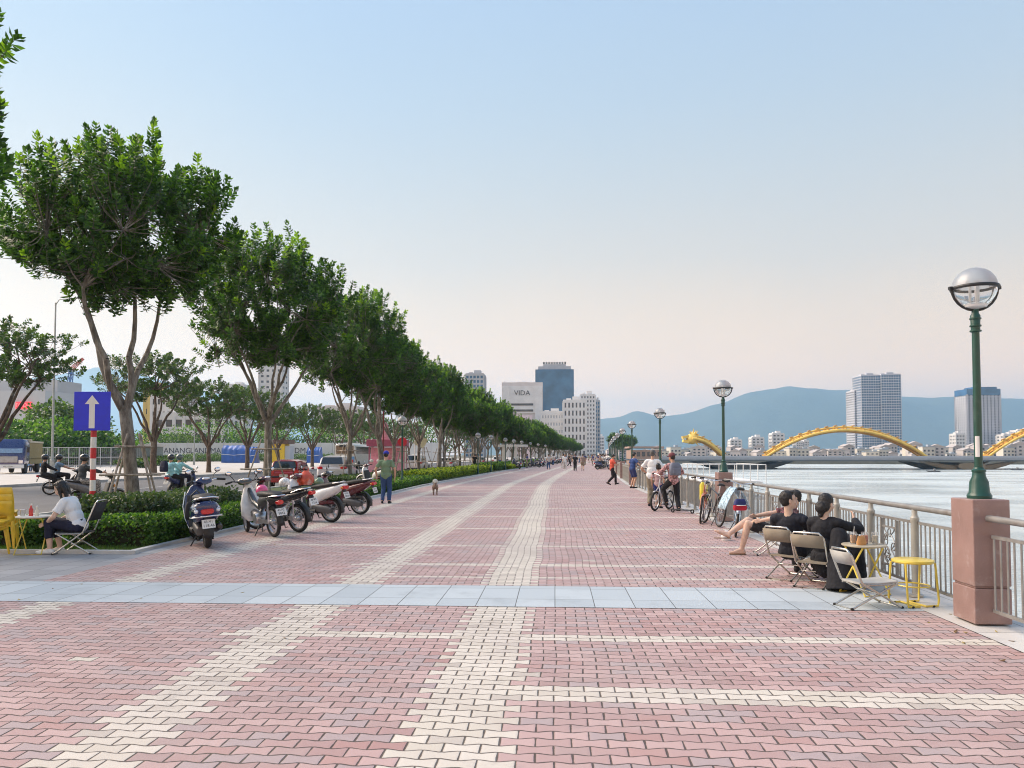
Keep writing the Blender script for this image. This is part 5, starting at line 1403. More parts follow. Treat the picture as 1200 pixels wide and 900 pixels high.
MB().loft([(0, 0, .2, .09), (.06, 0, .22, .11), (.15, 0, .21, .10)], 18, 3, ax='z').build('lower_half', bagm('red_cloth', (.45, .01, .03)), t, 50); MB().loft([(.155, 0, .205, .10), (.24, 0, .19, .09), (.32, 0, .15, .05)], 18, 3, ax='z').build('upper_half', bagm('navy_cloth', (.02, .03, .14)), t, 50); MB().torus((0, 0, .15), .17, .012, 24, 6, 'z').build('trim', white, t)
t = thing('plastic_bag', 'white plastic bag standing on the paving behind the bare feet', 'bag', (3.2, 14.6, 0), .2)
t.scale = (.62, .62, .62); mb = MB().loft([(0.005, 0, .13, .10), (.1, 0, .17, .13), (.22, 0, .13, .09), (.3, .01, .05, .04)], 18, 2.3, ax='z')
for i, v in enumerate(mb.v): k = 1+.22*noise.noise(V(v)*11); mb.v[i] = (v[0]*k, v[1]*k, v[2])
mb.build('bag_body', M('white_film', (.75, .76, .77), .35), t, 50); MB().tube([(-.03, 0, .29), (-.05, 0, .37), (0, 0, .4), (.05, 0, .37), (.03, 0, .29)], .005, 5).build('handles', M('white_film', (.75, .76, .77)), t)
t = thing('kick_scooter', 'small dark kick scooter lying at the railing foot', 'kick scooter', (3.5, 21.4, 0), .9); MB().box((0, 0, .09), (.13, .5, .02)).build('deck', blk, t, 0, bevel=.004); MB().cyl((0, .27, .08), (0, .33, .34), .016).build('stem', blk, t)
for y in (-.3, .3): MB().torus((0, y, .06), .042, .018, 18, 8).build('wheel', rubber, t)
t = thing('dry_bag', 'yellow bag hung on the railing right of the backpack rider', 'bag', (3.93, 20.6, .38)); MB().loft([(0, 0, .09, .06), (.05, 0, .11, .08), (.42, 0, .105, .075), (.5, 0, .06, .04)], 16, 2.4, ax='z').build('body', M('yellow_plastic', (.72, .58, .04), .35, coat=.4, bmp=.5, bscale=20), t, 40); MB().tube([(-.05, 0, .48), (0, .06, .6), (.05, 0, .48)], .01, 5).build('strap', blk, t)

# ================================================================== cars
glz = M('car_glass', (.02, .025, .03), .05, .3, var=.1, coat=1)
def car(label, loc, rz, col, L=3.9, W=1.7, H=1.45, kind='hatch', name='parked_car', group='cars standing along the road kerb', cat='car', ptxt='43A-286.15'):
    t = thing(name, label, cat, loc, rz, group); bp = paint('car_%02d%02d%02d' % tuple(int(c*99) for c in col), col, .3)
    hw = W/2; k = H/1.45
    # lower body, nose at +Y
    MB().loft([(-L/2, .56*k, hw*.84, .20*k), (-L/2+.10, .56*k, hw*.95, .29*k), (-L/2+.5, .58*k, hw, .33*k), (-.3, .57*k, hw, .33*k), (L/2-1.1, .56*k, hw, .31*k), (L/2-.35, .52*k, hw*.94, .24*k), (L/2-.05, .48*k, hw*.82, .17*k), (L/2, .46*k, hw*.7, .12*k)], 28, 4.5).build('body', bp, t, 40)
    if kind == 'hatch' or kind == 'suv':
        cab = [(-L/2+.10, .90*k, hw*.80, .06*k), (-L/2+.36, 1.11*k, hw*.76, .29*k), (-.7, 1.16*k, hw*.80, .29*k), (.3, 1.14*k, hw*.80, .28*k), (.95, .98*k, hw*.78, .14*k), (1.25, .88*k, hw*.76, .05*k)]
    else: cab = [(-L/2+.5, .93*k, hw*.72, .05*k), (-L/2+1.0, 1.08*k, hw*.76, .24*k), (-.5, 1.14*k, hw*.78, .29*k), (.3, 1.12*k, hw*.78, .27*k), (.95, .96*k, hw*.76, .12*k), (1.25, .88*k, hw*.74, .04*k)]
    MB().loft(cab, 28, 4).build('cabin', bp, t, 40)
    # glass stands 4 mm proud of the cabin
    r0 = cab[0]; r1 = cab[1]
    yb0, yb1 = r0[0], r1[0]; zb0, zt = r0[1]+r0[3], r1[1]+r1[3]
    def quad(ps, nm, m_):
        o = MB().add(ps, [(0, 1, 2, 3)]).build(nm, m_, t, 0, fix=False); s_ = o.modifiers.new('s', 'SOLIDIFY'); s_.thickness = .012; s_.offset = 0; return o
    w0, w1 = hw*.70, hw*.60
    dy_, dz_ = yb1-yb0, zt-zb0; nn_ = sqrt(dy_*dy_+dz_*dz_); oy, oz = -dz_/nn_*.03, dy_/nn_*.03
    fq = lambda u: (yb0+dy_*u+oy, zb0+dz_*u+oz)
    (ya_, za_), (yb__, zb__) = fq(.06), fq(.84)
    quad([(-w0, ya_, za_), (w0, ya_, za_), (w1, yb__, zb__), (-w1, yb__, zb__)], 'rear_window', glz)
    quad([(-w0, 1.22, .93*k), (w0, 1.22, .93*k), (w1, .55, 1.36*k), (-w1, .55, 1.36*k)], 'windscreen', glz)
    for s_ in (-1, 1):
        x0, x1 = s_*(hw*.80+.006), s_*(hw*.775)
        for (ya, yb_, yc, yd) in ((-.95, -.08, -.12, -.85), (-.02, .85, .42, -.03)):
            quad([(x0, ya, .93*k), (x0, yb_, .93*k), (x1, yc, 1.30*k), (x1, yd, 1.30*k)], 'side_window', glz)
        MB().loft([(-L/2-.015, .80*k, .13, .07, s_*hw*.70), (-L/2+.06, .80*k, .15, .09, s_*hw*.74), (-L/2+.25, .81*k, .08, .06, s_*hw*.88)], 12, 3.5).build('taillight', redl, t, 50)
        MB().loft([(L/2-.30, .66*k, .08, .06, s_*hw*.78), (L/2-.08, .62*k, .14, .06, s_*hw*.62)], 12, 3).build('headlight', hll, t, 50)
        MB().ell((s_*(hw+.08), .78, .96*k), (.09, .06, .06), 12, 8).build('wing_mirror', bp, t)
        for y in (-L*.31, L*.32):
            Rw = .31*k; w_ = MB().lathe([(0, -.08), (Rw*.62, -.085), (Rw*.66, -.10), (Rw*.66, .10), (Rw*.62, .085), (0, .08)], n=20, ax='x').build('wheel', alloy, t, 40, loc=(s_*(hw-.09), y, Rw))
            MB().lathe([(Rw*.64, -.105), (Rw*.92, -.11), (Rw, -.07), (Rw, .07), (Rw*.92, .11), (Rw*.64, .105)], n=28, ax='x').build('tyre', rubber, w_, 40)
            MB().lathe([(0, .0), (Rw*1.12, .0), (Rw*1.12, .02), (0, .02)], n=24, ax='x').build('wheel_arch', blk, t, 0, loc=(s_*(hw-.012), y, Rw+.01))
    MB().box((0, -L/2+.03, .36*k), (W*.86, .16, .14*k)).build('bumper', blk if kind == 'suv' else bp, t, 0, bevel=.03)
    pl = MB().box((0, -L/2-.03, .62*k), (.42, .015, .13)).build('plate', platem, t, 0)
    lettering('plate_text', ptxt, .085, plink, pl, (0, -L/2-.04, .62*k), (pi/2, 0, 0), .001)
    return t
car('dark red hatchback seen from behind, above the parked scooters', (-14.05, 40.5, -.1), .12, (.30, .012, .018), 3.9, 1.72, 1.47)
car('white suv parked just beyond the dark red hatchback', (-13.4, 47.0, -.1), .10, (.62, .63, .65), 4.4, 1.85, 1.68, 'suv', ptxt='43A-511.70')
car('white van-like car parked right of the pink kiosk', (-13.6+cx(72)-.9, 72, -.1), 0, (.62, .63, .64), 4.3, 1.8, 1.75, 'suv', ptxt='43A-078.33')
car('second white car ahead of the one by the kiosk', (-14.0+cx(84), 84, -.1), 0, (.6, .61, .62), 4.3, 1.75, 1.5, 'sedan')
car('grey car far down the road under the trees', (-14.2+cx(108), 108, -.1), 0, (.3, .31, .33), 4.3, 1.75, 1.5, 'sedan')
car('white car far down the road under the trees', (-14.2+cx(126), 126, -.1), 0, (.6, .6, .6), 4.3, 1.75, 1.5, 'sedan')
# bus
bt = thing('city_bus', 'white and blue city bus beyond the parked cars', 'bus', (X_at(407, 92), 96, -.1), 0)
mb = MB(); mb.loft([(-5, 1.65, 1.2, 1.32), (-4.9, 1.65, 1.25, 1.4), (4.8, 1.65, 1.25, 1.4), (5, 1.6, 1.2, 1.3)], 28, 8); mb.build('body', paint('bus_white', (.62, .62, .56)), bt, 40)
MB().box((0, -5.02, 2.3), (2.1, .06, .95)).build('rear_window', glz, bt, 0, bevel=.02); MB().box((0, -5.0, 1.15), (2.35, .08, .7)).build('blue_band', paint('bus_blue', (.06, .28, .55)), bt, 0)
for s_ in (-1, 1):
    MB().box((s_*1.25, 0, 2.25), (.05, 8.8, .85)).build('side_window', glz, bt, 0)
    for y in (-3.2, 3.2): MB().lathe([(0, -.14), (.48, -.14), (.5, -.1), (.5, .1), (.48, .14), (0, .14)], n=24, ax='x').build('wheel', rubber, bt, 40, loc=(s_*1.12, y, .5))
    MB().box((s_*.95, -5.04, .95), (.2, .06, .35)).build('taillight', redl, bt, 0)
MB().box((0, -5.06, 2.75), (1.3, .03, .28)).build('route_sign', blk, bt, 0)
# lorry at the left edge, facing the camera
tk = thing('lorry', 'dark blue lorry with white-reflecting windscreen parked at the left edge', 'lorry', (X_at(14, 62)-.9, 64, .02), -2.72)
nav = paint('lorry_navy', (.012, .03, .14)); w_ = 2.3
MB().loft([(-.9, 1.75, w_/2, 1.15), (.35, 1.75, w_/2, 1.15), (.65, 1.6, w_/2*.98, 1.0), (.8, 1.2, w_/2*.97, .58), (.85, 1.15, w_/2*.95, .5)], 24, 7).tf(Matrix.Translation((0, 2.2, 0))).build('cab', nav, tk, 40)
o = MB().add([(-.98, 3.05, 1.72), (.98, 3.05, 1.72), (.94, 2.72, 2.62), (-.94, 2.72, 2.62)], [(0, 1, 2, 3)]).build('windscreen', M('sky_mirror_glass', (.35, .4, .45), .05, .8), tk, 0, fix=False); o.modifiers.new('s', 'SOLIDIFY').thickness = .03
MB().box((0, 3.07, 1.2), (1.3, .06, .5)).build('grille', M('grille_grey', (.35, .36, .38), .4, .6), tk, 0); MB().box((0, 3.1, .62), (2.25, .2, .32)).build('bumper', white, tk, 0, bevel=.03)
for s_ in (-1, 1):
    MB().box((s_*.88, 3.08, 1.0), (.32, .08, .3)).build('headlight', hll, tk, 0, bevel=.03); MB().tube([(s_*1.1, 2.8, 2.3), (s_*1.35, 2.95, 2.3), (s_*1.35, 2.95, 1.9)], .03, 6).box((s_*1.38, 2.97, 2.0), (.2, .06, .45)).build('wing_mirror', blk, tk, 0)
    for y in (2.2, -2.6): MB().lathe([(0, -.14), (.45, -.14), (.48, -.1), (.48, .1), (.45, .14), (0, .14)], n=24, ax='x').build('wheel', rubber, tk, 40, loc=(s_*.98, y, .48))
MB().box((0, -1.3, 1.05), (2.3, 5.2, .5)).box((0, -1.3, 1.9), (2.3, 5.2, 1.4)).build('cargo_bed', M('bed_ochre', (.24, .19, .07), .7, dirt=(.3, .28, .2, .6)), tk, 0); MB().box((0, 1.1, 2.85), (2.5, .5, .12)).box((0, -1.3, 2.7), (2.4, 5.4, .15)).build('canopy_edge', M('bed_cream', (.55, .5, .38), .8), tk, 0)
lettering('plate_text', '43C-112.64', .14, plink, MB().box((0, 3.215, .62), (.52, .01, .16)).build('plate', platem, tk, 0), (0, 3.225, .62), (pi/2, 0, pi), .001)
# ================================================================== people
def skin_m(name, c):
    m, nt, b = newmat(name); co = coords(nt)
    col = mixc(nt, nz(nt, 12, 4, co).step(.3, .7), sc3(c, .88), sc3(c, 1.1)); nt.links.new(col.o, b.inputs['Base Color'])
    b.inputs['Roughness'].default_value = .5; b.inputs['Subsurface Weight'].default_value = .12; b.inputs['Subsurface Radius'].default_value = (.02, .008, .004); b.inputs['Subsurface Scale'].default_value = 1
    return m
SK = skin_m('skin', (.50, .30, .21)); SKL = skin_m('light_skin', (.62, .42, .32)); SKD = skin_m('tan_skin', (.36, .20, .13))
HAIR = M('black_hair', (.012, .010, .010), .38, var=.4, scale=60, bmp=.8, bscale=120)
HAIRG = M('grey_hair', (.10, .10, .10), .6, var=.4, scale=60, bmp=.8, bscale=120)
def cloth(name, c, rough=.85, var=.14, scale=8, **k): return M('cloth_'+name, c, rough, var=var, scale=scale, bmp=.35, bscale=35, **k)
def cap(mb, a, b, ra, rb, n=14, e0=True, e1=True):
    "closed tapered limb with rounded ends"
    a, b = V(a), V(b); d = (b-a); L = d.length
    if L < 1e-5: return mb.ell(a, ra, n, 8)
    d /= L; pts = []; rs = []
    if e0:
        for t in (-.97, -.8, -.5): pts.append(a+d*ra*t); rs.append(ra*sqrt(1-t*t))
    pts.append(a); rs.append(ra); pts.append(a+d*L*.5); rs.append((ra+rb)/2); pts.append(b); rs.append(rb)
    if e1:
        for t in (.5, .8, .97): pts.append(b+d*rb*t); rs.append(rb*sqrt(1-t*t))
    return mb.tube(pts, rs, n)
def ik(a, c, l1, l2, pole):
    a, c, pole = V(a), V(c), V(pole); d = c-a; L = min(d.length, (l1+l2)*.998); u = d.normalized()
    x = (l1*l1-l2*l2+L*L)/(2*L); h = sqrt(max(0, l1*l1-x*x)); p = (pole-u*pole.dot(u)).normalized()
    return a+u*x+p*h, a+u*L
def remesh(mb, name, mat, parent, vox, smooth=2, fold=0, fs=9, seed=0):
    o = mb.build(name, mat, parent, 0)
    r = o.modifiers.new('r', 'REMESH'); r.mode = 'VOXEL'; r.voxel_size = vox; r.use_smooth_shade = True
    if smooth: s_ = o.modifiers.new('s', 'SMOOTH'); s_.factor = .5; s_.iterations = smooth
    baked(o)
    if fold:
        n_ = len(o.data.vertices); co = [0.]*(3*n_); o.data.vertices.foreach_get('co', co)
        nm = [0.]*(3*n_); o.data.vertex_normals.foreach_get('vector', nm)
        for i in range(0, 3*n_, 3):
            q = V((co[i]*fs+seed, co[i+1]*fs, co[i+2]*fs*.55))
            f = fold*(noise.noise(q)+.5*noise.noise(q*2.3)+.25*noise.noise(q*5.1))
            co[i] += nm[i]*f; co[i+1] += nm[i+1]*f; co[i+2] += nm[i+2]*f
        o.data.vertices.foreach_set('co', co); o.data.update()
    for p_ in o.data.polygons: p_.use_smooth = True
    return o
def person(label, loc, rz, pose, skin=SK, top=None, bot=None, hair=HAIR, hairstyle='short', sleeve='short', legs='long', shoes=None, hat=None, vox=.016, k=1.0, group=None, fem=False, bare=False, fold=.010, name='person', cat='person', fingers=True, topname='shirt', stout=1.0):
    """pose: pel, lean (forward), side, twist, head (yaw, pitch), F=[(ankle, knee pole, toe dir)...L,R], Hd=[(wrist, elbow pole, finger dir)...L,R]; faces +Y"""
    t = thing(name, label, cat, loc, rz, group, k)
    pel = V(pose['pel']); ln = pose.get('lean', 0.02); sd_ = pose.get('side', 0); tw = pose.get('twist', 0)
    Rt = Rz(tw) @ Ry(sd_) @ Rx(-ln); Rp = Rz(pose.get('ptwist', 0)) @ Rx(-ln*.5)
    sp = lambda x, y, z: pel + Rt @ V((x, y, z))
    hw = .082 if not fem else .088; sw = (.185 if not fem else .160)
    neck = sp(0, -.01, .50); hyaw, hpit = pose.get('head', (0, 0)); Rh = Rz(tw+hyaw) @ Rx(-ln*.3-hpit)
    hc = neck + (Rt @ V((0, .01, .06))) + Rh @ V((0, .02, .105))
    hd = lambda x, y, z: hc + Rh @ V((x, y, z))
    b = MB(); st_ = stout
    # torso, neck
    b.ell(pel+V((0, 0, .02)), (.155*st_, .105*st_, .12), 16, 10, Rp); b.ell(sp(0, 0, .16), (.132*st_, .10*st_, .15), 16, 10, Rt); b.ell(sp(0, -.005, .34), (.158, .108*(1.05 if fem else 1), .17), 16, 10, Rt)
    cap(b, sp(-sw+.045, -.01, .435), sp(sw-.045, -.01, .435), .058, .058); cap(b, sp(0, -.02, .42), neck, .075, .055); cap(b, neck, hd(0, -.015, -.06), .053, .052)
    # head: skull, jaw, cheeks, nose, lips, ears
    b.ell(hd(0, -.008, .035), (.077, .094, .092), 18, 12, Rh); b.ell(hd(0, .022, -.035), (.058, .066, .075), 16, 10, Rh); b.ell(hd(0, .052, -.082), (.03, .03, .025), 12, 8, Rh)
    cap(b, hd(0, .088, .018), hd(0, .106, -.024), .010, .015, 10); b.ell(hd(0, .09, -.054), (.024, .012, .010), 10, 6, Rh); b.ell(hd(0, .082, .034), (.045, .014, .010), 10, 6, Rh)
    for s_ in (-1, 1): b.ell(hd(s_*.079, -.004, -.002), (.010, .02, .031), 10, 6, Rh); b.ell(hd(s_*.038, .062, -.028), (.024, .024, .022), 10, 6, Rh)
    J = {}
    for i, s_ in enumerate((-1, 1)):
        hip = pel + Rp @ V((s_*hw, 0, -.02)); an, kp, toe = pose['F'][i]; an = V(an)
        kn, an = ik(hip, an, .44, .43, kp); toe = V(toe).normalized()
        cap(b, hip, kn, .088*st_, .056, 14); cap(b, kn, kn+(an-kn)*.35, .055, .058, 14); cap(b, kn+(an-kn)*.3, an, .058, .037, 14)
        heel = an - toe*.035 - V((0, 0, .045)); ball = an+toe*.135-V((0, 0, .055)); 
        if 'flatfoot' in pose and not pose['flatfoot'][i]:
            dn = (an-kn).normalized(); heel = an+dn*.045-toe*.03; ball = an+toe*.15+dn*.03
        cap(b, an, heel, .036, .033, 12); cap(b, heel, ball, .032, .028, 12); cap(b, an, ball, .034, .026, 12); cap(b, ball, ball+toe*.05, .027, .018, 12)
        sh = sp(s_*sw, -.01, .43); wr, ep, fd = pose['Hd'][i]
        el, wr = ik(sh, V(wr), .285, .25, ep); cap(b, sh, el, .050, .039, 12); cap(b, el, el+(wr-el)*.4, .041, .040, 12); cap(b, el+(wr-el)*.35, wr, .040, .026, 12)
        fd = V(fd).normalized(); pn = V(pose.get('palm', [(-s_, 0, 0)]*2)[i]) if 'palm' in pose else V((-s_, 0, -.2)); pn = (pn-fd*pn.dot(fd)).normalized(); ac = fd.cross(pn).normalized()
        m_ = wr+fd*.09
        for q in (-.028, -.010, .010, .026): cap(b, wr+ac*q*.5, wr+fd*(.085)+ac*q, .016, .012, 8)
        if fingers:
            for q, L in ((-.030, .062), (-.010, .075), (.011, .072), (.031, .056)):
                a0 = wr+fd*.085+ac*q; a1 = a0+(fd+pn*.25).normalized()*L*.5; a2 = a1+(fd+pn*.9).normalized()*L*.5
                cap(b, a0, a1, .0088, .0082, 8); cap(b, a1, a2, .0082, .0065, 8)
            thd = 1 if (ac.dot(V((0, 1, .6))) > 0) else -1
            a0 = wr+fd*.03+ac*thd*.022; a1 = a0+(fd*.6+ac*thd*.7+pn*.4).normalized()*.04; a2 = a1+(fd+ac*thd*.15+pn*.4).normalized()*.032
            cap(b, a0, a1, .012, .010, 8); cap(b, a1, a2, .010, .0075, 8)
        else: b.ell(m_+fd*.05, (.035, .035, .045), 10, 6)
        J[i] = (hip, kn, an, toe, sh, el, wr, heel, ball)
    body = remesh(b, 'body', skin, t, vox, 1 if vox < .01 else 0)
    # face details
    for s_ in (-1, 1):
        if vox < .012: MB().ell(hd(s_*.031, .080, .012), (.013, .006, .006), 10, 6, Rh).build('eye', M('eye_white', (.55, .53, .5), .3), t, 60); MB().ell(hd(s_*.031, .0855, .012), (.005, .003, .0055), 8, 6, Rh).build('iris', M('iris', (.02, .012, .01), .2), t, 60); MB().tube([hd(s_*.015, .089, .030), hd(s_*.032, .090, .036), hd(s_*.050, .078, .031)], [.002, .0035, .002], 6).build('eyebrow', HAIR, t)
    if vox < .012: MB().ell(hd(0, .0985, -.054), (.019, .006, .005), 10, 6, Rh).build('lips', M('lips', (.38, .13, .11), .45), t, 60)
    # hair
    hb = MB(); hb.ell(hd(0, -.020, .046), (.086, .098, .094), 18, 12, Rh)
    if hairstyle == 'short': hb.ell(hd(0, -.045, .0), (.078, .062, .07), 14, 10, Rh); hb.ell(hd(0, .045, .105), (.06, .04, .025), 12, 8, Rh)
    elif hairstyle == 'bun': hb.ell(hd(0, -.05, -.02), (.088, .07, .095), 14, 10, Rh); hb.ell(hd(.0, -.10, -.05), (.07, .06, .075), 14, 10, Rh); cap(hb, hd(0, -.07, -.08), hd(0, -.08, -.15), .05, .03)
    elif hairstyle == 'long':
        hb.ell(hd(0, -.05, -.02), (.088, .07, .10), 14, 10, Rh); hb.ell(hd(0, .03, .10), (.065, .045, .03), 12, 8, Rh)
        for q in (-.06, -.03, 0, .03, .06): cap(hb, hd(q, -.075, -.02), hd(q*1.1, -.085, -.10)+V((0, 0, -.10)), .035, .022)
        for s_ in (-1, 1): cap(hb, hd(s_*.075, .0, .03), hd(s_*.08, -.005, -.10)+V((0, 0, -.06)), .025, .018)
    elif hairstyle == 'bob':
        hb.ell(hd(0, -.045, -.02), (.09, .072, .10), 14, 10, Rh); hb.ell(hd(0, .035, .10), (.065, .045, .03), 12, 8, Rh)
        for s_ in (-1, 1): cap(hb, hd(s_*.078, .02, .03), hd(s_*.078, .03, -.09), .022, .020)
    if hairstyle != 'bald':
        # keep the face clear
        h = remesh(hb, 'hair', hair, t, max(vox*.8, .008), 1, .006, 55)
        inv = Rh.inverted(); bm = bmesh.new(); bm.from_mesh(h.data); kill = []
        for v in bm.verts:
            q = inv @ (v.co-hc)
            if q.y > .035 and q.z < .068-(q.y-.035)*.2 and abs(q.x) < .072: kill.append(v)
        bmesh.ops.delete(bm, geom=kill, context='VERTS'); bm.to_mesh(h.data); bm.free()
    if hat:
        kind_, hm = hat
        if kind_ == 'cap': MB().ell(hd(0, -.012, .062), (.095, .106, .088), 18, 10, Rh).build('cap', hm, t, 60); MB().loft([(.06, 0, .07, .006), (.12, 0, .065, .006), (.16, -.01, .045, .005)], 14, 2.5).tf(Matrix.Translation(hd(0, 0, .05)) @ Rh.to_4x4()).build('visor', hm, t, 60)
        if kind_ == 'helmet': MB().ell(hd(0, -.012, .045), (.125, .145, .128), 20, 12, Rh).build('helmet', hm, t, 60); MB().loft([(.09, 0, .09, .008), (.16, 0, .08, .006), (.19, -.01, .05, .005)], 14, 2.5).tf(Matrix.Translation(hd(0, 0, .07)) @ Rh.to_4x4()).build('visor', hm, t, 60)
        if kind_ == 'hat': MB().lathe([(0, .1), (.07, .095), (.095, .03), (.10, 0), (.16, -.015), (.165, -.02), (.10, -.008), (0, 0)], n=22).tf(Matrix.Translation(hd(0, -.01, .06)) @ Rh.to_4x4()).build('hat', hm, t, 60)
    # clothes over the body
    e = .014
    if top:
        c = MB(); c.ell(sp(0, 0, .02), (.160*st_+e, .112*st_+e, .13), 16, 10, Rt); c.ell(sp(0, 0, .16), (.145*st_+e, .108*st_+e, .17), 16, 10, Rt); c.ell(sp(0, -.005, .34), (.160+e, .110*(1.05 if fem else 1)+e, .172), 16, 10, Rt)
        cap(c, sp(-sw+.04, -.01, .437), sp(sw-.04, -.01, .437), .058+e, .058+e); c.ell(sp(0, -.01, .455), (.085, .075, .045), 14, 8, Rt)
        if pose.get('untuck', True): cap(c, sp(-.05, 0, -.0), sp(.05, 0, -.0), .125*st_, .125*st_); 
        for i in (0, 1):
            hip, kn, an, toe, sh, el, wr, heel, ball = J[i]
            if sleeve == 'short': cap(c, sh, sh+(el-sh)*.72, .052+e, .050+e*1.4, 14, True, False)
            elif sleeve == 'long': cap(c, sh, el, .052+e, .043+e, 14); cap(c, el, el+(wr-el)*.94, .045+e, .032+e, 14, True, False)
        remesh(c, topname, top, t, max(vox*.9, .009), 1, fold, 9, seed=label.__len__())
    if bot and legs in ('long', 'shorts', 'crop'):
        c = MB(); c.ell(pel+V((0, 0, .01)), (.160*st_+e*.8, .112*st_+e*.8, .13), 16, 10, Rp)
        for i in (0, 1):
            hip, kn, an, toe, *_ = J[i]; f_ = {'long': 1, 'crop': .6, 'shorts': -1}[legs]
            if legs == 'shorts': cap(c, hip, hip+(kn-hip)*.86, .096*st_+e, .072+e*1.6, 16, True, False)
            else:
                cap(c, hip, kn, .092*st_+e, .063+e, 16); cap(c, kn, kn+(an-kn)*(.97 if legs == 'long' else .6), .063+e, .05+e*.9, 16, True, False)
        remesh(c, 'trousers' if legs != 'shorts' else 'shorts', bot, t, max(vox*.9, .009), 1, fold, 9, seed=3)
    elif bot and legs == 'skirt':
        c = MB(); cap(c, pel, pel+V((0, 0, -.1)), .15, .16)
        for i in (0, 1):
            hip, kn, an, toe, *_ = J[i]; cap(c, hip, kn, .12, .13); cap(c, kn, an+V((0, 0, .0)), .13, .15, 16, True, False)
        cap(c, (J[0][1]+J[1][1])/2, (J[0][2]+J[1][2])/2, .14, .16, 16, True, False); cap(c, pel, (J[0][1]+J[1][1])/2, .15, .13)
        if 'drape' in pose:
            for a, b2, r1, r2 in pose['drape']: cap(c, a, b2, r1, r2, 18, True, False)
        remesh(c, 'skirt', bot, t, max(vox*.9, .009), 1, fold*1.6, 7, seed=3)
    if shoes:
        for i in (0, 1):
            hip, kn, an, toe, sh, el, wr, heel, ball = J[i]; c = MB()
            if bare == 'sandal':
                s1 = MB(); d = (ball+toe*.06-heel); 
                s1.loft([(-.03, 0, .03, .008), (.06, 0, .034, .008), (.17, 0, .044, .008), (.23, 0, .03, .008)], 14, 2.4)
                ang_ = atan2(-toe.x, toe.y); s1.tf(Matrix.Translation(heel-V((0, 0, .033))) @ Rz(ang_).to_4x4()); s1.build('sandal', shoes, t, 50); continue
            if bare: continue
            cap(c, heel, ball+toe*.02, .041, .036, 12); cap(c, ball, ball+toe*.06, .036, .027, 12); cap(c, an-V((0, 0, .01)), heel, .040, .038, 12); cap(c, an-V((0, 0, .01)), ball, .036, .030, 12)
            remesh(c, 'shoe', shoes, t, max(vox*.8, .008), 1)
    return t
UPV = (0, 0, 1)
def stand(sep=.1, hands=None, lean=.03, **k):
    d = dict(pel=(0, 0, .93), lean=lean, F=[((-sep, -.02, .085), (0, 1, 0), (-.15, 1, 0)), ((sep, .0, .085), (0, 1, 0), (.15, 1, 0))],
             Hd=hands or [((-.24, .02, .86), (-.3, -1, 0), (0, .1, -1)), ((.24, .02, .86), (.3, -1, 0), (0, .1, -1))]); d.update(k); return d
def walk(st=.26, hands=None, **k):
    d = dict(pel=(0, 0, .90), lean=.06, F=[((-.09, st, .09), (0, 1, 0), (0, 1, .25)), ((.09, -st, .13), (0, 1, 0), (0, 1, -.5))], flatfoot=[1, 0],
             Hd=hands or [((-.24, -.15, .88), (-.3, -1, 0), (0, -.1, -1)), ((.24, .22, .92), (.3, -1, 0), (0, .5, -1))]); d.update(k); return d
def sit(h=.42, **k):
    d = dict(pel=(0, 0, h+.10), lean=-.25, F=[((-.12, .50, .085), (0, .4, 1), (-.1, 1, 0)), ((.12, .46, .085), (0, .4, 1), (.1, 1, 0))],
             Hd=[((-.14, .34, h+.20), (-1, -.2, 0), (0, 1, -.1)), ((.14, .34, h+.20), (1, -.2, 0), (0, 1, -.1))]); d.update(k); return d
def ride(**k):
    d = dict(pel=(0, .12, .90), lean=.12, F=[((-.16, .62, .42), (-.3, 1, 1), (0, 1, 0)), ((.16, .62, .42), (.3, 1, 1), (0, 1, 0))],
             Hd=[((-.29, .86, 1.05), (-1, 0, -.6), (0, 1, 0)), ((.29, .86, 1.05), (1, 0, -.6), (0, 1, 0))]); d.update(k); return d
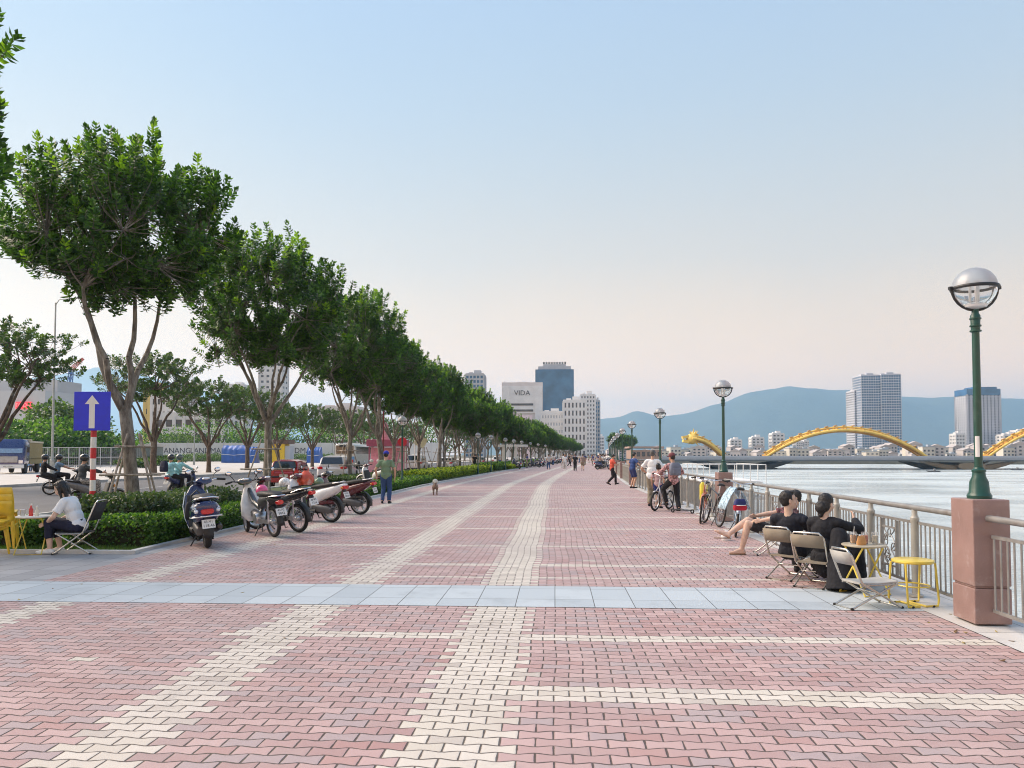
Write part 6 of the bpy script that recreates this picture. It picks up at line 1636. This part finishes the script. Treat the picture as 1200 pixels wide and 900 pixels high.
# ---- furniture by the river
chf = M('chair_tube_steel', (.60, .58, .53), .25, .85, var=.1, dirt=(.3, .24, .18, .4)); canvas = M('beige_canvas', (.27, .23, .175), .75, bmp=.3, bscale=90, var=.06); canvd = M('dark_canvas', (.03, .032, .035), .8, bmp=.3, bscale=90)
def fold_chair(label, loc, rz, seat=canvas, back=canvas, sh=.36, top=.80, group='folding chairs', frame=chf, w_=.20):
    "faces +Y; seat height sh"
    t = thing('folding_chair', label, 'chair', loc, rz, group); f = MB()
    bx = lambda z: -.20-(z-sh)*.38
    f.tube([(-w_, .27, .012), (-w_, .20, .05), (-w_, bx(sh)+.0, sh+.02), (-w_, bx(top-.06), top-.06), (-w_+.05, bx(top), top), (w_-.05, bx(top), top), (w_, bx(top-.06), top-.06), (w_, bx(sh), sh+.02), (w_, .20, .05), (w_, .27, .012)], .0125, 8)
    f.cyl((-w_, .27, .012), (w_, .27, .012), .0125)
    f.tube([(-w_+.025, -.30, .012), (-w_+.025, .24, sh), (w_-.025, .24, sh), (w_-.025, -.30, .012)], .0115, 8, closed=True)
    f.cyl((-w_, -.02, .17), (w_, -.02, .17), .008); f.cyl((-w_+.02, -.2, sh-.01), (-w_+.02, .24, sh-.01), .01); f.cyl((w_-.02, -.2, sh-.01), (w_-.02, .24, sh-.01), .01)
    f.build('frame', frame, t, 50)
    s_ = MB(); s_.loft([(-.21, sh+.012, w_-.02, .012), (0, sh+.0, w_-.015, .016), (.24, sh+.014, w_-.02, .014)], 16, 5); s_.build('seat', seat, t, 50)
    z0, z1 = sh+.20, top-.03; MB().add([(x*(w_-.004), bx(z)-.012+.02*(abs(x) < .5)*(-1), z) for z in (z0, (z0+z1)/2, z1) for x in (-1, -.33, .33, 1)], [(r*4+c, r*4+c+1, r*4+c+5, r*4+c+4) for r in (0, 1) for c in (0, 1, 2)]).build('backrest', back, t, 60).modifiers.new('s', 'SOLIDIFY').thickness = .012
    for x, y in ((-w_, .27), (w_, .27), (-w_+.025, -.3), (w_-.025, -.3)): MB().ell((x, y, .014), (.018, .02, .014), 10, 6).build('foot_cap', rubber, t)
    return t
C1 = (3.08, 10.25); C2 = (3.22, 9.66); Q1 = (3.12, 10.27); Q2 = (3.34, 9.66)
fold_chair('beige-backed folding chair under the man in the dark tee', (*C1, 0), -.85, sh=.29, top=.68)
fold_chair('beige-backed folding chair under the person in black, nearer the camera', (*C2, 0), -.70, sh=.29, top=.67)
fold_chair('empty pale folding chair with splayed legs in front of the drinks table', (3.30, 8.36, 0), -1.30, seat=M('pale_vinyl', (.42, .42, .40), .5), back=M('pale_vinyl', (.42, .42, .40), .5), sh=.26, top=.62, w_=.17)
fold_chair('chair under the crossed-leg man, mostly hidden behind the man in the dark tee', (3.50, 12.6, 0), 1.45, canvas, canvas)
# drinks table and yellow stool
ylw = M('yellow_enamel', (.72, .55, .07), .4, coat=.5, dirt=(.5, .35, .1, .4))
def yellow_table(label, loc, rz, h, r, topm, legm=ylw, name='folding_table'):
    t = thing(name, label, 'table', loc, rz); MB().lathe([(0, h-.012), (r-.01, h-.012), (r, h-.004), (r, h+.008), (r-.008, h+.012), (0, h+.012)], n=32).build('table_top', topm, t, 40)
    for s_ in (-1, 1):
        MB().tube([(-r*.75, s_*r*.8, .012), (r*.75, s_*r*.8, .012), (r*.62, -s_*r*.55, h-.02), (-r*.62, -s_*r*.55, h-.02)], .011, 8, closed=True).build('leg', legm, t)
    return t
TD = (3.56, 9.12)
yellow_table('small round drinks table with yellow legs beside the railing post', (*TD, 0), .4, .56, .24, M('worn_tabletop', (.45, .40, .30), .4, coat=.3))
def stool(label, loc, rz, h=.50, r=.215):
    t = thing('stool', label, 'stool', loc, rz); MB().lathe([(0, h+.015), (r*.9, h+.015), (r, h+.008), (r+.004, h-.008), (r*.98, h-.022), (r*.9, h-.012), (0, h-.012)], n=36).build('seat', ylw, t, 40)
    for s_ in (-1, 1):
        MB().tube([(s_*r*.86, -r*.55, h-.02), (s_*r*.90, -r*.72, .08), (s_*r*.86, -r*.70, .016), (-s_*r*.0+s_*r*.2, -r*.70, .014), (s_*r*.2, r*.70, .014), (s_*r*.86, r*.70, .016), (s_*r*.90, r*.72, .08), (s_*r*.86, r*.55, h-.02)], .0115, 8).build('leg', ylw, t)
    MB().torus((0, 0, h*.45), r*.78, .008, 32, 6, 'z').build('ring', ylw, t)
    for x in (-1, 1):
        for y in (-1, 1): MB().ell((x*r*.6, y*r*.70, .012), (.02, .016, .012), 10, 6).build('foot_cap', rubber, t)
    return t
stool('bright yellow round metal stool standing by the railing near the granite pedestal', (3.80, 8.44, .004), .25, .475, .205)
def drink(label, loc, col, kind='cup', h=.14, name='drink_cup'):
    t = thing(name, label, 'drink', loc, 0, 'drinks on the small table'); cm = clearp
    MB().lathe([(0, .002), (.03, .002), (.032, .006), (.040, h), (.038, h), (.030, .008), (0, .008)], n=20).build('cup', cm, t, 40); MB().lathe([(0, .010), (.029, .010), (.0355, h*.72), (0, h*.72)], n=20).build('liquid', M('liquid_%d' % int(col[0]*100+col[1]*7), col, .2), t, 40)
    MB().cyl((.0, 0, .02), (.015, 0, h+.06), .003).build('straw', white, t); return t
clearp = glassm('clear_plastic', (.92, .93, .94), .1, .9)
tz = .573
drink('glass with orange drink in the middle of the small table', (TD[0]+.0, TD[1]-.03, tz), (.75, .14, .02)); drink('pale milky drink on the right of the small table', (TD[0]+.12, TD[1]-.02, tz), (.72, .66, .52)); drink('clear cup with amber tea on the left of the small table', (TD[0]-.12, TD[1]+.0, tz), (.5, .25, .08))
t = thing('snack_bag', 'small orange-brown snack packet on the left of the small table', 'snack', (TD[0]-.07, TD[1]-.11, tz), .3); MB().loft([(0, 0, .055, .03), (.03, 0, .06, .035), (.09, 0, .045, .012), (.105, 0, .048, .003)], 14, 2.6, ax='z').build('packet', M('kraft_orange', (.55, .28, .10), .6, bmp=.6, bscale=30), t, 50)
# ---- the seated pair and the crossed-leg man
dark = cloth('dark_tee', (.012, .014, .024)); blackc = cloth('black_gown', (.008, .009, .014)); navy = cloth('navy', (.02, .035, .16)); whitec = cloth('white_tee', (.74, .76, .77), var=.03); jeans = cloth('jeans', (.03, .07, .18), scale=20)
khaki = cloth('khaki', (.26, .23, .17)); blk_t = cloth('black_trousers', (.015, .015, .018)); greenc = cloth('sage_green', (.17, .26, .16)); redc = cloth('red_shirt', (.62, .10, .06)); patt = M('cloth_dark_floral', (.13, .05, .06), .85, var=.9, scale=28, dirt=(.35, .30, .30, .8)); flor = M('cloth_pink_floral', (.40, .22, .22), .85, var=.8, scale=22, dirt=(.08, .08, .10, .7))
lace = M('cloth_black_lace', (.012, .013, .022), .7, var=.5, scale=25, bmp=.6, bscale=40)
p = sit(.33, lean=-.26, twist=0, head=(-.95, -.05)); p['Hd'] = [((-.16, .26, .53), (-1, -.3, 0), (.3, 1, -.2)), ((.10, .30, .53), (1, -.3, 0), (-.3, 1, -.2))]; p['pel'] = (0, -.06, .36); p['F'] = [((-.14, .52, .085), (0, .3, 1), (-.1, 1, 0)), ((.12, .50, .085), (0, .3, 1), (.1, 1, 0))]
person('man in a dark t-shirt seated on a folding chair, face turned right', (*Q1, 0), -.62, p, SKL, dark, blk_t, sleeve='short', shoes=blk_t, vox=.0085, name='person')
p = sit(.33, lean=-.10, head=(-.35, .22)); p['pel'] = (0, -.04, .36); p['Hd'] = [((-.12, .32, .50), (-1, -.3, 0), (.3, 1, -.2)), ((.22, .30, .82), (1, -.1, -.6), (-.3, .6, .6))]
p['F'] = [((-.10, .46, .085), (0, .3, 1), (-.1, 1, 0)), ((.16, .44, .085), (.1, .3, 1), (.1, 1, 0))]
p['drape'] = [(V((.19, -.16, .66)), V((.27, -.30, .02)), .09, .18), (V((.26, -.12, .40)), V((.36, -.26, .02)), .10, .15), (V((.18, .0, .40)), V((.26, -.0, .02)), .12, .15)]
person('seated person in a long black gown with dark tied hair, back to the camera', (*Q2, 0), -.70, p, SKL, blackc, blackc, hairstyle='bun', sleeve='long', legs='skirt', shoes=blk_t, vox=.0085, fem=True, fold=.009, topname='gown', stout=1.15, k=.98)
p = sit(.36, lean=-.66, head=(.1, .3)); p['pel'] = (0, -.02, .36)
p['F'] = [((-.10, .47, .075), (0, .3, 1), (-.1, 1, 0)), ((-.36, .50, .42), (.35, .3, 1), (-.55, .8, -.1))]; p['flatfoot'] = [1, 0]
p['F'] = [((-.08, .50, .085), (0, .3, 1), (-.1, 1, 0)), ((-.12, .70, .33), (.5, .1, 1), (0, 1, .35))]; p['flatfoot'] = [1, 0]
p['Hd'] = [((-.18, .20, .56), (-1, -.3, 0), (.2, 1, -.2)), ((.16, .30, .60), (1, -.3, 0), (-.3, 1, -.2))]
person('man in black shorts and patterned shirt sitting with bare legs crossed', (3.50, 12.6, 0), 1.45, p, SKL, patt, blk_t, legs='shorts', shoes=M('tan_sandal', (.25, .16, .1), .7), bare='sandal', vox=.0095)
# ---- by the bicycles
p = stand(.11, [((-.2, .22, 1.0), (-1, -.5, 0), (.3, 1, 0)), ((.18, .24, 1.0), (1, -.5, 0), (-.3, 1, 0))])
person('grey-haired man in a white tee and khaki trousers, seen from behind at the railing', (3.05, 24.2, 0), -.25, p, SK, whitec, khaki, hair=HAIRG, shoes=blk_t, vox=.014, stout=1.18, k=1.02)
p = ride(pel=(0, .26, .86), lean=.05, head=(.4, .1)); p['F'] = [((-.10, .50, .22), (-.3, 1, 1), (0, 1, 0)), ((.12, .15, .085), (.3, 1, .4), (0, 1, 0))]; p['Hd'] = [((-.22, .55, 1.0), (-1, 0, -.6), (0, 1, 0)), ((.22, .58, 1.0), (1, 0, -.6), (0, 1, 0))]
WB_ = person('person in a pink floral shirt and dark trousers sitting on the folding bicycle', (3.45, 22.0, 0), .25, p, SK, flor, blk_t, hat=('cap', cloth('maroon_cap', (.16, .05, .06))), shoes=blk_t, vox=.014, fem=True, sleeve='long')
t = thing('backpack', 'grey backpack on the back of the person sitting on the bicycle', 'backpack', (3.42, 22.12, 1.02), .25); MB().loft([(0, 0, .14, .08), (.05, 0, .17, .10), (.28, 0, .16, .09), (.36, 0, .11, .06)], 18, 3, ax='z').build('bag', M('grey_nylon', (.16, .18, .24), .7, bmp=.5, bscale=25), t, 50); MB().box((0, -.10, .12), (.22, .05, .16)).build('pocket', M('grey_nylon', (.16, .18, .24)), t, 0, bevel=.02)
person('child-sized person in blue behind the bicycle rider', (3.1, 23.3, 0), -.4, stand(.08), SK, cloth('pink_pale', (.5, .34, .34)), navy, hairstyle='bob', legs='shorts', shoes=blk_t, vox=.016, k=.78)
p = stand(.09, [((-.26, .28, 1.04), (-1, -.6, 0), (.3, 1, 0)), ((.26, .30, 1.04), (1, -.6, 0), (-.3, 1, 0))], lean=.18)
person('man in dark blue shirt and shorts leaning on the railing', (3.72, 37.2, 0), -1.1, p, SK, cloth('deep_blue', (.025, .06, .20)), cloth('deep_blue_shorts', (.03, .04, .13)), legs='shorts', shoes=blk_t, vox=.016)
p = walk(.27, [((-.06, .30, 1.08), (-1, -.5, -.5), (.2, .8, .4)), ((.12, .30, 1.08), (1, -.4, -.5), (-.2, .8, .4))]); p['head'] = (.1, .45)
person('man in an orange-red shirt walking right with hands raised before him', (gp(717, 568).x, gp(717, 568).y, 0), -1.25, p, SK, redc, blk_t, shoes=blk_t, vox=.016, name='person', k=.97)
# ---- man in green, dog
person('man in sage green tee, jeans and blue cap walking away beside the hedge', (gp(452, 590).x, gp(452, 590).y, 0), .04, stand(.11, [((-.30, .0, .88), (-1, -.6, 0), (0, .1, -1)), ((.29, .02, .86), (1, -.6, 0), (0, .1, -1))]), SK, greenc, jeans, hat=('cap', cloth('blue_cap', (.03, .04, .42))), shoes=blk_t, vox=.014, stout=1.1)
def dog(label, loc, rz, k=1.0):
    t = thing('dog', label, 'dog', loc, rz, None, k); b = MB(); b.ell((0, .16, .30), (.10, .15, .105), 16, 10); b.ell((0, -.06, .30), (.085, .17, .085), 16, 10); b.ell((0, -.2, .30), (.085, .10, .09), 14, 8)
    for s_ in (-1, 1):
        cap(b, (s_*.055, .22, .27), (s_*.055, .21, .14), .042, .026); cap(b, (s_*.055, .21, .14), (s_*.055, .225, .03), .026, .020); cap(b, (s_*.055, .225, .02), (s_*.055, .26, .018), .022, .018)
        cap(b, (s_*.06, -.2, .28), (s_*.065, -.15, .17), .052, .032); cap(b, (s_*.065, -.15, .17), (s_*.065, -.24, .11), .03, .02); cap(b, (s_*.065, -.24, .11), (s_*.065, -.225, .03), .021, .018); cap(b, (s_*.065, -.225, .02), (s_*.065, -.19, .018), .022, .018)
    cap(b, (0, .24, .34), (0, .32, .43), .065, .055); b.ell((0, .35, .46), (.065, .075, .065), 14, 10); cap(b, (0, .40, .445), (0, .46, .43), .032, .022)
    cap(b, (0, -.28, .34), (0, -.36, .43), .03, .02); cap(b, (0, -.36, .43), (0, -.31, .50), .03, .04)
    remesh(b, 'body', M('curly_brown_fur', (.24, .17, .13), .95, var=.3, scale=20, bmp=1, bscale=60), t, .010, 1, .006, 40)
    c = MB(); c.ell((0, .35, .48), (.085, .08, .08), 14, 10); c.ell((0, -.34, .47), (.05, .05, .06), 12, 8)
    for s_ in (-1, 1): cap(c, (s_*.06, .34, .50), (s_*.085, .345, .41), .028, .02)
    remesh(c, 'white_curls', M('curly_white_fur', (.60, .60, .54), .95, var=.2, scale=20, bmp=1, bscale=60), t, .010, 0, .010, 45)
    MB().ell((0, .482, .435), .011, 8, 6).build('nose', blk, t)
    return t
dog('small curly brown and white dog walking away on the paving near the kerb', (gp(510, 580).x, gp(510, 580).y, 0), .15, 1.12)
# ---- woman at the folding table
fold_chair('dark-backed folding chair under the woman in the white tee', (-7.78, 12.15, 0), pi/2+.12, canvd, canvd, sh=.34, top=.86)
p = sit(.34, lean=.42, head=(0, .35)); p['pel'] = (0, -.04, .45); p['Hd'] = [((-.10, .42, .50), (-1, -.5, -.2), (0, 1, -.4)), ((.10, .40, .47), (1, -.5, -.2), (0, 1, -.4))]
p['F'] = [((-.10, .36, .085), (0, .5, 1), (0, 1, 0)), ((.10, .30, .085), (0, .5, 1), (0, 1, 0))]
person('woman with long black hair and a white tee bent over the folding table', (-7.78, 12.15, 0), pi/2+.12, p, SKL, whitec, cloth('navy_trousers', (.010, .012, .035)), hairstyle='long', legs='crop', shoes=M('white_sneaker', (.7, .7, .68), .6), vox=.0095, fem=True)
TL = (-8.42, 12.05); t0 = yellow_table('folding table with crossed yellow legs and a white top, before the seated woman', (*TL, 0), .2, .60, .27, M('white_top', (.62, .61, .58), .5))
bt_ = lambda label, loc, c, h, r: (lambda t: (MB().lathe([(0, 0), (r, 0), (r, h*.62), (r*.45, h*.8), (r*.4, h), (0, h)], n=16).build('body', M('bottle_%d' % int(c[0]*100+c[1]*10), c, .3, coat=.5), t, 40), MB().cyl((0, 0, h), (0, 0, h+.025), r*.5).build('cap', white, t)))(thing('sauce_bottle', label, 'bottle', loc, 0, 'bottles on the folding table'))
bt_('red sauce bottle on the folding table', (TL[0]-.05, TL[1]-.02, .612), (.6, .03, .03), .17, .032); bt_('pale bottle right of the red sauce bottle', (TL[0]+.07, TL[1]-.05, .612), (.65, .62, .5), .14, .03)
t = thing('takeaway_cup', 'short cup at the left side of the folding table', 'cup', (TL[0]-.16, TL[1]-.06, .612)); MB().lathe([(0, 0), (.03, 0), (.04, .10), (.036, .10), (.028, .01), (0, .01)], n=16).build('cup', clearp, t); MB().lathe([(0, .1), (.042, .1), (.042, .11), (0, .112)], n=16).build('lid', white, t)
# stacked yellow chairs
def plastic_chair(label, loc, rz, group='yellow plastic chairs stacked at the left edge'):
    t = thing('plastic_chair', label, 'chair', loc, rz, group); yp = M('yellow_moulded_plastic', (.75, .50, .04), .35, coat=.4)
    MB().loft([(-.20, .42, .19, .016), (0, .41, .20, .018), (.20, .425, .21, .02)], 18, 5).build('seat', yp, t, 50)
    b = MB(); vs = []
    for i in range(8):
        z = .42+i*.06; y = -.20-(z-.42)*.22-.02*i/7
        for x in (-1, -.5, 0, .5, 1): vs.append((x*(.20-.03*(i/7)**3), y+.03*abs(x)**2, z))
    b.add(vs, [(i*5+j, i*5+j+1, i*5+j+6, i*5+j+5) for i in range(7) for j in range(4) if not (j in (1, 2) and i in (2,))]); b.build('backrest', yp, t, 60).modifiers.new('s', 'SOLIDIFY').thickness = .012
    for x in (-1, 1):
        for y in (-1, 1): MB().cyl((x*.17, y*.17, .41), (x*.215, y*.225, .0), .026, .016, 8).build('leg', yp, t)
    return t
Y0 = plastic_chair('lowest chair of the tall yellow stack', (-9.27, 12.45, 0), .5)
ordn = ['second chair up', 'topmost chair']
for k in range(2): copy_tree(Y0, (-9.27-.008*k, 12.45+.01*k, .11*(k+1)), .5, '%s in the tall yellow stack' % ordn[k])
Y1 = copy_tree(Y0, (-8.98, 11.75, 0), .15, 'lower chair of the short yellow stack beside the folding table')
copy_tree(Y0, (-8.975, 11.76, .11), .15, 'upper chair of the short yellow stack beside the folding table')
# ---- riders on the road
def rider(px, py, D, rz, src_args, label_m, people, k=0):
    X = X_at(px, D); m_ = moto(label_m, (X, D, -.1), rz, **src_args, group='motorbikes riding on the road', lean=0, steer=0, name='moving_motorbike')
    for (lab, dy, kw) in people:
        o = ride(); o['pel'] = (0, .12+dy, .90)
        if dy < 0: o['F'] = [((-.2, .18, .36), (-.6, 1, 1), (0, 1, 0)), ((.2, .18, .36), (.6, 1, 1), (0, 1, 0))]; o['Hd'] = [((-.16, .22, 1.05), (-1, -.3, -.6), (.4, 1, 0)), ((.16, .22, 1.05), (1, -.3, -.6), (-.4, 1, 0))]; o['lean'] = .06
        person(lab, (X, D, -.1), rz, o, vox=.016, **kw)
    return m_
hb_ = ('helmet', paint('dark_helmet', (.02, .025, .03))); hg = ('helmet', paint('grey_helmet', (.10, .13, .13)))
rider(92, 0, 23.6, -.62, dict(style='modern', col=(.16, .16, .17), col2=(.02, .02, .02), ptxt=('43-E1', '772.09')), 'grey and black scooter being ridden away, right behind the blue sign pole', [('rider with dark helmet and dark jacket on the scooter by the sign pole', 0, dict(top=cloth('dark_jacket', (.05, .06, .07)), bot=M('cloth_mono_floral', (.28, .27, .26), .85, var=.8, scale=25), hat=hb_, sleeve='long', shoes=blk_t, fem=True))])
rider(60, 0, 31.5, -.85, dict(style='sport', col=(.02, .02, .025), ptxt=('43-G1', '018.55')), 'black motorbike carrying two people, farther up the road at left', [('rider in a grey-blue shirt on the black motorbike with a passenger', .12, dict(top=cloth('grey_blue', (.14, .22, .32)), bot=blk_t, hat=hb_, shoes=blk_t)), ('passenger in a black jacket and dark helmet on the black motorbike', -.36, dict(top=blk_t, bot=blk_t, hat=hb_, sleeve='long', shoes=blk_t))])
rider(205, 0, 29.5, -.25, dict(style='modern', col=(.05, .06, .16), col2=(.03, .03, .03), ptxt=('43-S1', '440.37')), 'dark scooter ridden by a person with a backpack, beyond the parked blue scooter', [('rider in a pale cyan jacket on the scooter beyond the parked blue one', .08, dict(top=cloth('pale_cyan', (.30, .60, .66)), bot=cloth('navy_trousers', (.010, .012, .035)), hat=hg, sleeve='long', shoes=blk_t)), ('passenger with dark helmet sitting behind the cyan-jacketed rider', -.34, dict(top=cloth('pale_cyan', (.30, .60, .66)), bot=blk_t, hat=hb_, sleeve='long', shoes=blk_t))])
X = X_at(205, 29.5); t = thing('backpack', 'dark navy backpack worn by the scooter passenger on the road', 'backpack', (X-.12, 28.93, .94), -.25); MB().loft([(0, 0, .14, .08), (.05, 0, .17, .10), (.32, 0, .16, .09), (.42, 0, .11, .06)], 18, 3, ax='z').build('bag', M('navy_nylon', (.012, .016, .05), .7, bmp=.5, bscale=25), t, 50); MB().box((0, -.10, .14), (.22, .05, .18)).build('pocket', M('navy_nylon', (.012, .016, .05)), t, 0, bevel=.02)
# group at the blue tables on the far pavement
bch = M('pale_blue_plastic', (.12, .25, .5), .45)
def small_table(label, loc):
    t = thing('cafe_table', label, 'table', loc); MB().box((0, 0, .62), (.9, .7, .03)).build('table_top', M('table_blue', (.35, .45, .6), .5), t, 0)
    for x in (-.38, .38):
        for y in (-.28, .28): MB().cyl((x, y, .61), (x*1.05, y*1.05, 0), .018).build('leg', chrome, t)
small_table('blue cafe table on the far pavement beside the lorry', (X_at(42, 70), 70, .02))
for k, (px, D, rz, c, lab) in enumerate([(35, 70.2, -1.3, (.05, .30, .62), 'leftmost of the people at the blue cafe table, in a bright blue shirt'), (41, 71.2, pi, (.06, .16, .4), 'person facing the camera at the blue cafe table'), (49.5, 70, 1.4, (.10, .32, .6), 'rightmost of the people at the blue cafe table, in light blue')]):
    X = X_at(px, D); person(lab, (X, D, .02), rz, sit(.40, lean=.12), SK, cloth('blue_%d' % k, c), blk_t, shoes=blk_t, vox=.02, group='people at the blue cafe table', fingers=False)
    t = thing('plastic_chair', ['blue plastic chair on the left of the cafe table', 'blue plastic chair behind the cafe table', 'blue plastic chair on the right of the cafe table'][k], 'chair', (X, D, .02), rz); MB().box((0, 0, .42), (.42, .42, .03)).build('seat', bch, t, 0, bevel=.01); MB().box((0, -.21, .68), (.42, .03, .42), Rx(.1)).build('backrest', bch, t, 0, bevel=.01)
    for x in (-1, 1):
        for y in (-1, 1): MB().cyl((x*.17, y*.17, .41), (x*.2, y*.2, 0), .022, .016, 8).build('leg', bch, t)
# ---- walkers in the distance
W0 = person('person in dark clothes walking in the middle of the promenade', gp(674, 552), 0, walk(.2), SK, blk_t, blk_t, shoes=blk_t, vox=.02, fingers=False)
W1 = person('person in white walking left of the one in dark clothes', gp(662, 551), pi, walk(.18), SK, whitec, cloth('pale_grey', (.5, .48, .46)), shoes=whitec, vox=.02, fingers=False, fem=True, hairstyle='long')
W2 = person('person in pale brown top and shorts walking right of the one in dark', gp(683, 551.5), 0, walk(.15), SK, cloth('pale_brown', (.30, .22, .19)), khaki, legs='shorts', shoes=blk_t, vox=.02, fingers=False)
W3 = person('person in grey walking near the left kerb by the hedges', gp(643, 550), .3, walk(.18), SK, cloth('pale_grey', (.5, .48, .46)), jeans, shoes=blk_t, vox=.02, fingers=False)
W4 = person('person in navy standing among the far parked scooters', gp(618, 548), 1.3, stand(.1), SK, navy, khaki, shoes=blk_t, vox=.02, fingers=False, hairstyle='bob')
src = [W0, W1, W2, W3, W4]; rnd = random.Random(77)
for k in range(46):
    D = 88+k*2.6; s_ = rnd.choice([-5.5, -5, -4.4, 2.4, 2.9, 3.3, 3.0, -2, 0, 1.5]); sr = src[rnd.randrange(5)]
    c = copy_tree(sr, P(s_+rnd.uniform(-.3, .3), D), rnd.uniform(0, 6.28), ['tiny stroller in dark clothes in the far crowd', 'tiny stroller in white with long hair in the far crowd', 'tiny stroller in brown top and shorts in the far crowd', 'tiny stroller in grey top and jeans in the far crowd', 'tiny figure in navy with bobbed hair in the far crowd'][src.index(sr)]+(' beside the river railing' if s_ > 2 else ' near the left kerb' if s_ < -4 else ' mid-promenade'), 'strollers in the far crowd', rnd.uniform(.92, 1.05))
for k in range(8): copy_tree(src[k % 5], P(-11.0-(k % 3), 84+k*7, 0), k*1.1, ['far person in dark clothes under the roadside trees', 'far long-haired person in white under the roadside trees', 'far person in brown and shorts under the roadside trees', 'far person in grey and jeans under the roadside trees', 'far person in navy under the roadside trees'][k % 5], 'people under the trees', 1)

bpy.data.scenes.remove(BENCH)
